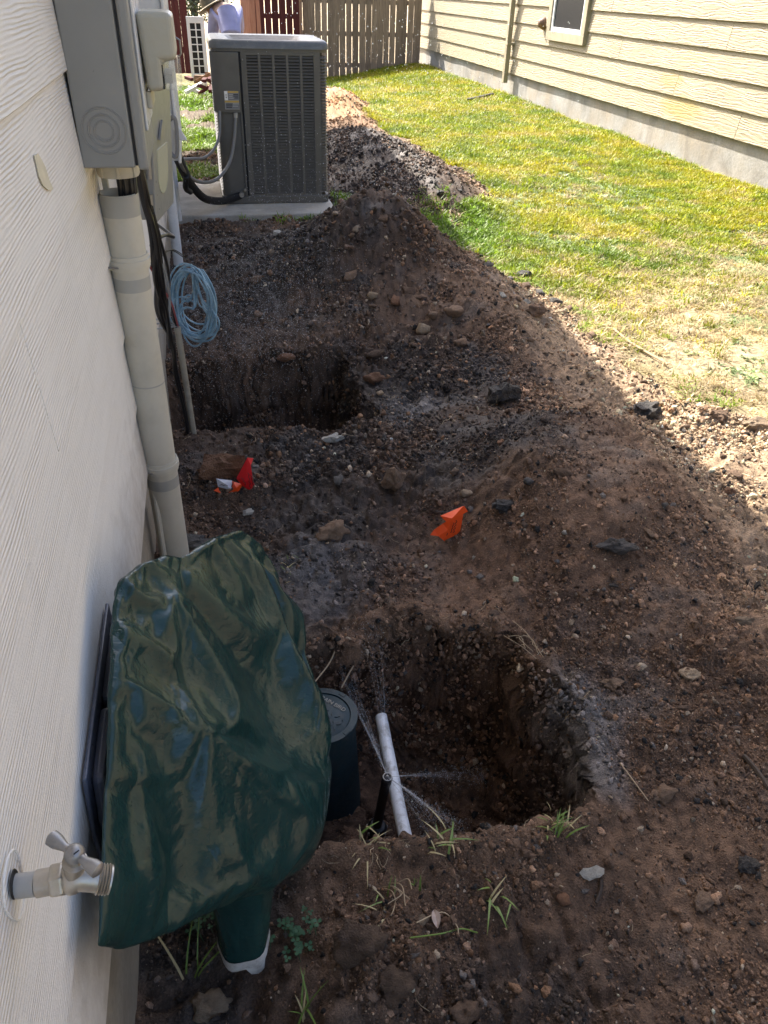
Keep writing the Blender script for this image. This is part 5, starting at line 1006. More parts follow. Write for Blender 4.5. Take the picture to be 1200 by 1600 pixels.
0,4,4,6,7,8,8,9,10,12,14,14,16,17,19,19,21,21,22,23,24,24,28,29,32,34,33,22,-513,6,9,1,2,8,1,-3,-4,0,4,3,3,3,2,6,7,0,-7,-8,-3,1,4,5,6,7,8,8,9,11,12,13,15,15,18,18,20,20,21,22,23,24,
25,27,29,31,34,33,28,-515,6,6,-2,8,3,0,-2,-2,5,4,2,2,2,4,6,4,-4,-9,-6,-2,3,3,5,6,8,8,8,10,11,12,13,14,16,17,19,19,20,21,23,23,24,25,27,29,30,33,33,34,-519,9,0,-1,10,2,-4,1,5,4,2,2,1,
3,4,6,0,-7,-9,-5,0,3,4,5,7,7,8,9,10,11,12,13,14,15,18,18,19,21,21,22,23,24,26,26,29,31,31,34,37,-519,6,-4,7,7,-3,0,7,4,1,0,3,2,4,5,4,-5,-10,-8,-2,1,4,4,5,7,8,8,9,10,11,12,14,12,16,17,
19,19,20,21,23,23,24,25,27,29,30,33,36,36,-518,6,-5,6,1,2,6,5,1,2,-1,2,5,4,6,-2,-9,-10,-6,0,2,4,4,6,7,8,7,10,10,12,13,11,13,16,18,18,19,20,21,22,24,24,25,27,29,31,35,37,29,-514,1,1,
2,8,4,4,1,1,1,1,0,5,7,2,-6,-11,-9,-3,1,3,4,4,7,8,6,8,10,11,12,12,10,14,16,18,18,19,20,21,22,24,24,25,27,29,33,35,38,23,-515,0,7,6,7,4,0,1,1,0,1,1,4,9,-1,-10,-12,-7,0,2,4,3,5,8,7,6,9,
10,12,12,8,12,14,17,17,19,19,19,20,23,24,24,25,28,30,33,36,38,17,-516,6,7,9,-1,5,3,0,-2,0,1,3,8,7,-7,-13,-10,-4,2,3,3,3,6,8,6,7,10,11,12,9,9,11,15,18,17,18,19,19,20,23,24,25,25,27,31,
34,37,36,25,-523,4,8,10,-1,0,3,1,-2,0,2,6,9,1,-11,-13,-8,-1,3,4,4,2,7,7,5,9,10,12,10,8,12,10,16,17,17,19,17,18,21,23,25,24,25,28,32,35,35,31,30,-523,1,12,10,0,-1,-4,2,0,0,4,10,6,-6,
-13,-11,-4,1,4,5,4,0,8,6,6,9,12,10,8,12,9,11,16,17,17,18,17,19,20,24,24,25,24,29,33,36,31,30,32,-526,4,13,11,0,-2,-7,0,1,2,8,10,1,-11,-14,-8,-1,3,6,6,0,2,8,4,8,11,11,7,12,12,6,13,16,
16,18,17,17,22,18,23,25,24,24,29,35,32,30,36,25,-523,5,14,10,-1,-4,-7,0,1,6,12,6,-7,-15,-11,-3,1,5,8,3,-3,7,4,5,10,12,8,10,15,7,6,14,16,16,17,16,20,22,16,24,24,24,24,31,33,30,34,37,
18,-522,9,14,9,-2,-7,-5,-2,5,10,11,-1,-12,-14,-8,0,4,8,6,-2,0,5,4,8,11,10,9,14,12,2,9,15,16,16,16,17,23,18,17,24,24,23,24,32,31,33,36,37,10,-517,9,14,7,-6,-5,-7,2,8,13,6,-9,-14,-11,
-4,3,8,8,1,-5,3,4,6,10,11,8,13,16,4,3,12,14,16,16,16,20,23,15,17,24,23,24,24,32,32,34,37,36,4,-512,10,12,3,-9,-4,-5,7,11,11,-2,-14,-13,-7,0,7,10,5,-5,-3,3,5,9,11,8,11,16,11,-1,7,13,
15,15,16,16,25,19,12,19,24,23,24,26,31,33,35,37,35,-1,-505,8,9,-1,-11,-4,2,10,12,5,-10,-14,-11,-3,5,10,8,-1,-7,0,4,7,10,10,9,15,15,2,1,10,14,14,16,15,19,26,12,14,21,23,23,24,27,32,34,
35,35,27,9,-507,3,11,-8,-8,-1,8,12,8,-4,-13,-12,-6,1,8,11,3,-7,-4,2,6,9,9,10,12,17,8,-2,5,12,13,15,15,17,21,26,10,12,21,23,23,25,28,33,34,34,23,30,17,-515,4,12,-11,-4,5,11,10,1,-10,
-14,-8,-2,6,11,7,-4,-7,-1,4,8,9,9,12,17,12,0,0,8,12,14,15,15,19,24,22,8,13,21,23,22,26,30,33,34,24,22,27,26,-522,8,10,-11,2,11,11,4,-6,-13,-11,-5,3,11,10,0,-8,-5,3,6,9,9,10,15,17,4,
-3,3,10,13,14,15,16,21,23,21,4,16,22,21,23,26,32,33,28,17,25,26,27,-517,7,5,-6,11,10,7,-2,-11,-12,-8,0,8,12,5,-6,-8,-2,5,8,9,10,13,17,11,-3,-1,7,11,13,15,15,17,22,26,13,4,18,22,21,23,
28,32,30,19,17,25,35,22,-517,10,1,6,10,6,3,-7,-13,-10,-4,6,12,9,-3,-9,-5,3,6,9,9,12,16,14,2,-4,3,9,12,14,15,15,19,25,22,6,9,19,21,21,24,31,32,15,21,21,30,36,16,-512,6,6,6,9,5,-3,-11,
-11,-7,1,11,11,3,-8,-8,-1,5,8,10,10,15,15,7,-5,0,7,10,12,15,15,16,22,25,16,3,13,20,21,20,28,32,28,5,22,27,32,37,11,-510,6,12,0,10,1,-8,-11,-9,-3,8,13,7,-6,-10,-4,4,7,9,10,14,16,10,-3,
-4,4,9,11,13,16,15,18,23,25,7,5,16,20,20,22,31,34,8,11,26,29,34,37,8,-514,12,11,-1,9,-4,-10,-10,-6,4,13,10,-2,-10,-7,1,6,8,11,13,15,13,0,-5,0,7,10,12,17,13,15,20,26,19,3,7,19,19,20,
25,34,30,-5,19,27,30,35,36,6,-508,10,0,7,3,-7,-6,-12,1,10,13,2,-8,-10,-2,4,9,9,13,15,14,3,-5,-2,4,9,11,14,17,12,17,22,26,11,2,12,18,19,21,31,35,11,-1,25,27,31,36,34,4,-506,14,-8,3,2,
-5,-9,-6,8,14,7,-7,-10,-6,2,7,10,12,15,15,6,-5,-4,2,7,10,13,18,13,13,19,25,22,3,4,15,19,19,25,36,22,-1,12,26,28,31,36,32,3,-504,12,-9,-7,6,-3,-11,4,14,10,-2,-11,-9,-1,7,9,12,15,15,8,
-4,-5,0,5,9,12,15,19,10,15,21,27,13,-1,10,17,18,20,32,30,13,-2,19,27,26,33,35,30,1,-501,4,-2,-12,5,-4,-5,11,13,3,-9,-11,-4,4,8,11,15,16,10,-1,-6,-3,4,7,10,13,17,18,9,15,24,26,7,-1,12,
17,19,23,32,28,6,-1,19,27,24,33,33,30,5,-506,7,-2,-11,6,-6,5,14,7,-5,-11,-8,1,6,9,15,16,13,2,-5,-5,1,5,10,9,15,18,17,7,17,24,24,3,0,13,17,19,25,32,29,-1,-1,17,26,23,29,34,32,11,-504,
5,-3,-10,9,-2,11,11,-2,-10,-11,-2,4,7,13,17,15,6,-4,-6,-2,3,9,9,10,16,19,15,7,17,25,22,0,1,13,18,20,27,32,25,-4,-2,15,26,23,24,33,32,24,-503,3,-10,-5,10,7,13,0,-6,-13,-6,3,5,10,16,17,
9,-1,-7,-4,2,6,11,7,12,17,19,13,6,19,25,19,-4,4,14,17,23,30,30,19,-6,-2,15,24,22,21,31,31,23,-484,-6,-8,5,7,8,6,-3,-9,-11,0,4,8,14,17,12,1,-5,-5,0,4,10,8,8,13,18,19,11,6,20,25,14,-5,
6,15,18,25,31,27,14,-7,-1,13,23,23,17,28,31,21,-477,-1,0,8,-1,9,2,-6,-12,-3,2,6,11,17,14,5,-5,-6,-1,3,9,10,5,10,14,19,18,8,7,22,24,10,-6,8,15,20,27,30,23,11,-9,0,13,20,26,15,22,31,22,
-475,7,7,8,-1,-1,4,-14,-4,0,3,10,16,16,8,-4,-8,-1,3,6,12,4,6,14,14,19,16,5,10,23,22,5,-5,10,17,21,30,23,21,9,-9,2,12,18,26,19,13,29,24,-467,7,9,3,8,-1,-12,-6,0,1,8,16,15,11,-3,-7,-3,
2,5,11,7,4,12,12,14,20,13,4,13,24,18,-1,-3,14,17,25,27,17,21,7,-10,4,12,16,25,23,9,24,29,-453,2,-1,10,5,-5,-11,-1,2,6,14,14,11,1,-6,-4,2,4,9,11,2,13,11,9,15,19,9,4,17,24,11,-6,4,16,
19,27,21,11,24,4,-9,5,12,16,22,26,12,15,28,-446,4,4,8,-8,0,-6,-2,7,13,12,12,3,-5,-3,1,4,6,12,6,6,15,10,8,17,16,5,6,20,22,3,-5,9,18,22,27,12,10,25,0,-7,7,12,15,20,25,19,12,24,-442,7,
8,1,-11,-6,2,4,13,10,15,3,-4,-1,0,4,4,10,10,3,13,14,8,8,18,12,3,10,23,16,-3,-2,14,19,25,22,3,15,24,-4,-4,9,14,15,14,23,24,13,21,-440,10,3,-4,-7,1,1,13,10,12,5,0,-3,2,5,5,4,13,5,6,16,
11,7,9,17,7,3,15,23,10,-7,10,11,21,24,13,1,21,19,-7,1,14,17,9,13,18,25,20,17,-435,7,-3,-7,1,7,5,8,12,9,-1,-1,4,3,9,2,7,11,2,12,16,3,10,12,15,2,6,20,20,0,-2,17,10,22,20,3,5,25,13,-6,
4,17,18,9,9,18,19,23,18,-427,-5,-2,-2,2,7,9,7,13,2,-2,6,5,8,7,-1,11,5,6,15,14,1,10,9,14,1,11,21,16,-7,7,20,9,21,12,-3,14,24,9,-2,6,18,17,13,5,15,17,19,21,-419,-8,-2,3,9,6,8,8,-3,11,
4,0,9,8,2,8,1,6,11,12,15,3,13,2,10,6,15,18,8,-6,17,18,8,17,0,3,18,22,0,5,11,19,16,15,4,11,17,18,18,-420,7,0,5,8,10,6,0,-1,1,9,7,4,8,11,8,-2,5,8,16,10,5,10,1,8,18,10,15,-1,-2,16,22,11,
5,-1,10,18,17,-2,8,20,18,14,15,5,8,15,15,9,-404,9,6,3,6,3,3,8,-2,2,8,9,8,11,11,1,3,-1,14,14,2,12,7,3,16,13,8,8,-8,7,17,22,6,-2,7,11,19,11,3,15,13,15,14,16,12,4,8,13,8,-393,4,8,4,2,6,
5,5,3,12,5,6,9,13,2,2,5,7,11,7,7,13,3,11,9,6,7,5,6,9,11,14,1,7,10,11,14,16,2,10,12,13,12,14,13,6,7,11,11],
[0,17,19,19,15,3,4,6,7,7,7,7,7,7,7,8,7,8,7,9,8,9,9,9,9,10,9,10,10,10,9,10,
10,10,10,10,11,10,11,12,12,12,13,13,14,13,14,15,14,15,15,-510,14,17,15,19,3,3,6,6,5,8,5,7,9,8,8,9,5,8,10,9,9,11,12,9,7,8,9,13,9,7,10,11,14,12,13,8,8,8,8,13,14,16,17,14,15,10,14,14,19,
20,-519,12,17,15,16,6,6,6,5,6,5,6,8,10,8,9,8,7,7,10,9,9,12,11,8,8,9,9,13,9,7,10,12,13,12,11,10,5,8,8,13,18,17,15,15,12,10,14,18,20,24,-529,12,17,15,16,7,6,6,5,5,4,7,8,9,9,10,8,9,7,10,
9,8,11,11,9,8,9,10,13,7,9,8,13,14,9,8,13,5,6,10,16,19,17,13,14,8,15,17,17,24,25,-538,12,17,15,16,8,6,6,6,3,5,8,8,9,10,9,9,9,8,9,10,8,10,11,10,8,10,9,12,7,7,7,13,13,9,12,5,8,9,12,17,
20,18,11,9,11,19,17,19,26,25,-547,12,17,15,16,9,5,6,7,3,5,9,9,9,9,9,9,10,8,9,9,9,10,11,10,8,9,10,12,6,4,9,12,14,10,10,7,9,9,12,17,21,18,11,8,13,19,18,22,26,26,-558,13,17,15,15,9,6,8,
5,4,6,9,9,9,10,9,10,9,8,9,8,11,9,12,9,9,9,10,11,5,4,9,12,14,9,7,10,11,11,11,18,20,17,11,9,14,21,18,25,27,24,-568,14,18,15,15,9,6,8,5,4,8,8,10,9,10,10,9,9,9,8,8,10,11,9,10,11,9,10,10,
3,6,10,12,13,7,9,11,12,11,11,18,21,14,10,11,16,22,20,27,25,25,-579,15,18,16,15,8,7,8,4,5,9,9,10,9,10,10,10,8,8,9,9,9,10,8,10,13,10,10,7,3,9,11,11,12,7,11,12,12,10,11,19,19,14,9,14,18,
22,23,27,22,27,-589,15,18,16,15,8,9,7,4,7,8,10,10,10,9,10,10,8,8,9,10,8,9,9,11,12,10,9,5,8,9,11,12,10,8,12,13,11,10,11,19,18,12,11,17,19,21,26,26,20,29,-600,16,18,17,15,8,9,7,4,8,9,
10,10,10,10,9,10,8,8,10,9,9,8,8,12,12,10,8,6,10,10,11,11,9,10,13,12,11,10,10,19,17,11,14,20,19,21,27,24,21,30,-610,17,18,18,15,8,8,6,6,9,9,10,10,10,10,10,8,9,9,9,10,7,7,9,13,10,9,9,
10,9,11,12,10,10,11,13,12,10,10,9,17,16,13,17,21,19,22,27,24,21,29,-617,18,17,18,15,9,7,5,8,9,10,10,10,10,10,10,9,9,9,9,8,8,8,8,13,9,9,10,11,11,11,12,10,11,11,13,11,11,9,9,17,15,15,
18,21,20,22,26,23,22,30,-625,18,18,18,15,8,6,7,9,9,10,10,11,10,10,10,9,10,9,8,8,8,7,9,10,10,10,12,11,11,12,12,11,11,11,13,11,10,9,10,16,16,15,19,22,20,22,26,22,23,30,-633,19,18,17,15,
9,5,8,10,10,10,10,10,11,10,10,10,9,9,8,9,7,6,8,10,11,11,12,12,13,11,12,11,11,12,13,11,10,8,11,15,17,16,20,22,20,22,25,24,22,29,-640,20,18,17,13,9,6,10,10,10,10,11,10,10,11,10,10,10,
8,9,8,6,7,8,11,11,12,12,12,13,12,11,12,11,12,12,12,9,8,12,16,17,17,20,22,21,22,25,23,23,28,-648,21,18,17,11,9,9,10,10,10,11,11,10,10,11,10,10,10,9,8,7,7,7,9,11,11,12,13,12,12,12,11,
13,11,12,13,11,9,9,13,16,17,18,20,23,21,22,24,25,22,28,-657,21,19,18,10,9,10,10,10,11,10,11,11,10,11,11,10,9,9,7,6,8,8,10,11,11,13,12,13,11,11,12,13,12,13,13,10,8,11,14,17,17,18,21,
23,21,22,25,23,22,28,-664,20,20,19,10,9,10,10,10,11,11,11,11,10,11,11,10,9,8,7,6,9,6,12,12,11,13,13,12,10,11,13,14,12,13,11,10,9,13,15,17,18,19,21,22,22,23,24,23,22,28,-673,21,21,19,
10,9,10,10,11,11,11,10,11,11,11,11,10,9,8,5,6,8,9,13,11,13,12,13,10,10,12,14,13,13,12,9,10,11,16,17,17,17,20,21,23,21,24,25,22,22,27,-680,20,22,19,11,9,10,10,11,11,11,11,11,11,11,10,
10,9,6,5,7,7,11,13,12,13,13,11,9,11,13,14,13,12,8,9,12,16,17,17,17,18,20,21,23,21,23,26,22,21,26,-685,21,22,20,11,9,10,11,11,11,10,11,11,12,11,10,10,8,6,3,7,8,13,13,12,13,13,9,9,13,
13,13,13,7,9,12,15,17,17,18,17,18,21,21,22,22,22,25,24,20,25,-689,21,23,20,11,9,10,11,11,11,11,11,11,11,11,10,10,8,4,3,7,10,13,14,12,13,11,8,11,13,14,12,7,8,12,16,16,17,18,18,16,20,
20,21,22,22,23,24,24,20,24,-694,23,23,20,11,9,11,10,11,11,11,11,12,11,10,9,11,7,4,3,7,11,13,14,13,13,8,9,13,13,13,6,6,14,15,16,17,18,18,16,18,20,20,21,22,22,23,24,24,19,25,-699,24,23,
20,11,10,10,11,10,11,11,12,11,10,10,11,10,7,2,4,8,11,14,14,13,9,9,12,13,12,7,6,13,15,15,17,17,18,17,18,18,19,21,22,22,22,23,24,24,18,24,-703,25,23,20,11,10,10,11,11,11,11,11,10,10,11,
11,10,6,1,4,10,12,13,14,11,8,11,13,13,8,6,10,15,15,17,17,18,16,18,18,18,19,20,22,24,22,24,24,24,18,23,-707,25,23,20,12,9,11,10,11,11,11,9,11,11,12,11,9,5,0,5,11,12,14,13,8,10,13,13,
9,4,10,14,15,17,16,16,17,20,18,17,18,19,19,20,25,26,24,24,25,16,22,-711,25,25,20,11,9,11,10,11,11,9,10,12,11,12,11,8,4,0,7,11,13,13,10,9,12,13,11,4,9,14,14,16,17,15,15,19,19,18,18,18,
20,20,19,23,26,27,24,25,16,21,-716,25,26,20,10,10,11,10,10,10,10,11,12,12,11,11,7,3,1,7,12,14,11,9,11,13,11,5,8,13,15,15,16,16,16,16,17,18,20,18,19,21,20,19,20,26,29,25,26,14,21,-720,
25,27,19,9,11,10,10,10,10,12,11,12,11,12,11,6,1,1,9,13,13,9,10,12,13,5,7,13,14,15,15,16,16,16,17,18,18,19,19,21,21,20,19,19,23,30,27,26,14,19,-724,26,27,19,8,11,11,10,10,9,11,12,12,
12,10,12,7,-1,2,10,13,12,8,12,13,6,5,13,15,15,14,15,15,17,16,18,19,19,19,20,21,21,20,19,18,21,26,31,28,16,16,-728,27,27,18,8,10,10,9,9,11,11,12,14,12,7,14,7,-1,2,12,12,9,11,12,8,4,13,
15,14,14,15,15,16,17,17,18,18,20,20,21,21,21,20,19,18,19,25,29,31,19,13,-732,27,25,16,13,6,8,11,11,12,12,12,12,12,5,15,8,-2,3,13,11,10,11,8,5,12,15,13,14,15,16,16,16,18,17,18,18,20,
21,21,21,22,20,18,17,19,25,27,32,22,10,-736,26,25,17,11,6,10,11,12,12,12,12,11,11,3,15,10,-3,5,13,11,11,7,5,12,13,14,14,15,15,16,16,16,18,18,18,19,20,21,21,21,21,21,19,16,19,25,26,30,
26,8,-740,25,26,17,11,7,10,11,12,12,12,12,11,5,6,14,11,-3,8,13,11,6,4,12,13,14,15,14,16,15,16,16,16,18,18,19,20,20,20,21,21,22,20,18,17,20,24,26,28,29,6,-744,25,26,17,12,7,10,11,13,
12,12,12,8,3,8,12,11,-1,10,12,6,6,11,13,14,14,15,15,14,15,15,16,18,19,19,19,19,21,21,21,21,22,20,18,17,19,24,25,24,30,9,-749,25,26,18,12,7,10,12,12,13,11,11,7,3,6,13,13,0,10,8,7,11,
11,13,14,14,14,14,15,16,17,16,18,19,19,20,19,21,21,21,22,22,20,18,16,19,24,25,21,29,11,-753,25,27,17,13,7,11,11,13,12,11,10,7,2,3,15,14,1,11,7,9,7,11,14,14,15,15,16,17,16,16,16,19,19,
20,19,21,21,21,21,22,23,20,17,14,20,24,25,22,25,12,-757,24,28,16,11,11,11,12,13,11,11,9,5,4,1,16,6,4,7,15,10,8,11,14,16,16,16,16,17,16,15,18,17,20,20,21,21,21,21,22,22,23,20,16,14,21,
24,24,22,24,12,-763,25,29,13,13,12,10,13,12,8,13,8,4,4,5,10,8,10,6,12,10,12,10,14,15,15,17,18,16,16,18,18,17,20,21,21,21,21,22,22,22,23,20,15,14,22,24,23,23,22,11,-768,27,29,12,13,12,
11,12,9,10,13,6,2,5,9,5,14,12,3,14,11,11,11,12,15,16,17,17,18,18,18,17,18,21,21,21,21,22,22,22,22,23,20,14,14,22,24,24,23,20,11,-773,28,29,12,12,12,11,10,8,13,11,2,4,7,8,10,11,9,10,
13,12,11,10,13,15,16,17,18,18,19,17,17,20,21,21,21,22,22,22,22,23,23,19,14,14,22,24,24,23,18,11,-778,29,30,11,10,9,12,8,13,14,4,3,8,7,11,12,9,9,11,13,13,9,12,14,15,15,18,18,19,17,17,
18,21,21,21,22,22,21,23,22,23,23,19,12,15,23,21,18,29,17,13,-784,31,30,12,10,6,10,10,15,10,5,6,8,9,11,12,10,8,12,12,13,10,12,15,15,15,18,18,19,16,17,20,21,21,22,21,22,22,23,23,22,21,
20,14,14,21,15,18,30,23,12,-789,32,31,12,10,5,7,13,15,9,7,7,4,12,12,13,10,8,12,12,12,12,12,15,15,15,18,19,18,15,18,21,21,21,22,22,22,22,23,23,22,20,19,13,16,18,15,20,26,26,13,-794,34,
30,12,10,3,8,15,10,8,11,7,4,14,14,13,9,9,13,11,12,12,13,14,16,15,18,19,17,15,20,20,22,21,22,22,23,22,23,23,22,20,17,12,19,16,15,22,24,23,16,-799,35,30,13,8,1,11,13,7,12,6,5,14,14,14,
14,9,10,12,12,11,13,12,15,14,17,19,18,15,17,20,21,21,23,22,22,22,23,23,23,22,20,12,16,21,14,16,22,23,17,21,-804,36,29,14,4,4,11,9,13,6,6,12,14,15,14,14,8,11,12,12,12,13,12,14,14,18,
19,16,16,18,21,21,21,22,23,22,23,22,23,24,22,20,12,16,20,13,17,23,24,11,24,-809,38,27,13,2,7,10,13,5,7,12,14,14,14,15,13,9,11,13,12,12,12,12,13,16,18,18,15,17,20,21,20,22,22,23,23,22,
21,24,25,22,19,12,18,16,16,18,23,23,9,24,-814,38,27,11,2,8,13,4,8,13,14,13,15,14,13,11,13,12,12,12,13,11,12,12,18,18,16,16,19,20,20,20,23,23,23,22,21,20,27,25,21,20,13,18,13,18,18,24,
23,7,23,-819,38,27,3,9,10,6,8,13,14,13,14,14,13,11,12,15,13,13,12,12,11,11,13,19,17,15,17,20,21,19,21,23,24,22,20,18,26,26,26,18,17,18,19,12,19,19,24,22,7,21,-824,38,27,1,10,7,8,13,
14,13,14,14,13,11,8,16,17,14,13,12,11,10,10,16,18,16,16,19,20,19,20,22,23,24,20,16,23,25,26,27,22,16,19,16,12,20,20,21,22,5,24,-829,36,28,1,7,9,12,13,14,14,14,14,12,7,13,16,17,15,12,
11,11,10,10,18,17,15,17,20,20,19,21,22,24,21,15,20,23,25,26,29,25,17,18,12,15,21,19,17,20,8,25,-833,37,25,2,8,11,12,14,14,14,14,13,8,9,16,16,17,15,12,11,10,9,13,18,15,15,20,20,18,21,
21,23,23,17,15,21,23,25,27,29,28,18,19,8,17,21,13,20,20,10,25,-837,34,25,6,8,11,13,14,14,14,13,11,6,13,16,18,17,14,12,10,9,11,15,16,14,18,20,17,20,22,21,23,20,13,19,22,24,25,27,29,30,
19,19,7,18,19,11,22,19,11,24,-840,33,25,8,7,13,13,14,14,13,12,7,10,15,16,18,17,14,11,10,9,13,15,14,15,20,18,18,22,20,22,21,15,16,21,22,25,27,26,29,29,20,19,9,19,15,10,23,19,14,22,-843,
33,24,9,8,12,13,14,14,13,8,9,12,15,17,18,18,13,10,9,11,15,12,14,18,18,17,21,20,21,23,16,14,19,22,24,26,27,28,28,23,26,17,11,19,11,11,24,20,14,21,-847,34,21,12,8,11,15,14,13,10,9,11,
13,16,16,19,17,13,9,9,13,14,11,15,19,15,21,20,20,23,18,13,17,22,23,26,26,28,27,27,21,29,18,11,18,6,13,25,20,16,19,-850,35,16,13,11,11,13,13,11,12,10,12,15,16,15,19,17,12,8,11,14,12,
10,17,16,19,20,18,22,21,15,13,20,23,25,26,26,27,27,24,23,29,21,10,16,5,11,23,22,18,17,-846,35,14,13,12,10,13,12,11,11,10,14,16,16,15,19,17,10,9,13,13,9,13,15,16,19,19,20,22,18,12,16,
21,24,26,25,26,27,27,23,22,29,22,9,17,5,7,20,23,20,15,-836,31,15,15,11,11,11,12,10,12,13,13,15,17,16,18,17,9,10,13,11,10,13,13,19,18,18,21,21,14,12,18,23,25,25,25,26,26,27,24,21,27,
23,9,17,5,5,18,23,22,13,-827,31,13,15,11,10,11,10,14,14,14,12,12,17,17,18,16,9,12,12,9,11,10,16,19,18,17,22,18,11,15,20,24,25,24,25,26,26,26,24,21,25,24,11,15,7,1,16,22,21,15,-818,33,
10,13,11,10,11,13,15,14,14,11,12,16,17,18,15,10,13,8,10,9,12,18,19,16,18,21,13,12,18,22,24,23,24,25,24,27,27,24,21,23,24,14,13,8,0,13,20,19,17,-807,31,9,13,12,11,12,12,15,14,15,10,11,
16,18,17,14,12,8,9,9,11,15,18,17,14,21,16,11,14,21,23,23,24,22,24,24,27,28,23,20,24,23,14,13,10,-1,9,18,20,18,-794,27,7,12,12,12,13,14,15,15,14,9,11,16,18,17,12,10,10,6,12,13,15,16,
15,17,19,12,11,18,23,22,22,24,23,22,24,27,27,24,19,23,21,14,16,11,1,4,16,19,18,-778,21,8,11,12,13,14,15,15,14,13,9,8,18,18,17,9,12,4,13,13,13,14,14,14,20,14,10,15,21,21,21,24,23,23,
22,23,27,27,22,19,24,21,12,17,10,-1,7,16,15,18,-764,11,9,12,14,15,15,15,14,10,8,9,17,16,17,16,14,8,8,13,12,12,11,13,18,17,10,12,19,21,21,22,24,23,21,21,25,26,27,19,20,25,21,11,17,13,
-3,8,14,10,20,-756,10,11,12,14,14,16,13,8,6,13,16,17,15,16,13,10,12,13,11,10,9,10,17,18,12,11,17,20,20,22,23,23,22,20,21,25,26,26,18,19,27,21,11,16,15,-2,8,11,11,16,-749,10,12,13,12,
15,14,6,7,13,15,17,16,16,16,8,10,16,10,14,9,10,11,14,15,11,14,20,20,20,22,23,24,21,20,20,25,26,24,14,23,27,18,13,16,16,2,7,10,10,11,-743,12,12,12,11,15,7,6,15,13,16,16,16,17,11,10,14,
16,16,9,9,9,10,12,10,12,20,19,19,22,22,23,23,21,18,21,25,25,21,14,26,26,16,15,13,9,13,8,9,9,7,-736,13,13,12,5,12,8,13,14,15,16,16,16,14,9,12,18,15,14,10,8,6,12,11,7,18,18,19,21,22,22,
22,23,19,18,22,24,25,17,18,26,24,17,9,12,9,15,11,11,8,3,-727,12,14,12,2,10,12,14,14,16,16,16,15,11,11,13,14,15,14,12,5,8,13,9,9,19,19,19,21,21,21,23,22,18,17,23,24,23,16,21,25,24,17,
5,11,11,11,16,10,9,0,-718,13,14,9,3,13,13,14,14,16,15,17,12,10,12,10,17,12,14,6,11,12,10,5,15,20,18,20,19,21,22,22,22,15,18,23,24,20,16,22,25,25,14,6,13,11,7,11,13,13,-5,-707,14,12,
4,11,14,14,14,14,15,15,13,9,10,13,15,14,12,11,11,9,10,11,5,16,18,20,20,20,21,21,20,22,12,22,22,24,17,18,23,24,23,16,8,7,12,10,7,11,10,-2,-696,10,12,9,11,15,15,14,12,15,13,12,8,12,14,
14,14,13,13,8,9,4,8,15,17,18,17,20,21,21,20,17,23,13,21,23,22,11,24,20,21,19,20,14,7,7,8,12,10,1,3,-684,11,12,9,13,12,13,13,13,14,14,14,9,10,14,13,14,13,10,10,9,10,9,13,16,15,18,19,
17,19,20,20,19,19,17,18,20,18,19,20,22,23,19,5,13,12,1,10,6,6,5,-672,12,12,12,13,12,13,13,13,13,13,13,13,13,13,14,14,12,10,10,10,10,11,14,16,16,16,17,17,17,18,17,18,19,17,18,18,18,19,
18,20,19,14,8,7,8,8,7,8,8,8,-1512,17,18,9,5,7,8,6,7,9,5,7,7,10,5,7,7,7,9,9,11,7,10,12,8,11,10,13,6,8,10,10,13,7,10,14,11,12,10,11,12,16,11,16,18,13,12,13,17,-484,18,17,9,6,6,8,7,7,7,
8,7,7,8,5,7,9,7,9,10,8,9,11,11,10,8,12,12,6,8,10,12,10,10,10,13,12,11,10,10,16,15,13,17,17,12,13,12,19,-492,19,13,13,6,6,8,8,6,7,7,8,6,6,8,8,9,7,9,9,8,10,11,12,9,9,12,10,5,10,12,10,
10,13,11,10,14,11,7,14,17,14,15,16,16,13,11,15,20,-502,19,15,13,7,6,8,8,7,7,6,6,7,7,8,7,8,9,9,9,8,10,11,9,8,13,10,9,9,10,10,10,14,13,12,11,12,10,8,15,17,16,15,15,13,15,12,17,21,-511,
20,15,14,6,7,7,8,7,7,7,6,7,6,8,8,8,7,9,9,8,8,12,9,9,12,10,12,9,10,11,11,15,13,12,12,11,8,11,14,17,18,16,12,10,15,17,20,20,-519,19,17,13,7,7,7,7,7,7,7,6,7,7,7,9,8,5,11,9,8,6,9,12,10,
11,11,13,9,13,10,12,15,14,11,12,11,8,13,14,16,19,14,13,11,14,20,21,19,-528,20,18,13,7,7,7,6,8,7,6,6,7,8,7,8,6,7,10,10,8,6,8,12,12,12,11,12,10,12,13,12,15,14,12,12,10,9,14,15,17,16,13,
15,12,14,21,22,18,-537,21,18,14,8,7,6,6,8,7,6,6,7,7,8,8,5,8,8,9,7,9,9,11,12,13,13,12,10,11,14,14,14,14,14,12,7,12,15,14,18,16,12,13,15,16,22,20,19,-546,21,19,14,8,7,7,6,7,7,6,6,8,6,
6,9,6,7,7,10,8,8,11,11,12,13,13,12,12,11,14,15,14,14,14,11,9,13,15,15,18,15,12,13,16,17,22,20,19,-555,21,20,14,7,8,6,7,6,8,6,7,7,6,6,8,8,6,6,9,10,9,10,13,13,11,12,13,13,12,13,16,15,
15,14,9,11,14,14,16,17,15,14,14,16,17,20,21,19,-563,22,21,13,8,7,5,7,7,7,8,7,6,6,8,7,8,6,6,9,10,9,11,12,14,11,12,12,14,14,13,15,16,15,14,9,12,15,14,16,17,16,13,15,16,18,19,20,20,-570,
22,21,14,7,8,5,5,7,8,8,7,6,7,7,7,8,7,6,9,10,9,12,13,12,11,13,13,14,14,14,16,15,16,13,9,13,15,15,17,17,16,13,16,16,18,19,19,21,-578,22,22,14,7,7,6,5,7,8,8,6,7,6,6,9,8,5,9,9,9,10,12,13,
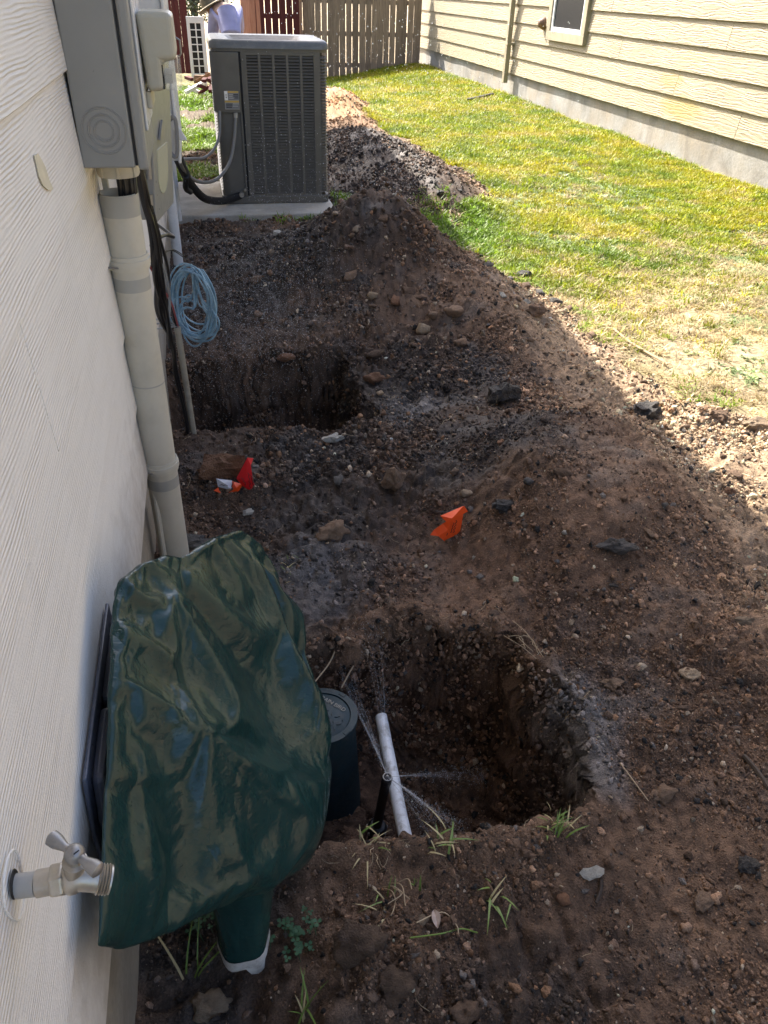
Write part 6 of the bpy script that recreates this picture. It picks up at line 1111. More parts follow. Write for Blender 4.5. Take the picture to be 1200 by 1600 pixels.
11,12,13,14,15,14,14,16,16,16,12,10,14,15,16,17,17,16,14,16,16,18,19,18,21,-585,23,22,13,8,6,6,6,7,8,7,6,7,6,7,9,7,7,8,10,9,9,12,12,14,12,13,15,15,14,15,16,16,15,12,12,14,16,16,17,18,
15,15,16,16,18,19,17,20,-592,24,23,13,7,7,6,6,7,8,6,7,6,6,9,8,7,8,8,10,9,9,12,12,12,15,13,16,15,14,16,16,16,15,12,13,15,15,17,18,17,16,15,16,17,17,17,18,18,-597,24,23,12,8,7,6,6,8,8,
6,6,6,8,7,8,9,8,8,9,9,10,12,13,12,14,15,16,15,15,16,16,17,14,12,14,16,15,17,18,17,17,15,17,16,17,17,17,19,-606,25,22,10,10,5,7,9,8,7,6,7,7,8,7,8,9,8,8,10,8,11,11,13,14,14,15,16,15,16,
16,16,17,14,13,15,15,17,17,18,17,17,16,16,17,16,17,17,20,-616,26,20,10,9,7,8,8,9,8,6,6,8,8,6,9,10,8,9,9,9,10,12,14,13,15,15,16,15,17,16,17,17,13,14,15,17,16,17,18,18,17,16,17,16,16,
16,18,21,-625,24,20,11,9,8,8,9,8,7,7,7,9,7,7,9,10,8,9,9,10,10,12,14,14,15,15,16,16,17,16,17,17,13,15,16,17,17,17,18,18,17,17,16,17,15,16,18,21,-634,24,21,10,10,8,8,9,9,6,7,9,8,7,7,10,
10,9,9,8,10,10,13,14,14,15,16,16,17,16,17,17,16,14,16,16,17,17,18,18,18,17,17,17,16,16,16,16,20,-639,24,21,10,10,8,9,9,8,7,8,8,8,7,8,10,10,10,8,9,10,10,13,14,14,16,16,16,17,16,17,17,
16,15,16,17,17,17,18,18,19,17,17,17,16,15,16,17,18,-644,24,22,9,10,9,9,9,8,7,8,8,7,8,10,9,11,9,8,10,10,10,13,14,15,16,16,16,17,17,17,17,15,16,17,17,17,18,18,18,19,17,17,17,16,15,15,
17,17,-649,25,21,10,10,9,9,9,7,8,9,7,8,8,10,10,10,8,10,10,10,10,13,15,15,16,16,16,17,17,17,18,15,17,17,17,17,18,18,19,18,18,17,17,15,16,14,16,18,-656,26,22,11,9,9,9,8,7,9,9,7,8,9,11,
10,10,8,10,10,10,10,14,14,16,16,16,17,17,17,17,17,17,16,17,18,17,18,19,18,19,18,17,17,15,15,15,15,17,-660,26,23,10,9,9,9,8,8,8,9,8,8,10,10,11,10,8,10,10,10,11,13,15,15,17,16,17,17,18,
17,17,17,17,17,18,18,18,18,19,19,18,18,16,15,14,15,15,17,-665,27,22,10,10,8,9,7,9,9,8,8,9,11,10,11,10,8,10,11,9,11,14,15,16,16,17,17,17,17,18,17,17,18,17,18,18,18,19,19,19,19,17,16,
15,15,13,15,18,-671,27,22,10,10,9,7,8,9,9,8,8,11,10,11,11,10,8,11,10,9,12,14,15,16,16,17,17,18,17,18,17,18,18,17,18,18,19,19,19,20,18,17,17,15,14,14,14,17,-677,29,21,11,10,7,8,9,8,8,
9,10,10,10,11,11,11,9,10,9,10,12,14,16,16,17,17,17,18,17,18,18,18,17,18,18,19,19,19,19,20,18,18,16,15,14,14,14,14,-680,29,21,12,9,6,9,9,8,8,10,9,10,12,11,11,11,9,10,9,10,13,14,16,16,
17,17,18,18,17,18,18,18,18,18,19,18,19,20,19,20,19,17,16,15,15,13,15,14,-687,31,19,12,8,7,9,8,8,10,9,9,11,12,12,11,10,10,10,8,11,13,15,16,17,17,17,18,18,18,18,18,18,18,19,18,19,19,19,
20,21,18,18,16,15,14,15,14,13,-692,31,19,10,8,7,10,7,10,9,7,11,12,12,13,11,10,10,9,9,12,13,15,16,17,17,18,18,18,18,18,18,19,18,19,19,19,19,19,21,20,19,17,16,16,15,14,14,13,-699,31,19,
8,8,8,9,10,8,8,9,12,13,12,12,12,10,10,8,10,12,14,15,17,17,17,18,18,18,18,18,19,19,18,19,19,19,20,19,21,20,19,17,17,15,16,14,15,11,-705,30,17,10,8,8,9,10,7,9,12,12,12,13,12,12,10,9,8,
11,13,14,16,16,17,18,18,18,18,18,19,19,19,19,18,19,20,20,20,20,21,19,17,16,16,15,16,14,10,-711,28,15,11,8,9,11,7,8,12,12,13,12,12,13,11,11,7,9,12,14,14,16,17,17,18,18,18,18,19,19,18,
20,19,19,19,20,20,20,21,21,19,17,16,16,15,13,10,15,-715,27,14,8,8,11,9,8,12,12,13,12,12,13,12,12,9,7,11,13,14,14,16,17,18,18,18,18,19,18,19,19,20,19,19,20,19,21,20,21,21,20,16,17,15,
15,9,8,17,-717,26,9,11,9,10,10,12,12,12,12,13,12,12,13,11,8,8,13,13,14,15,16,17,17,18,19,18,19,18,19,20,20,19,19,20,20,21,20,22,21,19,17,16,16,13,9,5,19,-721,24,10,11,9,10,12,12,12,
13,12,13,13,12,12,10,7,11,12,14,14,15,16,17,18,18,19,19,18,19,19,20,20,19,20,20,20,21,21,21,22,19,17,16,14,13,7,5,20,-727,26,11,8,11,11,12,12,13,12,13,13,13,12,12,7,9,12,13,14,14,15,
17,17,18,18,19,18,19,19,20,20,20,19,20,20,21,21,21,22,22,19,17,15,14,11,5,6,16,-725,27,10,8,11,11,12,13,13,12,13,13,12,13,9,8,11,13,13,14,14,15,17,17,19,18,19,18,19,20,19,21,20,19,21,
20,21,21,22,21,22,20,17,15,13,6,5,13,16,-733,28,10,8,11,11,12,14,13,13,13,11,13,12,7,10,13,13,13,14,14,16,16,18,19,18,18,19,20,18,21,21,20,20,20,20,22,21,22,22,22,20,17,15,8,6,11,11,
15,-737,29,10,8,11,11,12,13,13,13,13,11,14,9,8,12,14,13,13,14,14,16,17,18,18,19,18,20,18,19,21,21,20,21,20,21,22,20,23,22,23,20,17,13,6,10,13,5,17,-741,30,9,9,11,11,11,14,13,13,11,13,
12,7,11,14,14,13,13,14,15,15,17,19,18,18,19,20,17,21,21,21,20,21,21,21,21,20,24,22,23,21,17,11,8,12,9,4,17,-744,31,9,9,11,10,12,14,13,12,11,14,9,8,13,15,14,13,13,14,15,15,18,18,18,19,
19,18,18,22,22,21,20,21,21,22,19,22,24,23,23,20,17,11,10,10,7,3,18,-746,30,9,10,10,11,12,14,13,10,13,12,8,11,14,15,14,12,14,14,15,16,18,18,18,19,18,17,21,22,21,21,21,21,22,20,19,24,
24,23,23,21,17,11,9,8,5,3,20,-749,30,10,10,8,12,13,14,11,12,13,9,9,13,15,15,13,13,14,14,16,16,17,18,19,19,16,19,22,22,21,21,21,22,21,17,22,25,24,23,24,20,16,11,9,5,0,9,22,-754,30,11,
10,8,12,14,12,11,14,11,8,12,14,15,14,14,13,14,15,16,15,17,19,19,16,17,21,22,22,21,22,21,22,20,16,25,25,23,24,24,21,14,10,7,-3,4,19,18,-759,31,13,8,10,12,13,11,13,13,9,10,14,15,14,13,
15,13,14,16,15,15,18,18,18,15,20,22,22,21,22,21,22,21,19,17,26,26,23,24,24,21,13,8,-2,-1,16,19,18,-766,29,15,7,11,12,11,13,13,12,8,13,15,15,12,15,15,13,15,16,15,15,17,18,15,18,21,22,
22,22,21,22,22,21,17,19,26,26,24,24,25,20,11,0,-3,11,18,16,17,-771,29,15,8,11,10,12,14,14,9,11,14,15,13,13,16,15,14,15,15,15,15,17,16,15,21,22,22,22,21,22,22,22,18,18,21,27,26,23,25,
25,19,6,-8,8,16,18,10,18,-772,26,13,12,9,11,13,15,11,10,13,15,14,12,15,16,15,15,15,15,14,15,16,14,19,21,22,23,21,22,22,21,22,18,16,25,27,25,24,25,26,14,-7,3,17,15,16,8,17,-774,27,10,
11,10,13,15,13,10,12,15,14,12,14,16,15,15,16,14,15,15,14,13,17,20,21,23,22,22,21,22,22,20,17,18,27,27,24,25,25,25,6,-6,14,17,16,13,4,17,-776,27,10,10,12,14,14,11,12,13,15,12,13,15,15,
16,16,15,15,14,14,12,14,19,21,22,22,23,21,22,21,22,19,15,23,27,26,25,25,26,22,1,3,15,16,16,11,2,17,-777,26,7,13,12,14,12,12,13,15,13,11,15,15,15,17,16,15,14,14,12,11,17,20,22,22,22,
22,22,21,22,21,17,16,25,28,26,24,26,25,18,1,8,18,16,14,8,0,18,-778,25,8,14,12,13,12,12,14,15,10,13,16,14,16,18,16,15,13,12,11,13,19,21,22,22,22,22,20,22,22,20,15,20,27,27,25,25,26,23,
13,8,11,17,15,14,4,0,20,-781,24,9,14,12,13,13,12,15,11,11,16,15,14,17,18,16,14,12,10,12,16,19,22,22,22,22,20,20,23,22,18,14,24,28,27,24,26,25,15,7,19,18,16,14,13,1,0,22,-785,23,10,12,
15,13,12,14,13,10,15,15,14,16,18,17,15,13,10,11,15,16,20,22,22,22,21,19,22,23,20,14,19,27,27,26,25,26,21,5,16,24,20,15,14,11,-3,4,24,-789,21,11,11,16,13,13,14,10,13,15,14,15,17,18,16,
14,11,9,15,16,16,21,22,22,21,20,18,24,23,18,12,24,28,27,25,26,25,7,18,20,24,19,14,15,8,-7,9,26,-795,21,13,10,16,13,14,11,11,15,14,13,17,17,17,16,11,10,13,16,15,17,20,22,22,20,19,19,
24,22,16,13,27,27,27,25,25,23,8,18,24,23,18,13,16,8,-8,8,25,-790,20,13,10,14,14,14,9,13,15,13,15,17,17,16,14,10,11,15,15,16,17,20,21,22,19,18,19,25,21,14,15,27,27,26,25,25,20,12,13,
28,23,18,13,16,12,-7,0,21,-777,19,13,11,12,15,9,12,16,13,13,16,18,16,14,11,11,14,15,15,16,17,19,21,21,19,17,20,24,20,13,18,27,27,25,25,23,16,9,20,29,22,19,13,15,15,-3,-6,15,-765,16,
12,14,12,14,7,16,15,11,15,17,17,15,11,10,15,15,14,15,16,17,18,21,21,17,16,21,25,19,12,19,27,27,24,25,20,11,11,26,28,23,19,13,13,17,2,-9,7,-756,16,14,11,11,11,14,16,13,12,17,16,16,12,
10,13,17,14,14,15,17,14,19,21,19,17,16,22,25,17,12,21,26,27,24,23,17,8,16,28,28,23,19,12,11,19,7,-9,4,-753,15,11,10,15,13,15,15,11,15,16,17,13,8,12,17,16,13,15,16,14,15,20,20,18,16,
17,22,24,15,13,23,26,25,24,22,11,10,20,29,28,23,18,13,8,19,13,-7,2,-752,12,12,13,14,15,17,8,15,17,16,14,9,10,15,18,14,14,16,15,12,16,19,19,18,15,18,23,23,13,14,24,26,25,22,20,6,16,22,
28,28,23,18,14,7,14,18,-2,0,-749,13,13,11,13,16,10,15,17,16,15,8,10,14,17,15,15,16,15,11,15,16,16,19,18,14,20,24,20,11,17,25,25,24,22,14,7,22,21,28,27,23,17,15,8,9,20,6,-5,-746,12,15,
12,14,13,13,16,16,15,10,9,12,16,16,16,17,15,12,12,16,10,18,20,17,15,21,24,17,10,21,24,26,22,19,9,14,25,20,27,27,23,17,15,9,5,18,13,-4,-747,14,14,12,13,15,15,16,15,9,10,11,16,14,16,18,
17,14,10,14,14,8,18,21,16,16,22,23,14,12,22,25,24,21,16,7,22,25,18,28,27,22,16,15,11,3,13,16,-4,-740,15,12,15,12,13,17,16,9,12,8,16,14,15,17,17,17,12,11,15,8,10,19,21,14,19,23,21,9,
17,23,25,22,19,11,14,25,21,20,27,27,22,14,13,14,7,5,16,5,-740,13,14,14,11,16,17,11,11,8,15,14,14,17,17,17,16,9,14,13,5,12,19,21,14,21,23,16,9,21,23,20,24,16,11,21,24,18,22,26,27,18,
10,17,15,11,4,9,11,-735,13,13,12,15,15,16,11,8,12,15,13,17,17,14,18,14,11,14,9,5,15,18,19,16,22,22,11,12,23,22,17,24,14,15,23,23,16,23,26,27,17,6,17,16,11,10,4,10,-728,13,12,16,15,15,
14,11,8,13,14,15,16,14,15,19,12,13,13,5,7,16,17,19,17,22,20,9,15,22,21,16,23,13,21,22,20,15,25,27,25,15,8,10,18,11,11,10,7,-719,11,15,15,10,15,14,7,16,11,15,18,13,14,16,14,17,14,8,8,
7,15,13,21,20,19,16,12,19,17,18,17,23,16,21,23,18,15,25,27,23,14,8,7,16,13,8,4,13,-706,12,16,12,11,11,14,15,14,13,14,15,14,15,11,15,18,14,10,5,9,14,13,22,19,11,20,16,20,19,17,11,22,
19,22,23,17,14,25,23,21,15,8,7,12,11,7,9,9,-688,12,14,12,10,15,13,15,15,11,13,15,12,12,13,18,17,16,6,5,14,10,14,19,11,16,21,21,19,20,14,10,22,21,22,22,16,14,22,19,24,15,7,6,11,14,10,
4,7,-672,13,11,13,14,12,13,16,14,6,13,16,12,11,16,18,17,12,2,13,12,6,18,11,14,20,21,21,14,19,16,15,21,21,21,21,18,9,21,24,23,15,9,7,0,9,14,6,11],
[811,-37,-39,-40,-34,-11,-12,-9,-10,
-10,-9,-10,-10,-11,-10,-11,-11,-11,-11,-10,-11,-10,-11,-11,-11,-12,-11,-12,-12,-12,-14,-14,-14,-14,-14,-15,-15,-15,-16,-16,-15,-14,-15,-15,-16,-16,-16,-16,-17,-17,-17,745,-39,-37,-39,
-28,-13,-14,-12,-12,-11,-9,-10,-11,-9,-10,-11,-10,-13,-11,-10,-9,-10,-11,-10,-10,-13,-14,-13,-8,-14,-15,-16,-14,-11,-15,-14,-16,-18,-18,-20,-16,-14,-13,-12,-16,-16,-19,-19,-18,-14,-17,
756,-37,-37,-39,-29,-14,-15,-13,-11,-10,-10,-9,-10,-11,-10,-11,-12,-12,-9,-11,-9,-10,-10,-12,-12,-12,-12,-13,-11,-14,-14,-15,-14,-14,-14,-15,-19,-19,-18,-19,-17,-10,-14,-16,-14,-19,
-21,-19,-17,-16,-13,766,-36,-37,-38,-29,-16,-16,-13,-10,-10,-9,-10,-10,-10,-11,-12,-12,-12,-8,-11,-10,-10,-12,-11,-12,-11,-13,-14,-11,-13,-15,-16,-13,-14,-17,-18,-16,-19,-20,-19,-16,
-10,-14,-15,-18,-21,-20,-19,-18,-14,-14,777,-35,-38,-38,-28,-17,-15,-13,-12,-9,-9,-10,-11,-11,-11,-12,-13,-11,-9,-9,-11,-12,-10,-13,-11,-10,-14,-14,-11,-14,-15,-15,-15,-14,-18,-18,-17,
-19,-20,-19,-16,-11,-14,-15,-21,-21,-19,-19,-19,-11,-17,789,-35,-39,-37,-28,-18,-15,-13,-11,-9,-10,-10,-11,-12,-13,-12,-12,-10,-8,-10,-12,-11,-12,-12,-11,-12,-13,-14,-12,-15,-12,-16,
-16,-15,-18,-18,-19,-21,-19,-18,-16,-11,-15,-19,-20,-22,-17,-20,-16,-12,-19,800,-34,-39,-37,-28,-18,-15,-13,-11,-9,-10,-11,-12,-13,-12,-13,-11,-9,-9,-12,-14,-11,-12,-10,-12,-14,-13,
-12,-13,-13,-12,-16,-17,-16,-18,-19,-20,-20,-19,-18,-15,-13,-17,-21,-20,-22,-17,-20,-13,-13,-21,811,-33,-39,-37,-27,-18,-16,-13,-11,-9,-11,-12,-13,-12,-13,-12,-12,-9,-12,-13,-14,-13,
-10,-12,-12,-11,-14,-10,-13,-10,-13,-18,-17,-17,-18,-19,-21,-20,-18,-18,-16,-14,-19,-20,-22,-22,-18,-20,-9,-16,-22,823,-34,-38,-37,-27,-18,-16,-13,-10,-11,-12,-12,-13,-13,-14,-12,-11,
-12,-14,-12,-13,-15,-11,-12,-11,-10,-13,-10,-9,-10,-18,-17,-17,-17,-17,-20,-21,-20,-18,-18,-16,-16,-20,-21,-23,-22,-18,-19,-10,-19,-21,835,-33,-38,-37,-26,-19,-16,-13,-10,-11,-13,-13,
-13,-14,-14,-12,-12,-15,-14,-12,-13,-14,-12,-9,-10,-12,-10,-9,-9,-14,-18,-17,-17,-17,-18,-21,-21,-18,-18,-18,-16,-19,-21,-22,-23,-21,-21,-16,-12,-22,-19,847,-33,-38,-37,-26,-18,-16,
-13,-10,-13,-13,-14,-13,-14,-15,-13,-14,-15,-13,-13,-13,-12,-9,-9,-10,-11,-10,-10,-10,-17,-18,-15,-17,-19,-19,-20,-20,-19,-18,-17,-17,-20,-22,-23,-23,-21,-21,-15,-14,-23,-19,855,-33,
-37,-36,-26,-18,-16,-12,-11,-13,-14,-14,-14,-14,-15,-15,-15,-14,-14,-13,-11,-10,-8,-8,-11,-9,-10,-11,-14,-18,-18,-15,-19,-19,-17,-19,-21,-19,-17,-16,-20,-20,-22,-24,-22,-22,-20,-14,
-20,-21,-16,857,-32,-37,-36,-25,-18,-15,-11,-13,-13,-14,-14,-14,-15,-15,-16,-15,-14,-14,-11,-11,-9,-9,-6,-11,-10,-10,-11,-17,-19,-17,-17,-19,-18,-16,-19,-21,-19,-17,-15,-21,-21,-23,
-24,-22,-21,-21,-15,-23,-22,-12,860,-32,-36,-36,-24,-17,-14,-12,-13,-14,-14,-15,-14,-15,-15,-16,-15,-14,-13,-11,-11,-10,-6,-6,-10,-10,-11,-15,-18,-18,-18,-18,-18,-17,-16,-19,-20,-19,
-16,-17,-21,-23,-23,-23,-23,-20,-21,-18,-24,-19,-12,862,-31,-36,-36,-22,-18,-13,-13,-13,-14,-14,-15,-15,-15,-15,-16,-15,-14,-13,-11,-11,-8,-5,-6,-11,-11,-11,-17,-18,-18,-18,-18,-17,
-16,-18,-19,-19,-19,-15,-18,-23,-23,-23,-23,-23,-20,-21,-21,-23,-17,-13,864,-31,-36,-36,-22,-14,-14,-13,-14,-13,-15,-15,-15,-15,-16,-15,-15,-14,-13,-11,-10,-6,-6,-8,-12,-11,-11,-18,
-18,-18,-17,-18,-17,-16,-17,-20,-19,-17,-16,-20,-23,-24,-22,-24,-23,-21,-20,-22,-22,-17,-15,867,-31,-36,-36,-18,-15,-14,-14,-13,-14,-15,-15,-15,-15,-16,-15,-15,-14,-12,-11,-10,-6,-8,
-7,-13,-11,-12,-17,-18,-17,-17,-17,-17,-17,-18,-19,-19,-17,-16,-21,-24,-24,-23,-24,-23,-22,-19,-21,-23,-17,-16,869,-32,-35,-36,-16,-15,-14,-13,-14,-14,-15,-15,-15,-15,-16,-15,-14,-14,
-12,-11,-7,-9,-8,-9,-12,-10,-14,-17,-17,-16,-16,-18,-18,-16,-19,-20,-18,-16,-18,-22,-25,-22,-23,-25,-24,-22,-20,-21,-22,-19,-15,871,-32,-35,-35,-16,-14,-13,-14,-14,-14,-14,-15,-16,-15,
-15,-15,-14,-14,-11,-10,-7,-9,-8,-12,-11,-10,-16,-17,-15,-16,-16,-17,-18,-17,-20,-18,-18,-16,-21,-24,-23,-22,-24,-25,-25,-23,-19,-21,-22,-18,-18,874,-32,-35,-34,-15,-14,-13,-14,-13,
-14,-15,-15,-15,-16,-15,-14,-14,-13,-11,-8,-8,-9,-9,-13,-10,-12,-16,-16,-14,-15,-17,-18,-17,-19,-19,-16,-17,-19,-22,-25,-23,-21,-25,-25,-25,-25,-20,-20,-21,-18,-20,876,-32,-35,-33,-14,
-13,-13,-14,-13,-14,-15,-15,-15,-16,-14,-14,-14,-12,-10,-7,-8,-9,-11,-13,-10,-14,-15,-15,-13,-16,-17,-17,-19,-19,-16,-16,-18,-21,-23,-25,-21,-22,-25,-25,-26,-25,-23,-19,-20,-17,-18,
871,-31,-35,-32,-15,-12,-13,-13,-14,-14,-14,-15,-15,-15,-15,-14,-13,-12,-8,-6,-8,-9,-13,-13,-11,-14,-14,-14,-13,-16,-18,-18,-19,-16,-16,-18,-19,-22,-23,-24,-20,-23,-24,-26,-26,-25,-25,
-19,-22,-14,-17,867,-31,-35,-31,-14,-11,-13,-13,-14,-14,-14,-15,-15,-14,-15,-13,-13,-11,-7,-6,-8,-10,-13,-13,-12,-14,-14,-12,-15,-17,-18,-18,-16,-15,-18,-19,-21,-22,-23,-23,-20,-22,
-24,-26,-26,-26,-25,-17,-26,-16,-13,863,-30,-35,-30,-14,-10,-13,-13,-14,-14,-14,-15,-14,-15,-13,-13,-13,-10,-6,-6,-8,-11,-14,-13,-12,-14,-12,-13,-16,-18,-18,-16,-15,-17,-20,-19,-21,
-23,-21,-21,-21,-23,-24,-25,-27,-26,-25,-17,-27,-14,-14,859,-30,-34,-29,-14,-10,-12,-13,-14,-14,-14,-14,-15,-13,-13,-13,-12,-9,-5,-6,-9,-12,-14,-13,-13,-12,-12,-15,-17,-18,-15,-16,-18,
-20,-19,-17,-22,-21,-22,-21,-24,-25,-22,-22,-26,-26,-26,-17,-26,-14,-14,854,-30,-34,-27,-13,-10,-13,-13,-13,-13,-15,-14,-13,-14,-13,-13,-11,-8,-4,-6,-10,-12,-14,-13,-12,-12,-13,-17,
-18,-15,-15,-17,-20,-20,-18,-18,-22,-22,-23,-24,-25,-26,-24,-18,-20,-26,-26,-18,-25,-12,-16,850,-30,-33,-26,-13,-9,-13,-13,-13,-13,-14,-14,-13,-14,-13,-12,-10,-7,-3,-7,-10,-13,-14,-13,
-11,-12,-16,-18,-15,-14,-16,-19,-20,-20,-20,-23,-22,-21,-23,-26,-26,-26,-24,-21,-17,-18,-25,-22,-21,-9,-18,844,-30,-31,-26,-11,-9,-13,-13,-13,-13,-14,-13,-13,-14,-13,-12,-8,-6,-2,-8,
-11,-13,-14,-12,-11,-14,-18,-15,-14,-15,-18,-19,-20,-22,-24,-24,-22,-22,-23,-26,-26,-25,-22,-17,-22,-18,-19,-24,-19,-7,-20,840,-29,-32,-24,-9,-10,-13,-13,-13,-13,-13,-14,-13,-13,-12,
-12,-7,-4,-2,-9,-12,-13,-13,-12,-13,-17,-15,-13,-14,-18,-18,-20,-20,-23,-25,-25,-25,-25,-23,-25,-24,-22,-20,-17,-19,-21,-18,-24,-19,-7,-18,835,-29,-31,-24,-7,-10,-13,-13,-13,-13,-14,
-14,-13,-13,-11,-10,-6,-2,-2,-10,-13,-13,-12,-13,-16,-16,-13,-13,-16,-18,-20,-22,-22,-24,-24,-24,-24,-25,-26,-24,-22,-21,-19,-17,-17,-22,-17,-22,-21,-13,-12,831,-29,-31,-22,-6,-12,-12,
-13,-12,-14,-14,-13,-13,-12,-11,-8,-6,0,-3,-10,-13,-13,-12,-16,-16,-13,-13,-16,-17,-20,-23,-23,-23,-24,-24,-24,-22,-23,-25,-26,-20,-19,-18,-18,-17,-20,-24,-12,-24,-18,-7,826,-29,-32,
-21,-3,-13,-11,-13,-13,-13,-14,-13,-12,-12,-9,-7,-6,1,-3,-12,-13,-12,-15,-17,-13,-12,-16,-18,-20,-23,-22,-23,-23,-23,-23,-24,-25,-22,-21,-25,-19,-18,-18,-17,-16,-19,-25,-23,-14,-23,
-3,822,-30,-30,-20,-5,-11,-12,-12,-12,-14,-13,-14,-10,-11,-7,-7,-5,2,-5,-13,-12,-14,-18,-13,-13,-15,-19,-20,-22,-21,-22,-22,-23,-23,-23,-24,-24,-23,-19,-23,-19,-17,-17,-17,-15,-18,-25,
-25,-15,-28,3,817,-29,-29,-20,-11,-4,-12,-13,-12,-14,-13,-13,-10,-9,-5,-7,-5,3,-6,-13,-13,-18,-14,-13,-16,-19,-20,-21,-21,-21,-22,-23,-23,-23,-23,-23,-24,-23,-17,-18,-18,-16,-17,-17,
-15,-17,-26,-27,-21,-27,8,811,-27,-29,-19,-12,-3,-12,-13,-12,-13,-13,-12,-10,-5,-5,-8,-3,3,-8,-14,-16,-15,-14,-17,-19,-20,-19,-20,-20,-22,-22,-24,-24,-22,-23,-23,-22,-22,-22,-18,-16,
-13,-13,-14,-15,-19,-26,-28,-28,-26,13,806,-27,-28,-18,-12,-2,-13,-13,-12,-13,-12,-11,-8,-3,-6,-8,-1,2,-10,-16,-15,-14,-19,-18,-18,-19,-20,-21,-21,-23,-24,-22,-22,-22,-23,-22,-22,-22,
-20,-18,-16,-16,-14,-13,-12,-15,-26,-30,-30,-23,12,801,-27,-27,-17,-11,-2,-14,-12,-13,-12,-11,-10,-7,-2,-6,-6,-4,2,-11,-16,-15,-17,-19,-18,-20,-20,-21,-22,-21,-22,-21,-20,-22,-22,-24,
-23,-22,-21,-19,-18,-16,-15,-14,-13,-9,-15,-28,-29,-31,-24,13,797,-27,-26,-17,-9,-4,-13,-13,-12,-11,-10,-9,-6,-3,-4,-6,-6,-4,-9,-19,-16,-19,-19,-19,-20,-19,-20,-20,-20,-20,-20,-19,-22,
-22,-24,-25,-23,-20,-18,-17,-16,-14,-14,-12,-7,-17,-27,-31,-31,-28,17,793,-25,-28,-14,-6,-9,-12,-12,-12,-11,-9,-8,-5,-4,-3,-8,-7,-6,-16,-15,-18,-18,-21,-19,-18,-17,-19,-18,-19,-20,-19,
-22,-24,-22,-23,-24,-22,-19,-18,-17,-16,-14,-13,-10,-6,-18,-28,-31,-31,-26,14,789,-23,-28,-10,-8,-11,-14,-10,-10,-9,-9,-7,-4,-5,-6,-11,-8,-8,-15,-17,-20,-16,-17,-18,-17,-18,-18,-18,
-19,-20,-20,-23,-24,-23,-22,-23,-21,-19,-18,-17,-16,-13,-12,-9,-5,-20,-28,-31,-31,-23,10,786,-23,-28,-8,-9,-12,-12,-10,-7,-9,-9,-6,-3,-5,-15,-6,-9,-13,-20,-11,-19,-20,-16,-14,-15,-18,
-18,-18,-19,-20,-22,-24,-24,-21,-22,-22,-21,-19,-18,-17,-15,-13,-11,-7,-6,-21,-28,-31,-31,-19,5,783,-22,-28,-6,-11,-12,-10,-8,-7,-10,-7,-4,-4,-13,-11,-6,-14,-19,-17,-11,-16,-19,-20,
-14,-10,-16,-18,-20,-18,-21,-23,-24,-22,-21,-22,-21,-21,-18,-18,-17,-16,-12,-10,-5,-6,-22,-29,-31,-31,-16,1,779,-20,-27,-7,-10,-10,-9,-7,-9,-10,-4,-3,-11,-18,-8,-5,-18,-19,-13,-13,-17,
-20,-19,-15,-7,-14,-20,-19,-18,-21,-24,-23,-21,-21,-21,-22,-20,-18,-18,-17,-15,-11,-9,-3,-8,-24,-31,-34,-27,-8,-5,775,-19,-27,-7,-10,-8,-7,-8,-10,-7,-3,-8,-18,-14,-5,-9,-19,-19,-12,
-17,-15,-20,-18,-13,-8,-11,-20,-18,-20,-22,-23,-22,-21,-20,-22,-21,-19,-18,-18,-17,-14,-8,-9,-7,-6,-28,-33,-33,-20,-15,-2,771,-17,-26,-7,-11,-6,-5,-9,-10,-7,-8,-10,-17,-9,-9,-11,-19,
-19,-11,-17,-18,-18,-16,-12,-10,-8,-20,-18,-21,-23,-22,-21,-20,-20,-22,-20,-19,-19,-18,-16,-13,-5,-9,-6,-10,-32,-33,-31,-14,-15,-7,768,-16,-26,-7,-11,-2,-6,-10,-8,-8,-10,-17,-17,-6,
-8,-12,-20,-18,-12,-15,-19,-17,-14,-12,-9,-9,-19,-20,-21,-23,-22,-20,-19,-21,-21,-19,-19,-19,-18,-15,-12,-5,-5,-5,-19,-32,-33,-30,-18,-7,-9,764,-15,-26,-9,-6,-1,-8,-9,-7,-11,-16,-19,
-11,-10,-6,-13,-19,-19,-12,-14,-18,-16,-13,-11,-7,-12,-19,-21,-22,-22,-20,-20,-21,-19,-21,-18,-19,-18,-18,-15,-11,-4,-1,-7,-25,-32,-33,-29,-18,0,-15,760,-15,-24,-8,-2,-3,-9,-9,-10,-16,
-18,-13,-11,-11,-7,-14,-19,-17,-10,-17,-17,-14,-12,-10,-7,-14,-20,-21,-22,-21,-20,-20,-18,-20,-20,-18,-19,-17,-17,-16,-10,-5,1,-10,-28,-32,-32,-28,-19,6,-19,755,-16,-20,-5,-1,-5,-10,
-10,-16,-17,-14,-12,-12,-11,-8,-15,-20,-13,-10,-18,-15,-13,-11,-8,-10,-16,-20,-21,-22,-20,-19,-18,-18,-21,-19,-19,-17,-15,-18,-17,-9,-5,2,-15,-30,-30,-31,-27,-20,10,-23,752,-22,-10,
-4,0,-8,-12,-16,-16,-13,-14,-12,-12,-9,-13,-18,-14,-11,-13,-16,-14,-11,-11,-7,-12,-18,-20,-22,-20,-20,-17,-17,-20,-20,-19,-17,-15,-15,-19,-18,-8,-3,0,-21,-29,-29,-31,-25,-19,11,-25,
748,-19,-12,1,-3,-13,-15,-16,-12,-13,-13,-13,-12,-12,-15,-10,-16,-10,-14,-15,-12,-10,-10,-8,-15,-19,-21,-21,-19,-18,-15,-20,-20,-19,-17,-15,-14,-18,-18,-18,-4,-2,-6,-25,-28,-29,-29,
-24,-19,11,-26,744,-15,-15,4,-10,-15,-14,-13,-12,-12,-14,-13,-11,-13,-9,-14,-15,-12,-14,-12,-11,-10,-8,-11,-18,-20,-20,-20,-18,-15,-17,-21,-20,-17,-14,-13,-17,-17,-17,-18,-11,1,-6,-27,
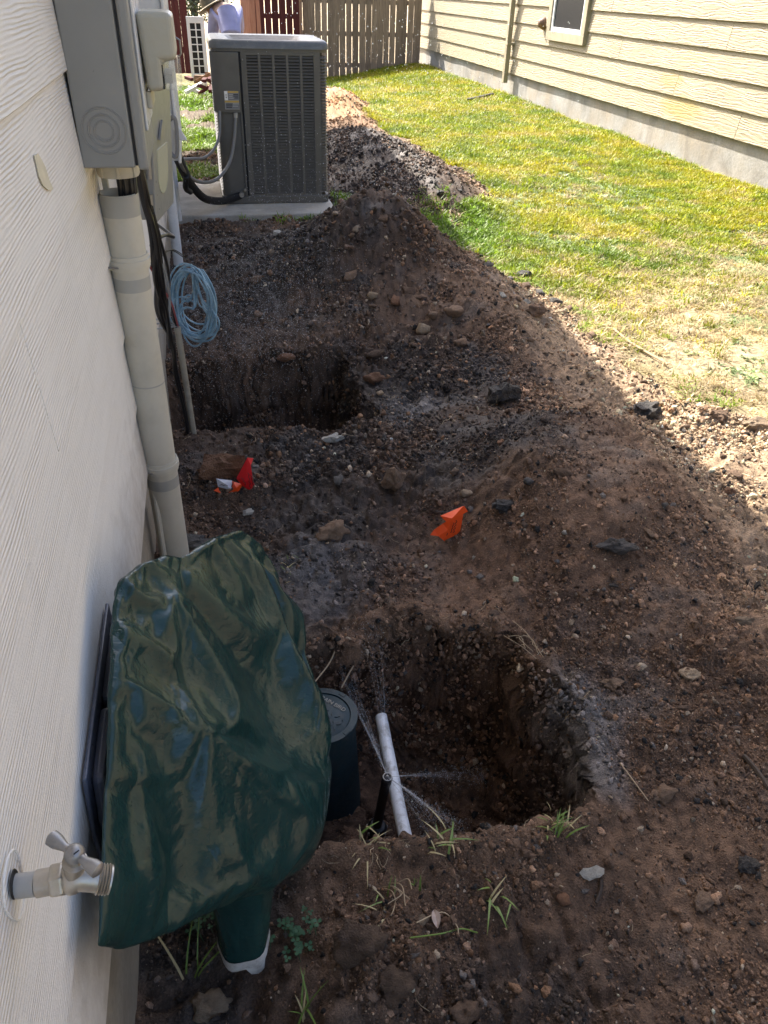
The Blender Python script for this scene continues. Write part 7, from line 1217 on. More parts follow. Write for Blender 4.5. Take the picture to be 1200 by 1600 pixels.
-28,-29,-27,-21,-18,3,-22,740,-13,-18,2,-12,-13,-13,-12,-11,-12,-13,-13,-11,-10,-10,-15,-15,-12,-13,-11,-10,-9,-9,-15,-19,-20,-20,-18,-16,-15,-19,-21,-19,-14,-11,-15,-16,-16,-17,-19,
-14,1,-9,-26,-29,-29,-22,-18,-16,-5,-22,735,-11,-24,1,-9,-10,-12,-12,-12,-12,-12,-12,-9,-9,-13,-15,-14,-12,-12,-10,-10,-8,-12,-18,-20,-20,-19,-15,-14,-17,-21,-20,-16,-10,-12,-15,-15,
-17,-17,-18,-16,-1,-13,-24,-30,-27,-15,-19,-15,-8,-25,728,-18,-14,0,-9,-10,-13,-11,-11,-11,-12,-10,-8,-12,-14,-14,-13,-11,-12,-9,-9,-9,-17,-19,-20,-19,-16,-14,-15,-20,-21,-17,-11,-9,
-13,-15,-15,-17,-17,-18,-17,-4,-15,-23,-30,-24,-11,-20,-14,-11,-28,723,-15,-14,-5,-4,-12,-12,-11,-10,-11,-11,-8,-10,-13,-15,-12,-13,-11,-10,-9,-8,-13,-19,-20,-19,-18,-13,-14,-18,-21,
-18,-13,-9,-10,-13,-15,-16,-17,-17,-19,-14,-7,-18,-24,-28,-19,-10,-20,-15,-13,-31,717,-11,-13,-11,0,-13,-11,-10,-10,-10,-9,-9,-15,-12,-13,-12,-11,-10,-10,-7,-11,-16,-21,-20,-18,-14,
-13,-17,-19,-20,-14,-10,-8,-11,-13,-17,-17,-17,-19,-18,-8,-13,-19,-25,-25,-13,-11,-20,-16,-16,-33,711,-7,-15,-11,0,-12,-11,-10,-8,-9,-8,-16,-15,-9,-11,-11,-11,-9,-8,-9,-14,-19,-21,-19,
-15,-12,-15,-20,-20,-16,-10,-8,-9,-11,-16,-20,-16,-19,-16,-15,-6,-17,-21,-25,-22,-8,-11,-22,-16,-19,-35,706,-6,-17,-5,-8,-8,-8,-9,-8,-9,-15,-16,-10,-9,-8,-12,-10,-8,-7,-11,-17,-20,-21,
-17,-11,-14,-18,-20,-18,-12,-8,-7,-10,-12,-18,-21,-18,-16,-17,-9,-7,-18,-24,-23,-20,-7,-10,-21,-18,-20,-36,694,-7,-14,-2,-8,-7,-10,-8,-7,-15,-15,-10,-9,-9,-8,-11,-10,-7,-7,-13,-19,-21,
-19,-14,-11,-16,-19,-19,-15,-10,-6,-8,-10,-15,-19,-20,-17,-16,-15,-10,-6,-16,-24,-22,-22,-7,-8,-19,-20,-19,-37,679,-16,0,-3,-7,-9,-9,-7,-15,-14,-11,-6,-8,-9,-8,-11,-10,-5,-9,-16,-20,
-20,-16,-12,-14,-18,-19,-17,-11,-7,-7,-8,-12,-16,-21,-18,-16,-15,-15,-10,-5,-14,-23,-22,-24,-7,-7,-17,-24,-19,-35,664,-14,5,-4,-8,-10,-8,-14,-13,-11,-11,-6,-3,-8,-9,-12,-8,-5,-11,-18,
-20,-17,-14,-14,-16,-18,-18,-15,-8,-6,-7,-10,-13,-19,-19,-15,-15,-16,-15,-9,-5,-11,-23,-23,-24,-9,-4,-16,-27,-18,-34,649,-14,8,-3,-11,-8,-13,-11,-11,-11,-12,-2,-2,-8,-10,-11,-7,-6,-14,
-19,-17,-14,-16,-15,-17,-18,-17,-11,-6,-6,-8,-11,-17,-18,-15,-14,-14,-16,-16,-9,-5,-9,-22,-25,-23,-11,-3,-14,-28,-18,-34,634,-11,9,-4,-10,-13,-12,-12,-7,-10,-12,0,-1,-8,-9,-11,-6,-8,
-17,-17,-14,-15,-17,-17,-17,-18,-14,-7,-5,-6,-10,-14,-19,-14,-12,-13,-14,-15,-17,-9,-5,-9,-21,-24,-23,-14,-2,-12,-29,-19,-33,616,-3,4,-10,-11,-12,-11,-9,-5,-8,-9,1,-11,-6,-1,-10,-4,
-13,-17,-13,-15,-17,-17,-17,-18,-17,-9,-5,-4,-8,-13,-17,-14,-12,-13,-11,-13,-16,-17,-9,-4,-8,-21,-23,-24,-15,-5,-7,-29,-21,-32,597,5,0,-12,-11,-10,-11,-7,-6,-6,-7,-4,-7,-7,-4,-4,-5,
-14,-13,-15,-17,-18,-16,-18,-17,-13,-5,-4,-6,-10,-17,-14,-12,-13,-10,-12,-11,-17,-16,-8,-3,-9,-20,-23,-24,-16,-4,-9,-25,-28,-27,578,11,-13,-9,-7,-7,-9,-5,-5,-4,-3,-6,-9,-7,-3,-9,-10,
-6,-17,-13,-17,-16,-19,-18,-14,-7,-4,-5,-8,-15,-14,-12,-14,-9,-10,-10,-13,-16,-16,-5,-4,-10,-20,-22,-23,-19,-3,-11,-21,-27,-29,565,3,-6,-6,-8,-7,-6,-4,-2,-3,-5,-9,-9,-12,-9,-6,-2,-13,
-10,-15,-17,-19,-18,-15,-9,-4,-4,-7,-14,-13,-11,-13,-12,-8,-9,-10,-13,-17,-14,-4,-5,-11,-18,-23,-22,-20,-5,-17,-15,-24,-30,554,1,-3,-5,-7,-7,-4,-2,-1,-7,-10,-10,-11,-12,-6,0,-15,-5,
-11,-13,-19,-18,-16,-12,-5,-3,-6,-12,-12,-10,-13,-13,-11,-8,-8,-8,-15,-16,-12,-2,-8,-13,-15,-22,-22,-20,-8,-23,-16,-17,-27,542,3,-4,-5,-10,0,-2,-1,-8,-12,-11,-11,-9,-5,-2,-13,-7,-12,
-11,-11,-16,-16,-15,-9,-1,-4,-10,-12,-10,-12,-12,-11,-11,-7,-6,-10,-16,-16,-7,-2,-16,-10,-12,-21,-21,-20,-14,-22,-14,-15,-28,531,5,-6,-9,1,0,-3,-8,-11,-10,-9,-9,-7,-4,-10,-7,-10,-11,
-9,-13,-14,-14,-16,-6,1,-8,-11,-10,-12,-11,-10,-11,-10,-5,-6,-11,-17,-14,-4,-6,-18,-7,-11,-21,-19,-20,-19,-18,-15,-15,-27,518,-1,-4,-5,10,-3,-10,-8,-8,-9,-9,-9,-5,-7,-8,-10,-9,-9,-12,
-11,-13,-14,-15,-1,-1,-10,-9,-13,-11,-9,-9,-11,-9,-3,-6,-13,-17,-12,-2,-10,-19,-7,-9,-23,-18,-19,-16,-19,-16,-14,-27,505,-3,-3,2,9,-10,-10,-10,-3,-8,-9,-9,-6,-5,-9,-6,-11,-15,-4,-15,
-11,-15,-12,3,-5,-11,-14,-11,-5,-9,-8,-12,-7,-2,-6,-16,-15,-9,-3,-15,-15,-11,-15,-11,-20,-20,-14,-16,-21,-13,-24,491,-4,3,7,-9,-5,-9,-10,-2,-5,-8,-6,-6,-7,-7,-13,-13,-5,-11,-13,-11,
-12,-10,-2,-14,-12,-7,-3,-5,-7,-9,-10,-7,1,-10,-16,-14,-7,-5,-17,-12,-15,-15,-15,-10,-18,-20,-12,-18,-17,-23,477,6,3,-6,-8,-7,-6,-8,-1,-2,-7,-6,-7,-9,-13,-10,-6,-6,-12,-12,-14,-16,-4,
-8,-9,-10,-7,-2,-5,-7,-7,-7,-6,0,-13,-13,-13,-9,-9,-12,-12,-14,-14,-16,-13,-15,-19,-18,-14,-15,-23,464,8,-2,-10,0,-9,-8,3,0,-6,-6,-7,-11,-15,-14,4,-5,-10,-14,-14,-15,-14,-9,-5,-8,-4,
-9,-8,3,-6,-6,-5,-11,5,-16,-17,-14,1,-16,-5,-12,-12,-14,-19,-14,-15,-17,-17,-16,-14,-22,449,-4,-3,-4,-4,-4,-4,-4,-5,-5,-7,-6,-7,-6,-7,-7,-7,-8,-10,-10,-10,-11,-10,-8,-6,-7,-7,-7,-7,
-7,-7,-7,-8,-7,-10,-10,-10,-11,-11,-10,-12,-11,-12,-14,-14,-14,-14,-15,-14,-15,-15,192,-39,-38,-32,-15,-14,-11,-11,-10,-9,-11,-11,-11,-9,-12,-11,-12,-12,-11,-11,-10,-12,-11,-10,-13,
-12,-12,-10,-15,-15,-14,-14,-12,-17,-15,-13,-16,-15,-18,-15,-15,-15,-16,-14,-12,-17,-20,-16,-16,703,-39,-37,-32,-15,-15,-11,-11,-10,-10,-11,-12,-11,-10,-12,-12,-12,-13,-11,-11,-10,-14,
-10,-11,-14,-15,-12,-11,-15,-15,-15,-12,-13,-15,-18,-12,-14,-17,-20,-16,-12,-15,-18,-14,-12,-20,-18,-16,-12,714,-39,-39,-29,-16,-15,-11,-12,-9,-11,-12,-11,-11,-11,-13,-12,-13,-13,-11,
-10,-13,-11,-13,-12,-15,-15,-13,-13,-16,-15,-13,-13,-15,-12,-18,-16,-13,-17,-20,-14,-12,-17,-18,-14,-16,-19,-18,-15,-5,722,-40,-38,-28,-17,-16,-13,-9,-10,-12,-12,-10,-12,-11,-12,-13,
-13,-13,-13,-13,-13,-11,-14,-14,-15,-11,-15,-17,-15,-15,-13,-16,-11,-13,-17,-18,-14,-18,-20,-14,-12,-15,-18,-17,-17,-18,-19,-8,-7,733,-40,-38,-28,-17,-16,-13,-11,-10,-11,-12,-10,-13,
-12,-12,-13,-13,-14,-13,-14,-13,-15,-12,-15,-16,-13,-15,-14,-17,-15,-13,-16,-11,-14,-17,-16,-16,-21,-18,-16,-13,-13,-17,-20,-19,-18,-13,-4,-9,743,-40,-39,-27,-18,-16,-12,-12,-11,-11,
-11,-13,-11,-13,-14,-12,-13,-14,-13,-15,-15,-17,-14,-13,-14,-16,-16,-14,-14,-14,-16,-17,-11,-13,-18,-16,-18,-22,-16,-17,-15,-11,-18,-21,-21,-17,-4,-5,-10,753,-41,-40,-26,-19,-16,-13,
-10,-13,-11,-11,-12,-14,-14,-14,-11,-15,-16,-12,-15,-16,-16,-16,-13,-13,-15,-16,-14,-16,-15,-15,-17,-13,-13,-16,-18,-21,-21,-16,-17,-14,-14,-20,-19,-20,-15,-3,-4,-12,765,-41,-41,-25,
-19,-17,-14,-9,-13,-13,-11,-12,-15,-15,-13,-14,-15,-15,-15,-13,-17,-16,-16,-15,-14,-13,-14,-15,-17,-18,-13,-16,-14,-15,-14,-20,-22,-20,-16,-19,-12,-17,-21,-20,-18,-11,-2,-4,-15,778,
-42,-41,-25,-19,-17,-15,-9,-12,-13,-12,-14,-14,-16,-15,-14,-15,-16,-15,-14,-17,-16,-15,-15,-12,-16,-14,-15,-17,-19,-14,-13,-15,-17,-15,-21,-23,-18,-18,-18,-13,-18,-21,-20,-16,-9,-1,
-6,-17,791,-42,-42,-24,-20,-17,-14,-12,-11,-12,-13,-15,-15,-16,-16,-15,-14,-16,-16,-15,-16,-17,-15,-13,-13,-17,-16,-15,-17,-17,-17,-14,-13,-15,-18,-22,-22,-19,-19,-17,-14,-18,-21,-20,
-14,-6,-4,-5,-18,800,-42,-42,-25,-20,-17,-12,-12,-13,-13,-12,-15,-16,-15,-16,-16,-14,-17,-17,-16,-15,-16,-15,-13,-14,-18,-16,-17,-17,-16,-18,-14,-13,-14,-20,-23,-22,-19,-19,-17,-13,
-20,-21,-18,-13,-4,-6,-5,-17,805,-42,-42,-25,-19,-17,-12,-12,-13,-13,-14,-14,-16,-16,-16,-15,-16,-17,-17,-15,-16,-18,-14,-12,-16,-18,-16,-18,-16,-17,-17,-15,-13,-15,-21,-23,-22,-19,
-19,-16,-14,-20,-21,-18,-11,-2,-8,-6,-14,809,-43,-42,-25,-19,-16,-14,-10,-13,-13,-15,-15,-16,-15,-15,-16,-17,-17,-18,-15,-17,-17,-14,-13,-17,-18,-17,-17,-15,-18,-18,-14,-14,-15,-22,
-24,-21,-20,-19,-16,-14,-21,-20,-16,-10,-1,-10,-6,-12,812,-43,-42,-25,-19,-16,-12,-12,-13,-13,-14,-16,-15,-15,-17,-15,-18,-17,-18,-16,-17,-16,-15,-16,-15,-18,-18,-16,-16,-19,-17,-15,
-13,-16,-23,-24,-20,-21,-19,-16,-15,-20,-20,-15,-9,0,-11,-7,-10,815,-44,-41,-25,-19,-16,-12,-12,-12,-13,-15,-16,-14,-16,-17,-16,-18,-18,-17,-17,-17,-14,-15,-18,-18,-16,-18,-16,-17,-18,
-17,-16,-14,-17,-23,-23,-21,-20,-20,-15,-16,-21,-19,-14,-6,-1,-9,-10,-11,820,-44,-42,-24,-19,-15,-13,-11,-12,-14,-15,-15,-15,-17,-16,-17,-17,-18,-18,-17,-15,-15,-17,-17,-19,-18,-17,
-15,-19,-18,-16,-16,-14,-19,-24,-22,-20,-21,-20,-15,-18,-20,-18,-13,-6,-3,-5,-11,-13,824,-44,-41,-25,-16,-15,-12,-13,-13,-14,-14,-15,-17,-16,-17,-17,-17,-18,-18,-16,-14,-17,-18,-17,
-18,-19,-16,-17,-19,-17,-17,-16,-14,-21,-24,-21,-20,-21,-20,-17,-18,-19,-17,-12,-7,-5,-2,-9,-14,825,-43,-42,-22,-16,-15,-13,-13,-13,-15,-14,-15,-17,-16,-17,-17,-17,-18,-18,-14,-16,-18,
-18,-17,-19,-18,-17,-18,-18,-17,-18,-15,-15,-23,-22,-21,-21,-20,-21,-18,-18,-18,-15,-13,-7,-5,-4,-6,-14,827,-44,-42,-18,-17,-16,-14,-12,-14,-13,-15,-15,-17,-17,-16,-18,-17,-18,-16,-15,
-16,-19,-18,-18,-18,-19,-17,-18,-18,-18,-17,-17,-16,-23,-21,-21,-20,-20,-21,-19,-18,-18,-14,-12,-8,-6,-2,-6,-13,828,-45,-41,-16,-19,-15,-13,-14,-14,-12,-15,-16,-17,-16,-17,-17,-18,-18,
-15,-15,-17,-19,-18,-18,-19,-18,-18,-17,-18,-18,-19,-15,-18,-23,-21,-20,-20,-20,-21,-19,-19,-16,-15,-12,-9,-5,-3,-4,-9,823,-45,-39,-16,-19,-15,-13,-14,-13,-14,-14,-16,-17,-16,-17,-18,
-18,-17,-14,-16,-19,-17,-19,-18,-19,-18,-18,-17,-18,-19,-18,-15,-20,-22,-21,-20,-20,-20,-20,-20,-18,-16,-14,-13,-8,-4,-5,-3,-9,821,-45,-38,-16,-18,-16,-12,-14,-13,-13,-15,-16,-16,-17,
-18,-17,-18,-16,-15,-17,-18,-18,-18,-18,-19,-18,-18,-18,-18,-18,-19,-16,-21,-21,-20,-19,-20,-20,-21,-19,-18,-16,-15,-11,-9,-4,-2,-5,-9,818,-44,-37,-16,-18,-16,-14,-12,-12,-14,-15,-16,
-16,-17,-18,-17,-17,-15,-17,-18,-18,-17,-18,-19,-18,-18,-18,-18,-18,-19,-19,-16,-21,-21,-19,-20,-20,-19,-21,-19,-17,-16,-15,-12,-8,-4,-1,-3,-11,813,-43,-36,-16,-17,-16,-14,-12,-11,-15,
-15,-16,-17,-17,-17,-17,-16,-16,-17,-18,-18,-17,-19,-18,-18,-17,-18,-18,-19,-19,-19,-17,-21,-20,-19,-20,-19,-20,-20,-19,-17,-17,-14,-12,-7,-4,-2,-1,-10,808,-43,-35,-16,-18,-15,-13,-11,
-13,-15,-15,-16,-17,-17,-17,-17,-16,-16,-17,-18,-17,-18,-18,-18,-18,-18,-18,-18,-19,-19,-19,-18,-21,-19,-19,-19,-20,-19,-20,-19,-17,-17,-15,-12,-6,-2,-2,-1,-10,803,-43,-33,-16,-18,-14,
-13,-11,-14,-15,-15,-16,-17,-17,-17,-16,-17,-15,-17,-18,-17,-19,-18,-18,-18,-17,-18,-18,-19,-19,-20,-19,-19,-19,-19,-19,-20,-19,-20,-18,-18,-16,-16,-12,-7,-2,0,0,-11,799,-42,-32,-16,
-17,-15,-11,-12,-14,-15,-16,-16,-17,-17,-16,-17,-16,-16,-17,-18,-17,-19,-18,-17,-18,-18,-18,-18,-18,-19,-20,-19,-19,-19,-19,-19,-20,-19,-19,-19,-17,-17,-16,-12,-7,-3,1,1,-11,795,-42,
-29,-18,-16,-13,-12,-13,-14,-15,-16,-16,-17,-16,-16,-17,-16,-16,-18,-17,-18,-18,-18,-17,-18,-18,-18,-18,-18,-20,-19,-19,-19,-19,-19,-19,-19,-19,-19,-19,-17,-18,-16,-13,-6,-3,-3,0,-14,
800,-41,-28,-18,-16,-12,-11,-14,-15,-15,-16,-16,-16,-16,-17,-16,-16,-16,-18,-17,-18,-18,-18,-17,-18,-18,-17,-19,-18,-19,-19,-19,-19,-19,-19,-19,-19,-19,-19,-19,-17,-18,-16,-13,-10,-6,
-5,4,-12,799,-41,-26,-18,-15,-12,-12,-14,-14,-16,-15,-16,-16,-17,-16,-16,-16,-17,-17,-17,-18,-18,-18,-17,-18,-17,-18,-18,-19,-19,-18,-19,-19,-19,-19,-19,-19,-19,-19,-19,-17,-18,-16,
-15,-11,-9,-4,3,-10,800,-41,-25,-18,-14,-11,-13,-14,-15,-15,-16,-16,-16,-16,-16,-16,-16,-17,-17,-17,-18,-18,-18,-17,-18,-17,-18,-18,-18,-19,-18,-19,-19,-19,-19,-19,-19,-19,-19,-18,-18,
-17,-17,-14,-13,-11,-7,3,-8,800,-40,-25,-17,-12,-12,-14,-14,-15,-15,-15,-16,-16,-16,-16,-15,-17,-17,-17,-17,-18,-18,-18,-17,-17,-18,-17,-18,-18,-19,-18,-19,-18,-20,-19,-18,-19,-19,-19,
-19,-17,-17,-17,-15,-13,-12,-9,-1,-5,799,-38,-25,-15,-12,-13,-14,-14,-14,-15,-15,-16,-16,-15,-16,-16,-16,-17,-17,-18,-18,-18,-17,-18,-17,-17,-17,-18,-18,-18,-19,-18,-19,-19,-19,-19,
-19,-19,-19,-18,-17,-17,-16,-16,-13,-13,-11,-6,-1,799,-38,-24,-13,-13,-14,-13,-14,-14,-15,-16,-15,-15,-16,-15,-16,-17,-16,-17,-18,-18,-18,-18,-17,-17,-17,-18,-17,-18,-18,-18,-18,-20,
-19,-18,-19,-19,-19,-19,-18,-17,-17,-16,-15,-15,-13,-8,-3,-5,793,-40,-20,-11,-15,-13,-13,-14,-15,-15,-15,-15,-15,-15,-16,-16,-16,-16,-18,-18,-18,-18,-18,-17,-16,-17,-18,-17,-17,-18,
-18,-19,-19,-19,-18,-19,-19,-19,-19,-18,-17,-16,-17,-15,-14,-12,-4,-3,-8,784,-40,-14,-15,-13,-13,-14,-14,-14,-15,-15,-16,-14,-14,-16,-16,-16,-17,-18,-17,-18,-19,-17,-17,-16,-17,-17,
-17,-18,-17,-18,-20,-18,-18,-19,-19,-19,-19,-19,-18,-16,-17,-16,-15,-14,-9,-4,0,-11,774,-39,-11,-14,-13,-14,-14,-14,-14,-15,-15,-16,-15,-13,-16,-15,-15,-18,-18,-18,-18,-18,-17,-16,-17,
-17,-17,-17,-16,-18,-19,-19,-18,-18,-18,-19,-19,-19,-20,-17,-17,-16,-16,-15,-12,-8,-3,1,-13,765,-39,-10,-11,-15,-14,-13,-14,-14,-15,-15,-16,-13,-14,-16,-14,-16,-18,-18,-18,-18,-18,-17,
-16,-17,-17,-16,-16,-17,-19,-19,-18,-17,-18,-19,-18,-19,-20,-19,-17,-17,-16,-16,-15,-10,-6,0,-3,-24,768,-39,-9,-11,-15,-14,-12,-14,-14,-15,-15,-14,-14,-14,-15,-14,-17,-18,-18,-18,-18,
-18,-16,-16,-17,-17,-16,-16,-17,-19,-18,-18,-17,-18,-18,-19,-20,-19,-20,-16,-16,-17,-16,-14,-9,-1,-3,-17,-17,766,-38,-9,-11,-14,-14,-13,-13,-14,-15,-14,-13,-14,-15,-14,-15,-17,-18,-18,
-18,-18,-17,-17,-16,-17,-16,-15,-17,-18,-17,-18,-18,-17,-18,-18,-19,-20,-19,-19,-17,-16,-16,-17,-13,-4,-2,-15,-18,-11,763,-37,-9,-10,-15,-13,-13,-13,-14,-14,-14,-12,-15,-14,-14,-16,
-17,-18,-17,-18,-18,-18,-16,-17,-16,-15,-16,-17,-17,-17,-19,-17,-16,-18,-18,-20,-19,-18,-20,-17,-16,-16,-17,-11,-2,-11,-18,-7,-13,756,-36,-8,-10,-15,-13,-12,-13,-14,-14,-12,-14,-14,
-14,-14,-17,-17,-17,-18,-18,-18,-17,-17,-16,-15,-15,-17,-16,-16,-18,-19,-16,-17,-18,-18,-20,-18,-17,-21,-16,-16,-17,-17,-9,-6,-17,-9,-4,-14,748,-36,-7,-11,-14,-13,-12,-13,-13,-12,-13,
-14,-14,-14,-15,-16,-17,-18,-17,-18,-18,-17,-17,-16,-14,-16,-17,-15,-16,-19,-17,-16,-17,-18,-19,-19,-16,-19,-20,-17,-16,-17,-17,-8,-11,-12,-6,-4,-15,740,-35,-7,-11,-13,-13,-12,-13,-12,
-12,-13,-15,-13,-14,-16,-16,-16,-18,-18,-17,-18,-18,-16,-15,-15,-16,-15,-15,-18,-18,-17,-16,-16,-18,-19,-18,-15,-21,-19,-17,-16,-17,-17,-10,-10,-8,-5,-4,-16,731,-34,-6,-12,-12,-13,-13,
-11,-12,-12,-14,-13,-14,-15,-16,-15,-16,-18,-18,-17,-18,-18,-15,-15,-16,-15,-14,-16,-18,-17,-17,-15,-17,-18,-19,-14,-18,-21,-19,-16,-17,-17,-15,-11,-8,-7,-2,-7,-17,722,-32,-7,-12,-11,
-13,-12,-11,-11,-13,-14,-13,-14,-16,-15,-15,-16,-18,-18,-17,-18,-17,-16,-15,-15,-14,-15,-16,-18,-16,-16,-16,-17,-18,-17,-14,-20,-20,-18,-17,-16,-17,-14,-10,-7,-2,-6,-17,-25,729,-31,
-7,-11,-11,-13,-11,-10,-12,-14,-13,-13,-15,-16,-15,-14,-17,-17,-18,-17,-18,-16,-16,-15,-14,-14,-16,-17,-16,-16,-16,-16,-16,-18,-16,-14,-21,-20,-17,-17,-17,-16,-13,-8,-2,-5,-22,-13,-25,
728,-31,-5,-9,-12,-12,-10,-11,-13,-13,-13,-14,-15,-15,-14,-15,-17,-17,-17,-18,-17,-17,-15,-14,-14,-15,-16,-17,-16,-15,-16,-15,-16,-17,-15,-16,-21,-19,-17,-17,-17,-15,-11,-4,-3,-19,-22,
-18,-21,729,-28,-5,-9,-12,-10,-11,-11,-13,-12,-14,-15,-15,-14,-14,-15,-16,-18,-17,-17,-17,-17,-15,-14,-13,-16,-16,-16,-16,-15,-15,-16,-15,-16,-15,-17,-21,-18,-17,-17,-17,-14,-7,-1,-13,
-28,-19,-20,-12,724,-25,-5,-10,-11,-11,-11,-12,-12,-13,-14,-14,-15,-13,-15,-15,-16,-17,-17,-17,-17,-17,-14,-13,-15,-16,-16,-15,-15,-16,-15,-15,-15,-15,-14,-19,-20,-18,-17,-17,-17,-10,
-2,-9,-24,-27,-21,-7,-11,714,-22,-4,-11,-11,-11,-11,-12,-12,-13,-14,-15,-13,-14,-15,-15,-16,-17,-17,-16,-17,-16,-14,-14,-15,-16,-16,-14,-15,-15,-15,-15,-14,-14,-15,-20,-19,-17,-17,-18,
-16,-6,-3,-25,-21,-23,-16,-3,-11,704,-20,-4,-12,-10,-11,-12,-11,-12,-14,-14,-14,-13,-15,-14,-14,-16,-17,-17,-16,-17,-15,-14,-15,-16,-15,-15,-14,-15,-14,-15,-14,-13,-14,-16,-20,-19,-17,
-17,-17,-14,-5,-12,-28,-21,-18,-12,0,-11,695,-20,-5,-12,-8,-12,-11,-11,-13,-14,-13,-13,-14,-14,-14,-15,-16,-16,-17,-16,-16,-15,-15,-15,-16,-15,-14,-14,-14,-14,-14,-14,-12,-14,-18,-20,
-17,-17,-18,-16,-12,-4,-25,-26,-17,-15,-8,1,-13,685,-19,-6,-10,-8,-12,-11,-11,-13,-14,-12,-13,-15,-13,-15,-14,-15,-16,-17,-15,-16,-16,-16,-15,-15,-14,-14,-14,-13,-14,-14,-13,-11,-15,
-19,-19,-17,-16,-18,-15,-9,-14,-26,-22,-15,-14,-4,1,-15,675,-19,-9,-4,-9,-12,-12,-10,-13,-13,-12,-14,-14,-13,-14,-15,-14,-16,-16,-15,-16,-17,-17,-15,-14,-14,-13,-13,-13,-14,-13,-12,
-11,-17,-19,-17,-17,-17,-17,-12,-10,-20,-27,-18,-15,-12,-1,0,-17,665,-19,-5,-8,-7,-12,-10,-11,-12,-12,-14,-13,-13,-14,-14,-14,-14,-16,-15,-16,-16,-18,-16,-15,-13,-14,-13,-12,-13,-14,
-12,-11,-12,-17,-19,-16,-17,-17,-15,-10,-15,-26,-22,-16,-15,-10,2,-2,-20,657,-18,-4,-12,-7,-8,-10,-11,-11,-13,-13,-13,-13,-14,-14,-13,-14,-15,-15,-16,-18,-18,-16,-13,-13,-13,-13,-11,
-14,-13,-11,-10,-14,-18,-17,-17,-16,-17,-11,-16,-18,-23,-20,-15,-15,-8,6,-7,-23,650,-16,-8,-7,-7,-8,-11,-10,-11,-13,-12,-13,-13,-14,-13,-13,-13,-15,-15,-18,-17,-18,-15,-13,-12,-13,-12,
-11,-13,-13,-10,-10,-15,-17,-17,-16,-16,-15,-13,-16,-19,-22,-19,-15,-16,-8,6,-5,-23,635,-12,-7,-6,-6,-10,-10,-10,-11,-13,-12,-12,-13,-14,-12,-12,-13,-15,-16,-18,-17,-17,-14,-13,-12,
-12,-11,-11,-13,-12,-10,-10,-15,-16,-16,-16,-16,-14,-14,-15,-19,-22,-20,-14,-17,-11,4,1,-19,618,-10,-7,-7,-6,-10,-8,-10,-11,-12,-12,-13,-13,-12,-12,-11,-13,-16,-17,-17,-17,-16,-14,-12,
-12,-11,-10,-12,-12,-11,-9,-11,-14,-17,-15,-15,-15,-14,-14,-14,-20,-22,-20,-14,-16,-15,2,3,-14,603,-8,-6,-9,-8,-7,-7,-10,-12,-11,-12,-12,-13,-12,-11,-11,-13,-16,-17,-17,-16,-16,-13,
-12,-11,-10,-11,-11,-12,-10,-9,-11,-14,-16,-15,-14,-14,-14,-13,-15,-20,-21,-20,-15,-15,-18,-2,6,-16,595,-5,-6,-9,-7,-7,-9,-10,-10,-11,-12,-12,-12,-11,-11,-11,-14,-16,-17,-16,-16,-15,
-13,-11,-11,-10,-10,-11,-11,-10,-8,-12,-13,-15,-15,-14,-13,-13,-13,-17,-19,-21,-20,-15,-14,-19,-7,6,-15,585,-2,-7,-8,-6,-8,-8,-10,-10,-11,-12,-11,-11,-11,-10,-12,-15,-16,-16,-15,-16,
-15,-12,-11,-10,-9,-10,-11,-11,-9,-8,-12,-13,-14,-14,-14,-12,-13,-13,-17,-20,-20,-19,-17,-12,-18,-14,4,-11,575,1,-9,-7,-9,-6,-8,-8,-10,-12,-11,-11,-10,-10,-11,-13,-14,-16,-15,-15,-15,
-15,-12,-10,-10,-8,-10,-11,-10,-8,-8,-12,-13,-14,-13,-13,-12,-14,-12,-16,-20,-20,-19,-17,-12,-16,-18,-1,-6,564,-8,-2,-10,-1,-8,-7,-8,-11,-11,-10,-10,-10,-10,-13,-12,-14,-15,-15,-14,
-15,-14,-12,-9,-9,-9,-9,-11,-9,-8,-8,-12,-12,-13,-13,-12,-12,-15,-12,-16,-19,-19,-19,-18,-12,-13,-19,-9,-2,554,-7,-7,-4,-2,-7,-7,-9,-10,-10,-10,-9,-10,-12,-12,-12,-13,-15,-14,-14,-15,
-14,-11,-9,-8,-8,-10,-10,-9,-6,-10,-11,-12,-12,-12,-11,-14,-16,-10,-16,-18,-19,-19,-17,-14,-11,-18,-17,-9,553,-4,-6,-4,-5,-6,-7,-8,-9,-9,-10,-9,-11,-12,-11,-12,-12,-14,-14,-14,-15,-13,
-10,-9,-8,-8,-10,-9,-7,-7,-10,-12,-10,-11,-12,-11,-16,-15,-9,-16,-18,-18,-18,-18,-15,-10,-16,-18,-9,540,-2,-4,-7,-7,-5,-6,-7,-7,-11,-8,-10,-11,-12,-11,-11,-12,-14,-13,-15,-13,-13,-10,
-8,-7,-9,-9,-9,-6,-8,-10,-10,-10,-11,-11,-12,-17,-13,-8,-17,-17,-18,-17,-18,-16,-13,-10,-19,-15,534,-2,-5,-6,-6,-5,-5,-8,-8,-8,-10,-11,-11,-11,-11,-11,-11,-13,-14,-14,-12,-13,-9,-8,
-7,-9,-9,-7,-5,-9,-11,-9,-8,-11,-11,-14,-17,-10,-9,-17,-17,-16,-16,-18,-17,-15,-11,-14,-18,527,-4,-6,-6,-6,-5,-5,-8,-7,-8,-11,-11,-11,-10,-11,-9,-11,-13,-14,-13,-12,-12,-9,-8,-7,-8,
-9,-6,-6,-9,-10,-9,-7,-10,-12,-16,-15,-8,-11,-16,-16,-15,-16,-17,-16,-16,-15,-12,-16,514,-5,-5,-5,-6,-6,-6,-9,-5,-7,-11,-11,-10,-10,-11,-8,-10,-13,-14,-12,-12,-12,-9,-7,-7,-8,-8,-4,
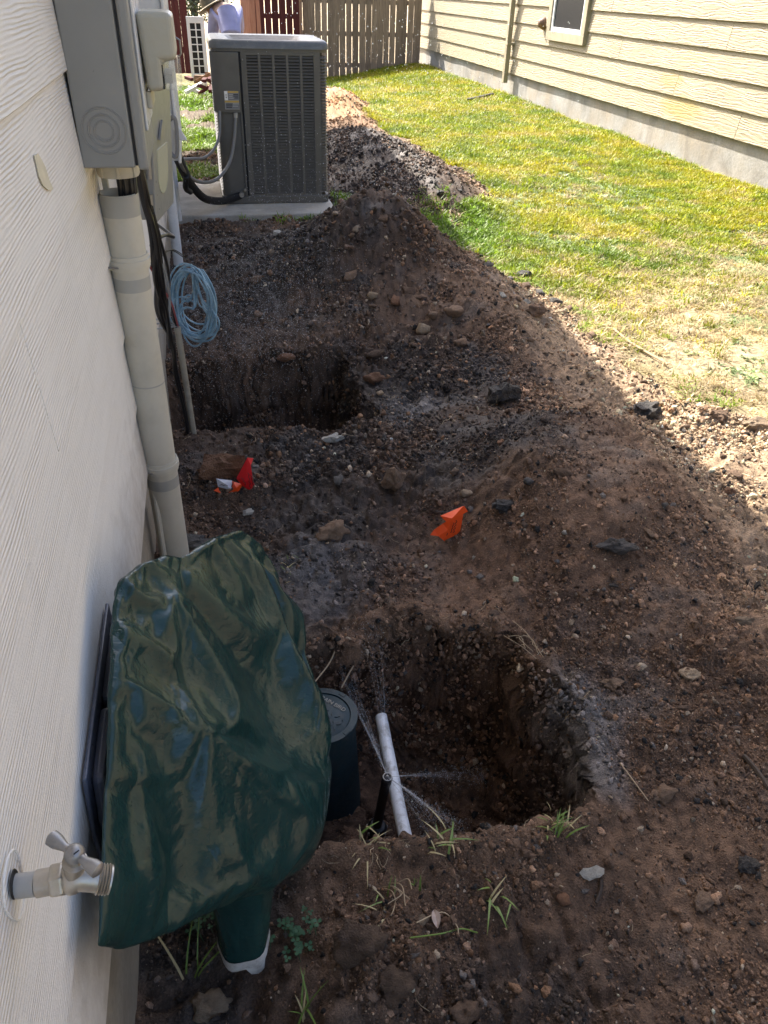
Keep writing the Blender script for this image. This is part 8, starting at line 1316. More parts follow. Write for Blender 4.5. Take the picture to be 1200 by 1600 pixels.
-7,-10,-9,-8,-6,-10,-14,-17,-12,-6,-12,-16,-15,-14,-17,-16,-16,-15,-16,-15,-13,491,-1,1,-6,-10,-4,-6,-10,-3,-9,-9,-8,-10,-11,-10,-8,-9,-12,-14,-13,-11,-12,-9,-6,-5,-8,-8,-3,-9,-8,-8,
-7,-6,-11,-16,-15,-9,-7,-14,-14,-13,-14,-16,-16,-16,-15,-15,-17,-12,477,-2,-1,-8,-7,-7,-6,-5,-3,-10,-6,-10,-10,-9,-12,-10,-5,-11,-13,-11,-12,-12,-7,-5,-7,-9,-4,-5,-9,-9,-8,-2,-7,-13,
-16,-12,-9,-7,-15,-13,-11,-13,-16,-17,-15,-15,-16,-16,-18,471,-4,-4,-7,-7,-6,-6,-1,-7,-10,-9,-8,-9,-10,-9,-6,-9,-9,-12,-10,-12,-11,-7,-4,-9,-6,-4,-6,-9,-9,-6,-1,-9,-15,-12,-12,-8,-8,
-16,-12,-12,-14,-15,-14,-14,-16,-18,-14,-18,452,-3,-8,0,-7,-7,2,-5,-9,-9,-8,-8,-8,-8,-7,-5,-8,-11,-11,-11,-12,-10,-6,-6,-8,-7,-5,-4,-12,-6,-8,-8,1,-13,-11,-11,-12,-15,-8,-10,-14,-14,
-16,-14,-15,-15,-14,-16,-14])
NX, NY = 76, 50
BV = np.array([-0.20719, 0.49629, 0.0971]) + np.cumsum(np.array(BD), axis=1).T * .0006
idx = {}; k = 0
for side in (0, 1):
    for i in range(NX + 1):
        for j in range(NY + 1):
            if side == 1 and (i in (0, NX) or j in (0, NY)): idx[(1, i, j)] = idx[(0, i, j)]; continue
            idx[(side, i, j)] = k; k += 1
fs_ = []
for side in (0, 1):
    for i in range(NX):
        for j in range(NY):
            f = (idx[(side, i, j)], idx[(side, i + 1, j)], idx[(side, i + 1, j + 1)], idx[(side, i, j + 1)]); fs_.append(f if side == 0 else f[::-1])
bg = thing('insulated_bag', (-.06, .9, 0), 'crumpled glossy dark green plastic bag wrapped over the pipe valve beside the wall', 'bag')
t = NT('green_bag_plastic'); v = t.coord()
n1 = t.noise(v, 7, 5, .6); n2 = t.noise(t.coord((1, 2.4, 2.4)), 38, 4, .6, .8); n3 = t.noise(v, 330, 2)
b = t.ramp(n1, [(.3, (.009, .032, .030)), (.7, (.016, .050, .046))])
b = t.mix(t.ramp(t.noise(v, 3.2, 6, .7), [(.55, 0.0), (.8, .16)]), b, (.06, .075, .055))
dr_ = t.ramp(t.noise(v, 120, 1), [(.66, 0.0), (.70, 1.0)])
cr1 = t.math('ABSOLUTE', t.math('SUBTRACT', t.noise(t.coord((1.6, 1, 1)), 5.5, 2, .5, 1.2), .5)); cr2 = t.math('ABSOLUTE', t.math('SUBTRACT', t.noise(t.coord((1, 1.5, 1.2)), 21, 2, .5, .8), .5))
t.inp('Base Color', b); t.inp('Roughness', t.ramp(t.noise(v, 5, 4), [(.3, .05), (.7, .17)])); t.inp('Specular IOR Level', .36); t.inp('Coat Weight', 0.0); t.inp('Coat Roughness', .08)
t.bump(t.math('ADD', t.math('ADD', t.math('MULTIPLY', n2, .5), t.math('ADD', t.math('MULTIPLY', cr1, 6.0), t.math('MULTIPLY', cr2, .7))), t.math('ADD', t.math('MULTIPLY', n3, .06), t.math('MULTIPLY', dr_, .18))), .42, .005)
m = MB(); m.add([tuple(p) for p in BV], fs_); m.build('cover', t.m, bg, smooth=True, angle=180, sub=1)
bagmat = t.m
m = MB(); prof = []
NS = 32
def neck(z, k): return Vector((-.063 + .012 * k + .0 * k ** 3, .752 + .07 * k, z)), .046 + .022 * k
vs_ = []
for i in range(9):
    k = i / 8; c_, r = neck(.042 + .20 * k, k)
    for j in range(NS):
        a = 2 * math.pi * j / NS; rr = r * (1 + .05 * math.sin(5 * a + 2 * k) + .03 * math.sin(9 * a - 3 * k) * k); vs_.append(c_ + Vector((rr * math.cos(a), rr * math.sin(a), 0)))
m.add(vs_, [(i * NS + j, i * NS + (j + 1) % NS, (i + 1) * NS + (j + 1) % NS, (i + 1) * NS + j) for i in range(8) for j in range(NS)]); m.build('sleeve', bagmat, bg, smooth=True, angle=180, sub=1)
m = MB(); vs_ = []
for i, (z, dr2) in enumerate(((.050, .0008), (.030, .002), (.012, -.002), (.004, -.010))):
    c_, r = neck(.042, 0)
    for j in range(NS): a = 2 * math.pi * j / NS; rr = (r + dr2) * (1 + .05 * math.sin(5 * a)); vs_.append(Vector((c_.x + rr * math.cos(a), c_.y + rr * math.sin(a), z + .005 * math.sin(4 * a + i) * (i > 0) - (.018 if (i > 1 and 4.9 < a < 5.6) else 0))))
m.add(vs_, [(i * NS + j, i * NS + (j + 1) % NS, (i + 1) * NS + (j + 1) % NS, (i + 1) * NS + j) for i in range(3) for j in range(NS)]); m.build('hem', M['hem'], bg, smooth=True)
MB().cyl((-.063, .752, -.2), (-.055, .80, .25), .03, n=14).build('pipe', M['pvc_grey'], bg, smooth=True)

# ================================================================ in the near pit
vb = thing('valve_box', (.165, 1.336, -.5), 'round green irrigation valve box with a lettered lid in the near pit', 'valve box')
MB().lathe((.165, 1.336, -.60), (0, 0, 1), [(.115, 0), (.086, .50), (.084, .522), (.092, .524), (.092, .540), (.0745, .541), (.0740, .535)], 40).build('body', M['lid'], vb, smooth=True)
ld = MB().lathe((.165, 1.336, -.066), (0, 0, 1), [(.0725, 0), (.0725, .0035), (.071, .0045)], 40).build('lid', M['lid'], vb, smooth=True)
k = 0
for i in range(-5, 6):
    for j in range(-5, 6):
        x, y = i * .0125, j * .0125
        if x * x + y * y > .058 ** 2 or (x + y * .9) > .043 or ((i + j) % 2): continue
        a = 0 if (i % 2) else 1.5708
        MB().prism([(-.0072, 0, 0), (0, -.0017, .0), (.0072, 0, 0), (0, .0017, 0)], (0, 0, .0022)).build('lid_bar', M['lid'], ld)
        o = bpy.data.objects[-1] if False else None
        ob = ld.children[-1]; ob.data.transform(Matrix.Translation(ORG[vb])); ob.data.transform(Matrix.Translation(Vector((.165 + x, 1.336 + y, -.0616)) - ORG[vb]) @ Matrix.Rotation(a + rnd.uniform(-.05, .05), 4, 'Z'))
def text(body, size, loc, rot, mat, parent, name, depth=.0012):
    cu = bpy.data.curves.new(name, 'FONT'); cu.body = body; cu.size = size; cu.extrude = depth; cu.align_x = 'CENTER'; cu.align_y = 'CENTER'
    to = bpy.data.objects.new(name, cu); col.objects.link(to); dg = bpy.context.evaluated_depsgraph_get(); me = bpy.data.meshes.new_from_object(to.evaluated_get(dg)); bpy.data.objects.remove(to)
    r0 = parent
    while r0.parent: r0 = r0.parent
    me.transform(Matrix.Translation(Vector(loc) - ORG[r0]) @ rot.to_4x4()); me.materials.clear(); me.materials.append(mat)
    o = bpy.data.objects.new(name, me); col.objects.link(o); o.parent = parent; return o
text('RAIN BIRD', .0165, (.165 + .034, 1.336 + .032, -.0607), Matrix.Rotation(math.radians(-46), 3, 'Z'), M['lidtext'], ld, 'lettering')
text('ICV', .014, (.165 - .040, 1.336 - .040, -.0607), Matrix.Rotation(math.radians(-46), 3, 'Z'), M['lidtext'], ld, 'lettering')
MB().box(.118, .172, 1.352, 1.358, -.0612, -.0592).build('pen_mark', M['penblue'], ld)
for a in (.75, -.9): MB().box(-.006, .006, -.010, .010, -.004, .0045, Matrix.Translation((.165 + .085 * math.cos(a), 1.336 + .085 * math.sin(a), -.0625)) @ Matrix.Rotation(a, 4, 'Z')).build('rim_lug', M['lid'], vb, bevel=.002)

o = MB().tube([(.334, 1.385, -.158), (.330, 1.30, -.165), (.320, 1.10, -.165), (.312, .86, -.17)], .0166, 20).build('irrigation_pipe', M['pvc_white'], org=(.322, 1.15, -.165), smooth=True); tag(o, 'white irrigation pipe stained with mud crossing the near pit', 'pipe')
sh = thing('sprinkler', (.281, 1.178, -.56), 'black pop up sprinkler head spraying water beside the white pipe', 'sprinkler')
MB().tube([(.281, 1.178, -.60), (.2825, 1.176, -.36)], .022, 16).build('body', M['black'], sh, smooth=True)
m = MB(); m.lathe((.2828, 1.175, -.36), (.06, -.10, 1), [(.024, 0), (.026, .004), (.026, .022), (.020, .030), (.014, .031)], 20); cp = m.build('cap', M['black'], sh, smooth=True)
for i in range(7):
    a = i * .9; MB().ball((.2835 + .0265 * math.cos(a), 1.174 + .0265 * math.sin(a), -.347), .0045, 6, 5, (1, 1, 1.6)).build('cap_rib', M['boxlight'] if i % 2 else M['steel'], cp, smooth=True)
MB().tube([(.2835, 1.174, -.335), (.297, 1.150, -.112)], [.0125, .0115], 16).build('riser', M['black'], sh, smooth=True)
MB().lathe((.2967, 1.1505, -.125), (.06, -.10, 1), [(.0125, 0), (.0135, .012), (.0135, .022), (.010, .026)], 20).build('nozzle', M['black'], sh, smooth=True)
m = MB(); c_ = Vector((.2985, 1.148, -.0985)); u, v_ = m.frame((.06, -.10, 1)); m.tube([c_ + (u * math.cos(a) + v_ * math.sin(a)) * .0105 for a in np.linspace(0, 6.2832, 25)], .0013, 6, False); m.build('nozzle_ring', M['steel'], sh, smooth=True)
MB().ball(c_ + Vector((0, 0, .0005)), .0042, 10, 7).build('screw', M['steel'], sh, smooth=True)
# spray: thin jets breaking up into drops, and a veil of drops drifting over the far pit
t = NT('water'); t.inp('Base Color', (.95, .97, 1, 1)); t.inp('Roughness', .08); t.inp('IOR', 1.33); t.inp('Transmission Weight', .15); t.inp('Alpha', .4)
wat = t.m
t = NT('water_drop'); t.inp('Base Color', (.9, .93, .97, 1)); t.inp('Roughness', .15); t.inp('IOR', 1.33); t.inp('Transmission Weight', .35); wdrop = t.m
m = MB(); drops = []
def jet(pts, n, spread, r, frac=1.0):
    base = bez(pts, 12)
    for i in range(n):
        off = Vector((rnd.gauss(0, 1), rnd.gauss(0, 1), rnd.gauss(0, 1))) * spread; P = []
        L_ = int(len(base) * frac * rnd.uniform(.6, 1)); s0 = 0 if i < 3 else rnd.randint(0, len(base) // 3)
        for k in range(s0, L_): P.append(base[k] + off * (k / len(base)) ** 1.2)
        if len(P) > 3: m.tube(P, [r * rnd.uniform(.6, 1.0) * (1 - .75 * k / len(P)) for k in range(len(P))], 5)
    for i in range(n * 130):
        k = int(len(base) * rnd.random() ** .7); k = min(k, len(base) - 1); drops.append((base[k] + Vector((rnd.gauss(0, 1), rnd.gauss(0, 1), rnd.gauss(0, 1))) * spread * (.15 + k / len(base)), rnd.uniform(.0002, .0006)))
S0 = Vector((.2985, 1.149, -.10))
jet([S0, (.285, 1.28, -.10), (.264, 1.45, -.10), (.25, 1.62, -.06)], 8, .020, .00040)
jet([S0, (.312, 1.28, .0), (.318, 1.40, .07), (.30, 1.52, .10)], 5, .026, .00028)
jet([S0, (.386, 1.14, -.10), (.46, 1.135, -.112), (.54, 1.13, -.13)], 4, .016, .00028)
jet([S0, (.337, 1.08, -.075), (.375, 1.0, -.05), (.42, .93, -.02)], 8, .010, .00045)
jet([S0, (.335, 1.07, -.10), (.37, .97, -.10), (.40, .90, -.09)], 5, .018, .00030)
jt = m.build('water_jet', wat, smooth=True); tag(jt, kind='stuff')
sp_ = bpy.data.objects.new('drop_shape', MB().ball((0, 0, 0), 1, 6, 4).build('drop_shape', wdrop, smooth=True).data)
bpy.data.objects.remove(bpy.data.objects['drop_shape']) if bpy.data.objects['drop_shape'] != sp_ else None
P = [tuple(d_[0]) for d_ in drops]; S = [d_[1] for d_ in drops]
nv_ = 14000; yy = nr.normal(3.55, .40, nv_); xx = nr.normal(.16, .24, nv_) + .25 * (yy - 3.55); zz = nr.normal(.22, .20, nv_)
P += list(zip(xx, yy, zz)); S += list(nr.uniform(.0003, .0010, nv_))
nv_ = 1500; xx = nr.uniform(.3, 1.9, nv_); yy = nr.uniform(5.6, 6.4, nv_); zz = np.abs(nr.normal(0, .35, nv_)) + .05 - .25 * (xx - .7); P += list(zip(xx, yy, zz)); S += list(nr.uniform(.0007, .0024, nv_))
nv_ = 700; P += list(zip(nr.uniform(1.0, 4.6, nv_), nr.uniform(9, 14, nv_), nr.uniform(.1, 1.25, nv_))); S += list(nr.uniform(.002, .0055, nv_))
P = np.array(P); S = np.array(S); keep = (P[:, 2] > zt(P[:, 0], P[:, 1])) & (P[:, 0] > -.22); P = P[keep]; S = S[keep]
scatter('water_drops', P, np.stack([S, S, S * 1.5], 1), nr.uniform(-.3, .3, (len(P), 3)), np.ones((len(P), 3)), np.zeros(len(P)), [sp_])

# ================================================================ marker flags and litter
def sheet(pts, tris, mat, name, parent, th=.0006):
    m = MB(); c_ = [Vector(p) for p in pts]; m.add(c_, tris)
    o = m.build(name, mat, parent, smooth=False); s_ = o.modifiers.new('solid', 'SOLIDIFY'); s_.thickness = th
    return o
def ink(parent, strokes, name='print'):
    for s_ in strokes: MB().tube(s_, .0011, 4).build(name, M['ink'], parent)
g0 = spot(355, 775)
f1 = thing('marker_flag', g0, 'small red vinyl marker flag on a bent wire beside the thick riser pipe', 'flag')
Y0 = g0.y + .02
P_ = [aty(386, 715, Y0), aty(396, 716, Y0 + .01), aty(392, 727, Y0 - .012), aty(369, 747, Y0), aty(383, 752, Y0 - .022), aty(388, 772, Y0 - .010), aty(395, 750, Y0 - .025), aty(401, 767, Y0 + .005)]
fl = sheet(P_, [(0, 1, 2), (0, 2, 4, 3), (2, 6, 4), (4, 6, 5), (6, 7, 5), (3, 4, 5)], M['red_flag'], 'flag', f1)
MB().tube(bez([P_[0], P_[3], aty(362, 759, Y0), Vector(g0) - Vector((0, 0, .02))], 5), .0011, 6).build('wire', M['wire'], f1)
off = Vector((0, -.004, .001))
def along(a, b_, c_, n, amp): return [Vector(a).lerp(b_, k / n) + (Vector(c_) - Vector(a)).normalized() * amp * (1 if k % 2 else -1) + off for k in range(n + 1)]
ink(fl, [along(aty(388, 738, Y0 - .024), aty(391, 762, Y0 - .024), aty(395, 738, Y0 - .024), 7, .0022), along(aty(378, 746, Y0 - .018), aty(384, 757, Y0 - .022), aty(384, 745, Y0 - .018), 4, .002), along(aty(392, 742, Y0 - .026), aty(397, 762, Y0 - .018), aty(398, 742, Y0 - .026), 6, .0015)])
g1 = spot(697, 848)
f2 = thing('marker_flag', g1, 'orange vinyl marker flag crumpled on the gravelly soil in the open', 'flag')
Y0 = g1.y + .012
q_ = [(725, 790, .03), (731, 799, .028), (724, 803, .02), (716, 848, .0), (695, 846, -.005), (685, 838, .0), (672, 836, .012), (678, 828, .015), (692, 818, .010), (697, 815, .004), (688, 806, .025), (706, 810, -.004), (700, 828, -.004)]
P_ = [aty(a, b_, Y0 + c_) for a, b_, c_ in q_]
fl = sheet(P_, [(0, 1, 2), (0, 2, 11, 10), (2, 3, 11), (11, 3, 12), (3, 4, 12), (4, 5, 12), (5, 6, 7), (5, 7, 8, 12), (12, 8, 9, 11), (9, 10, 11)], M['orange_flag'], 'flag', f2)
ink(fl, [along(aty(713, 812, Y0 - .002), aty(708, 832, Y0 - .006), aty(718, 812, Y0 - .002), 8, .0024), along(aty(709, 816, Y0 - .004), aty(704, 832, Y0 - .006), aty(712, 816, Y0 - .004), 6, .0016), along(aty(699, 832, Y0 - .006), aty(697, 836, Y0 - .006), aty(702, 832, Y0 - .006), 2, .001)])
MB().tube(bez([P_[0], aty(712, 796, Y0 + .03), aty(695, 800, Y0 + .03), aty(680, 798, Y0 + .04)], 5), .001, 6).build('wire', M['wire'], f2)
g2 = spot(356, 766)
lt = thing('wrapper', g2, 'crumpled orange and white scrap of plastic at the foot of the red flag', 'litter')
Y0 = g2.y
q_ = [(338, 750, .01), (341, 763, .0), (362, 768, -.006), (363, 753, .012), (350, 757, -.01), (378, 758, .0), (376, 776, -.008), (357, 771, -.012), (370, 764, -.018), (334, 768, -.004), (345, 772, -.012)]
P_ = [aty(a, b_, Y0 + c_) + Vector((0, 0, .006)) for a, b_, c_ in q_]
wr = sheet(P_, [(0, 1, 4), (0, 4, 3), (1, 2, 4), (4, 2, 3)], M['foil'], 'white_scrap', lt); sheet([p + Vector((0, -.002, -.001)) for p in P_], [(3, 2, 8), (3, 8, 5), (5, 8, 6), (8, 7, 6), (2, 7, 8), (1, 9, 10)], M['orange_flag'], 'orange_scrap', lt)
ink(wr, [along(aty(343, 757, Y0 - .012), aty(356, 758, Y0 - .012), aty(343, 751, Y0 - .012), 4, .0018)])

# ================================================================ stones and clods one by one
ROCKS = {}
def rock(kind, seed, sub=2, rough=.5, cuts=6, fl=False, sq=.75):
    k = (kind, seed, fl, sub)
    if k not in ROCKS: ROCKS[k] = rock_mesh('stone', M['st_' + kind], seed, sub, rough, cuts, fl, sq)
    return ROCKS[k]
def place(name, kind, seed, p, r, label, cat, group=None, scl=(1, 1, 1), rot=None, sink=.35, fl=False, sub=2):
    o = bpy.data.objects.new(name, rock(kind, seed, sub, fl=fl)); col.objects.link(o)
    o.location = Vector(p) + Vector((0, 0, r * scl[2] * (.75 - sink)))
    o.scale = (r * scl[0], r * scl[1], r * scl[2]); o.rotation_euler = rot or (rnd.uniform(-.4, .4), rnd.uniform(-.4, .4), rnd.uniform(0, 6.28))
    return tag(o, label, cat, group)
LM = [  # pixel, radius px, kind, seed, scale, flat shading, label
    (352, 742, 29, 'rust', 1, (1.1, .8, 1.0), True, 'blocky reddish brown stone behind the red marker flag'),
    (617, 762, 19, 'brown', 2, (.8, .7, 1.3), True, 'pointed brown stone standing between the two marker flags'),
    (520, 838, 22, 'brown', 3, (1, .9, .85), False, 'rounded rough brown stone right of the top of the green bag'),
    (785, 628, 21, 'dark', 4, (1, .8, 1.15), True, 'big black angular lump at the foot of the large dirt mound'),
    (1012, 648, 20, 'dark', 5, (1.2, .8, .8), True, 'dark lump on the shadow edge right of the large mound'),
    (728, 777, 10, 'tan', 6, (1, .8, .9), True, 'pale tan stone just above the orange flag'),
    (299, 852, 26, 'grey', 7, (1.3, .7, .45), True, 'flat grey stone slab at the foot of the thick riser pipe'),
    (925, 1366, 12, 'white', 8, (1.1, .9, .5), True, 'white stone chip right of the near pit, below the grass tuft'),
    (1036, 1247, 14, 'brown', 9, (1.1, .9, .9), False, 'smooth round brown stone alone on the soil at right'),
    (1077, 1056, 13, 'tan', 10, (1, .8, .6), True, 'angular tan stone on the right slope of the low mound'),
    (952, 1073, 14, 'brown', 11, (1.1, .8, .7), True, 'reddish brown angular stone right of the near pit rim'),
    (1165, 1358, 13, 'dark', 12, (1.1, .9, .7), True, 'black lump at the lower right edge of the soil'),
    (326, 1580, 22, 'tan', 13, (1.15, .8, .75), False, 'cream rounded stone in the shade at the bottom near the wall'),
    (963, 860, 19, 'dark', 14, (1.3, .6, .8), True, 'long dark stone lying on the low mound at right'),
    (447, 567, 11, 'rust', 15, (1.2, .8, .8), False, 'rusty stone on the lip of the far pit'),
    (582, 466, 8, 'tan', 16, (1, .9, .9), False, 'pale rounded pebble high on the large mound'),
    (661, 520, 12, 'tan', 17, (.9, .8, 1), False, 'tan rounded stone in the middle of the large mound'),
    (586, 597, 13, 'rust', 18, (1, .8, .8), False, 'reddish stone at the right corner of the far pit'),
    (722, 540, 11, 'brown', 19, (1, .9, .8), False, 'brown rounded stone low on the large mound'),
    (820, 434, 11, 'dark', 20, (1, .8, .9), True, 'black lump where the large mound meets the grass'),
    (520, 690, 14, 'white', 21, (.9, .7, .8), True, 'pale stone at the near edge of the far pit'),
    (786, 795, 15, 'dark', 22, (1, .8, .9), True, 'blue black stone right of the orange flag'),
    (560, 1485, 34, 'clod', 23, (1.0, 1.0, .95), False, 'largest brown earth clod at the bottom, right of the bag sleeve'),
    (617, 1545, 24, 'clod', 24, (1, .9, .8), False, 'dark earth clod at the very bottom beside the largest clod'),
    (728, 1585, 18, 'clod', 25, (1, .9, .8), False, 'brown crumbly clod on the bottom edge'),
    (1180, 668, 14, 'tan', 26, (1.1, .9, .7), True, 'sunlit tan rock on the right edge beside the dead grass'),
    (1118, 655, 13, 'brown', 27, (1.1, .8, .8), True, 'sunlit brown rock where the dirt meets the dead grass'),
    (838, 490, 13, 'clod', 28, (1.1, .9, .8), False, 'earth clod on the right flank of the large mound'),
    (880, 1408, 9, 'rust', 29, (1, .9, .8), False, 'orange brown pebble below the white stone chip'),
    (1096, 1412, 13, 'brown', 30, (1, .9, .8), False, 'rounded brown stone in the lower right soil'),
    (434, 366, 6, 'white', 31, (1, 1, .9), True, 'small white chip in the soil in front of the concrete pad'),
    (388, 803, 8, 'white', 32, (1.2, .8, .6), True, 'whitish flat pebble below the red flag'),
    (1160, 972, 11, 'tan', 33, (1.4, .6, .5), True, 'long pale chip on the right side of the low mound'),
    (330, 1390, 10, 'rust', 34, (1, .9, .8), False, 'brown pebble in the dark ditch beside the bag sleeve'),
]
taken = []
for px, py, rp_, kind, seed, s_, fl, lab in LM:
    p = spot(px, py); r = rp_ * (p - Vector((0, 0, CAMZ))).length / 1200; taken.append((p.x, p.y, r * 1.2))
    place('stone' if kind != 'clod' else 'earth_clod', kind, seed, p, r * 1.08, lab, 'stone' if kind != 'clod' else 'clod', None, s_, (rnd.uniform(-.15, .15), rnd.uniform(-.15, .15), rnd.uniform(-.4, .4)), fl=fl, sub=3 if rp_ > 12 else 2)
WORDS = {'tan': 'small tan', 'brown': 'small brown', 'dark': 'small black', 'grey': 'small grey', 'rust': 'small rusty', 'clod': 'crumbly brown', 'white': 'small whitish'}
def zone(x, y):
    if y > 9.8: return 'on the sunlit sand heap by the fence'
    if y > 5.6: return 'on the black mound beside the condenser'
    if y > 3.35: return 'on the large dirt mound before the condenser'
    if x > 1.62: return 'on the sunlit dirt along the lawn'
    if y > 2.55: return 'in the gravelly dip between mound and flags'
    if y > 1.62: return 'on the low mound around the marker flags' if x > .55 else 'in the wet gravel above the green bag'
    return 'on the soil right of the near pit' if x > .7 else 'on the soil at the bottom below the near pit'
n_ = 0; tries = 0
while n_ < 240 and tries < 20000:
    tries += 1; zone_p = rnd.random()
    if zone_p < .36: x, y, rr = rnd.uniform(.2, 1.9), rnd.uniform(3.3, 5.3), rnd.uniform(.018, .05)
    elif zone_p < .62: x, y, rr = rnd.uniform(-.2, 2.1), rnd.uniform(1.7, 3.3), rnd.uniform(.010, .030)
    elif zone_p < .9: x, y, rr = rnd.uniform(.05, 1.6), rnd.uniform(.5, 1.9), rnd.uniform(.006, .016)
    else: x, y, rr = rnd.uniform(1.1, 2.3), rnd.uniform(5.8, 9.3), rnd.uniform(.018, .045)
    rr *= rnd.random() ** .8 * .75 + .35
    if lawn_d(np.array([x]), np.array([y]))[0] > .05 or (y < 1.7 and pit1_r(np.array([x]), np.array([y]))[0] < 1.1) or (pit2_r(np.array([x]), np.array([y]))[0] < 1.08): continue
    if abs(x - .35) < .62 and abs(y - 6.72) < .62: continue
    if any((x - a) ** 2 + (y - b_) ** 2 < (r + rr) ** 2 for a, b_, r in taken): continue
    taken.append((x, y, rr)); wz = 1.5 < y < 3.0 and x < 1.0
    kind = rnd.choices(['tan', 'brown', 'dark', 'grey', 'rust', 'clod', 'white'], [.08, .24, .22 if wz else .12, .2 if wz else .05, .09, .42 if not wz else .1, .05])[0]
    if 5.6 < y < 9.8: kind = rnd.choice(['dark', 'dark', 'clod'])
    z_ = zone(x, y); isc = kind == 'clod'
    place('earth_clod' if isc else 'stone', kind, rnd.randint(40, 44), (x, y, gz(x, y)), rr, '%s %s %s' % (WORDS[kind], 'earth clod' if isc else 'stone', z_), 'clod' if isc else 'stone', '%s %s %s' % (kind if not isc else 'brown', 'clods' if isc else 'stones', z_), (rnd.uniform(.8, 1.25), rnd.uniform(.7, 1), rnd.uniform(.6, 1)), fl=kind in ('grey', 'white', 'tan') and rnd.random() < .7)
    n_ += 1

# ================================================================ little plants, twigs and leaves
gm1 = flat('tuft_green', (.13, .20, .035), .5); gm2 = flat('tuft_straw', (.42, .34, .17), .6); cm = flat('clover_green', (.055, .13, .055), .55)
def grass_tuft(px, py, h, n, lab, straw=.35, seed=0, spread=.012, lean=.9):
    p = spot(px, py); r = random.Random(seed); m1, m2 = MB(), MB()
    for i in range(n):
        a = r.uniform(0, 6.283); ln = h * r.uniform(.5, 1.15); b_ = p + Vector((r.gauss(0, spread), r.gauss(0, spread), -.004)); o_ = Vector((math.cos(a), math.sin(a), 0)); s_ = Vector((-o_.y, o_.x, 0)) * r.uniform(.0011, .0022); k = lean * r.uniform(.4, 1.4)
        vs_ = []
        for j in range(5):
            t_ = j / 4; c_ = b_ + o_ * (k * ln * t_ ** 1.5) + Vector((0, 0, ln * (t_ - .45 * k * t_ ** 2))); w_ = (1, 1.1, 1, .7, .1)[j]; vs_ += [c_ - s_ * w_, c_ + s_ * w_ + Vector((0, 0, .0004))]
        (m2 if r.random() < straw else m1).add(vs_, [(2 * j, 2 * j + 1, 2 * j + 3, 2 * j + 2) for j in range(4)])
    t_ = thing('grass_tuft', p, lab, 'grass tuft'); 
    if m1.v: m1.build('green_blades', gm1, t_)
    if m2.v: m2.build('dry_blades', gm2, t_)
grass_tuft(868, 1292, .05, 26, 'largest green grass tuft on the right rim of the near pit', .4, 1, .014, .8)
grass_tuft(690, 1318, .042, 14, 'yellow green grass tuft hanging on the near rim right of the white pipe', .5, 2, .016, 1.3)
grass_tuft(575, 1322, .045, 14, 'pale dry grass tuft on the near rim left of the white pipe', .7, 3, .014, 1.2)
grass_tuft(650, 1385, .04, 5, 'few upright green blades below the white pipe end', .1, 4, .006, .4)
grass_tuft(600, 1410, .05, 9, 'thin green grass sprig in the soil right of the bag sleeve', .3, 5, .010, 1.1)
grass_tuft(770, 1405, .05, 9, 'sparse green grass sprig in the soil below the near pit', .4, 6, .016, 1.3)
grass_tuft(478, 1590, .09, 8, 'long green blades at the bottom edge beside the largest clod', .2, 7, .010, .7)
grass_tuft(300, 1530, .12, 5, 'long thin green blades in the shade beside the white wall', .2, 8, .010, 1.3)
grass_tuft(450, 890, .04, 14, 'thin dry grass by the upper right side of the green bag', .6, 9, .03, 1.0)
def clover(px, py, n, lab, seed):
    p = spot(px, py); r = random.Random(seed); t_ = thing('clover', p, lab, 'clover'); ml, ms = MB(), MB()
    for i in range(n):
        q = p + Vector((r.gauss(0, .022), r.gauss(0, .022), 0)); q.z = gz(q.x, q.y); top = q + Vector((r.gauss(0, .006), r.gauss(0, .006), r.uniform(.012, .035))); ms.tube([q, top], .0006, 4)
        a0 = r.uniform(0, 6.28); s_ = r.uniform(.0045, .0075)
        for k in range(3):
            a = a0 + k * 2.094; u = Vector((math.cos(a), math.sin(a), r.uniform(-.1, .25))); v_ = Vector((-math.sin(a), math.cos(a), 0))
            ml.add([top, top + u * s_ * .6 + v_ * s_ * .55, top + u * s_ * 1.25 + v_ * s_ * .35, top + u * s_ * 1.1, top + u * s_ * 1.25 - v_ * s_ * .35, top + u * s_ * .6 - v_ * s_ * .55], [(0, 1, 2, 3), (0, 3, 4, 5)])
    ml.build('leaves', cm, t_); tag(ms.build('stems', cm, t_), kind='stuff'); tag(t_.children[0], kind='stuff')
clover(458, 1475, 34, 'bluish green clover plant right of the bag sleeve hem', 1)
clover(315, 1440, 22, 'dim clover patch in the dark ditch left of the bag sleeve', 2)
p = spot(682, 1442); lf = MB(); m = lf; n = 9; vs_ = []
for i in range(n):
    t_ = i / (n - 1); w_ = .0085 * math.sin(math.pi * min(1, t_ * .96 + .03)) ** .7; c_ = p + Vector((-.003 + .002 * t_, -.016 + .034 * t_, .010 + .006 * math.sin(3 * t_)))
    vs_ += [c_ + Vector((-w_, 0, .003)), c_ + Vector((0, 0, -.001)), c_ + Vector((w_, 0, .004))]
m.add(vs_, [(3 * i + j, 3 * i + j + 1, 3 * i + j + 4, 3 * i + j + 3) for i in range(n - 1) for j in range(2)])
o = m.build('dead_leaf', worn('pale_dead_leaf', (.42, .32, .26), .7, var=.2, scale=60), org=tuple(p), smooth=True); tag(o, 'pale brown dry leaf lying on the soil below the near pit', 'leaf')
tw = flat('twig_straw', (.40, .30, .19), .7); tw2 = flat('twig_dark', (.05, .035, .025), .8)
def twig(pts, r, mat, name, lab, cat, lift=.006):
    P = [spot(*q) + Vector((0, 0, lift)) for q in pts]; o = MB().tube(bez(P, 6), r, 6).build(name, mat, org=tuple(P[0]), smooth=True); tag(o, lab, cat)
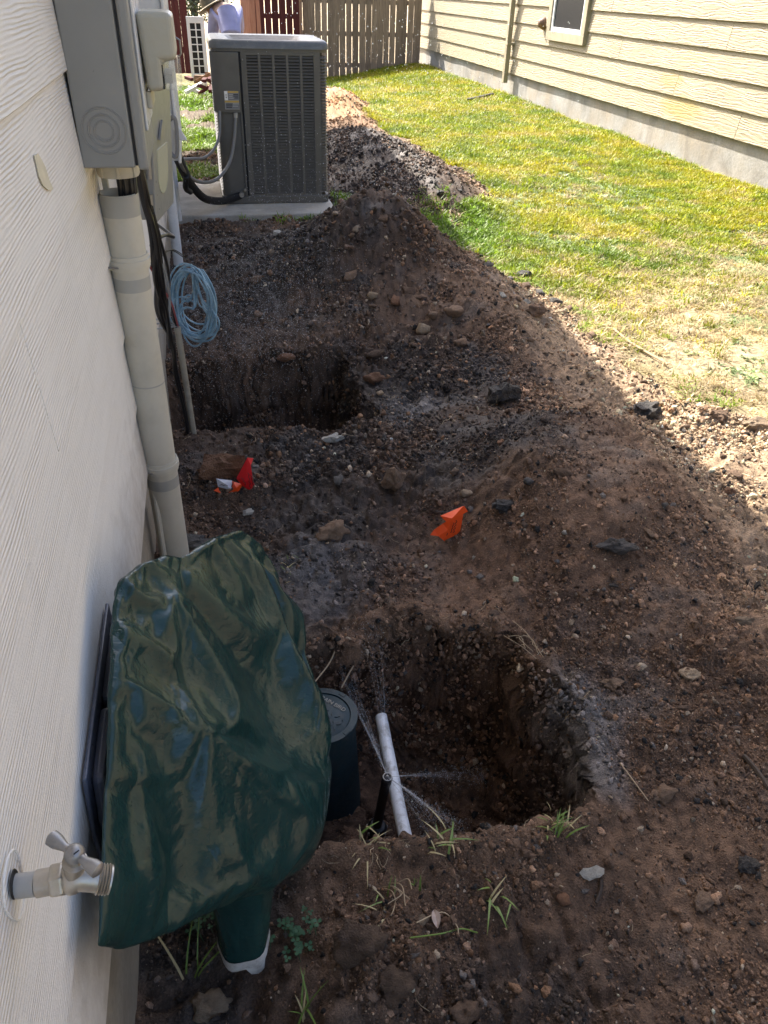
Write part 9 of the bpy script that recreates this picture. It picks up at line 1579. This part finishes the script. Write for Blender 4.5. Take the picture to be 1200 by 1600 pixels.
twig([(955, 516), (985, 540), (1015, 558), (1042, 574)], .006, tw, 'twig', 'straight pale twig on the shadow edge beside the lawn', 'twig', .015)
twig([(938, 1378), (937, 1395), (930, 1415)], .0035, tw2, 'twig', 'short black twig below the white stone chip', 'twig')
twig([(968, 1195), (990, 1225), (1012, 1255)], .0012, tw, 'twig', 'thin pale stalk on the soil right of the near pit', 'twig')
twig([(1160, 1185), (1180, 1205), (1200, 1235)], .006, tw2, 'twig', 'dark broken stick on the right edge of the soil', 'twig')
twig([(640, 1470), (690, 1462), (720, 1455), (745, 1462)], .0015, gm1, 'grass_stalk', 'green grass stalk lying below the dead leaf', 'stalk')
twig([(650, 1445), (690, 1430), (712, 1448), (716, 1462)], .0013, tw, 'twig', 'pale curled rootlet beside the dead leaf', 'rootlet')
P = [(.155, 1.44, -.055), (.21, 1.5, -.042), (.245, 1.55, -.015), (.262, 1.55, -.02), (.285, 1.52, -.063), (.262, 1.49, -.085), (.235, 1.455, -.10)]
o = MB().tube(bez(P, 6), .0022, 6).build('root', tw, org=P[0], smooth=True); tag(o, 'bent pale root sticking up behind the round valve box lid', 'root')
for i, (a, b_, lab) in enumerate((((880, 1130), (925, 1085), 'pale root fibres on the muddy right rim of the near pit'), ((835, 1030), (800, 985), 'pale root hanging at the far rim of the near pit'), ((605, 1385), (632, 1420), 'white dry roots spread on the soil left of the grass sprig'))):
    p = spot(*a); q = spot(*b_); m = MB()
    for k in range(7):
        u = p.lerp(q, rnd.uniform(-.1, .4)) + Vector((rnd.gauss(0, .012), rnd.gauss(0, .012), .004)); v_ = p.lerp(q, rnd.uniform(.6, 1.1)) + Vector((rnd.gauss(0, .015), rnd.gauss(0, .015), .008)); w_ = u.lerp(v_, .5) + Vector((rnd.gauss(0, .008), rnd.gauss(0, .008), .012))
        m.tube(bez([u, w_, v_], 5), .0011, 4)
    o = m.build('root', tw, org=tuple(p), smooth=True); tag(o, lab, 'root')
o = MB().box(-.52, .52, -.03, .03, 0, .03, Matrix.Translation((4.52, 13.5, .035)) @ Matrix.Rotation(math.atan2(.8, .68), 4, 'Z')).build('drain_strip', M['black'], org=(4.52, 13.5, .03), bevel=.006); tag(o, 'black strip lying in the grass near the tan house downspout', 'strip')
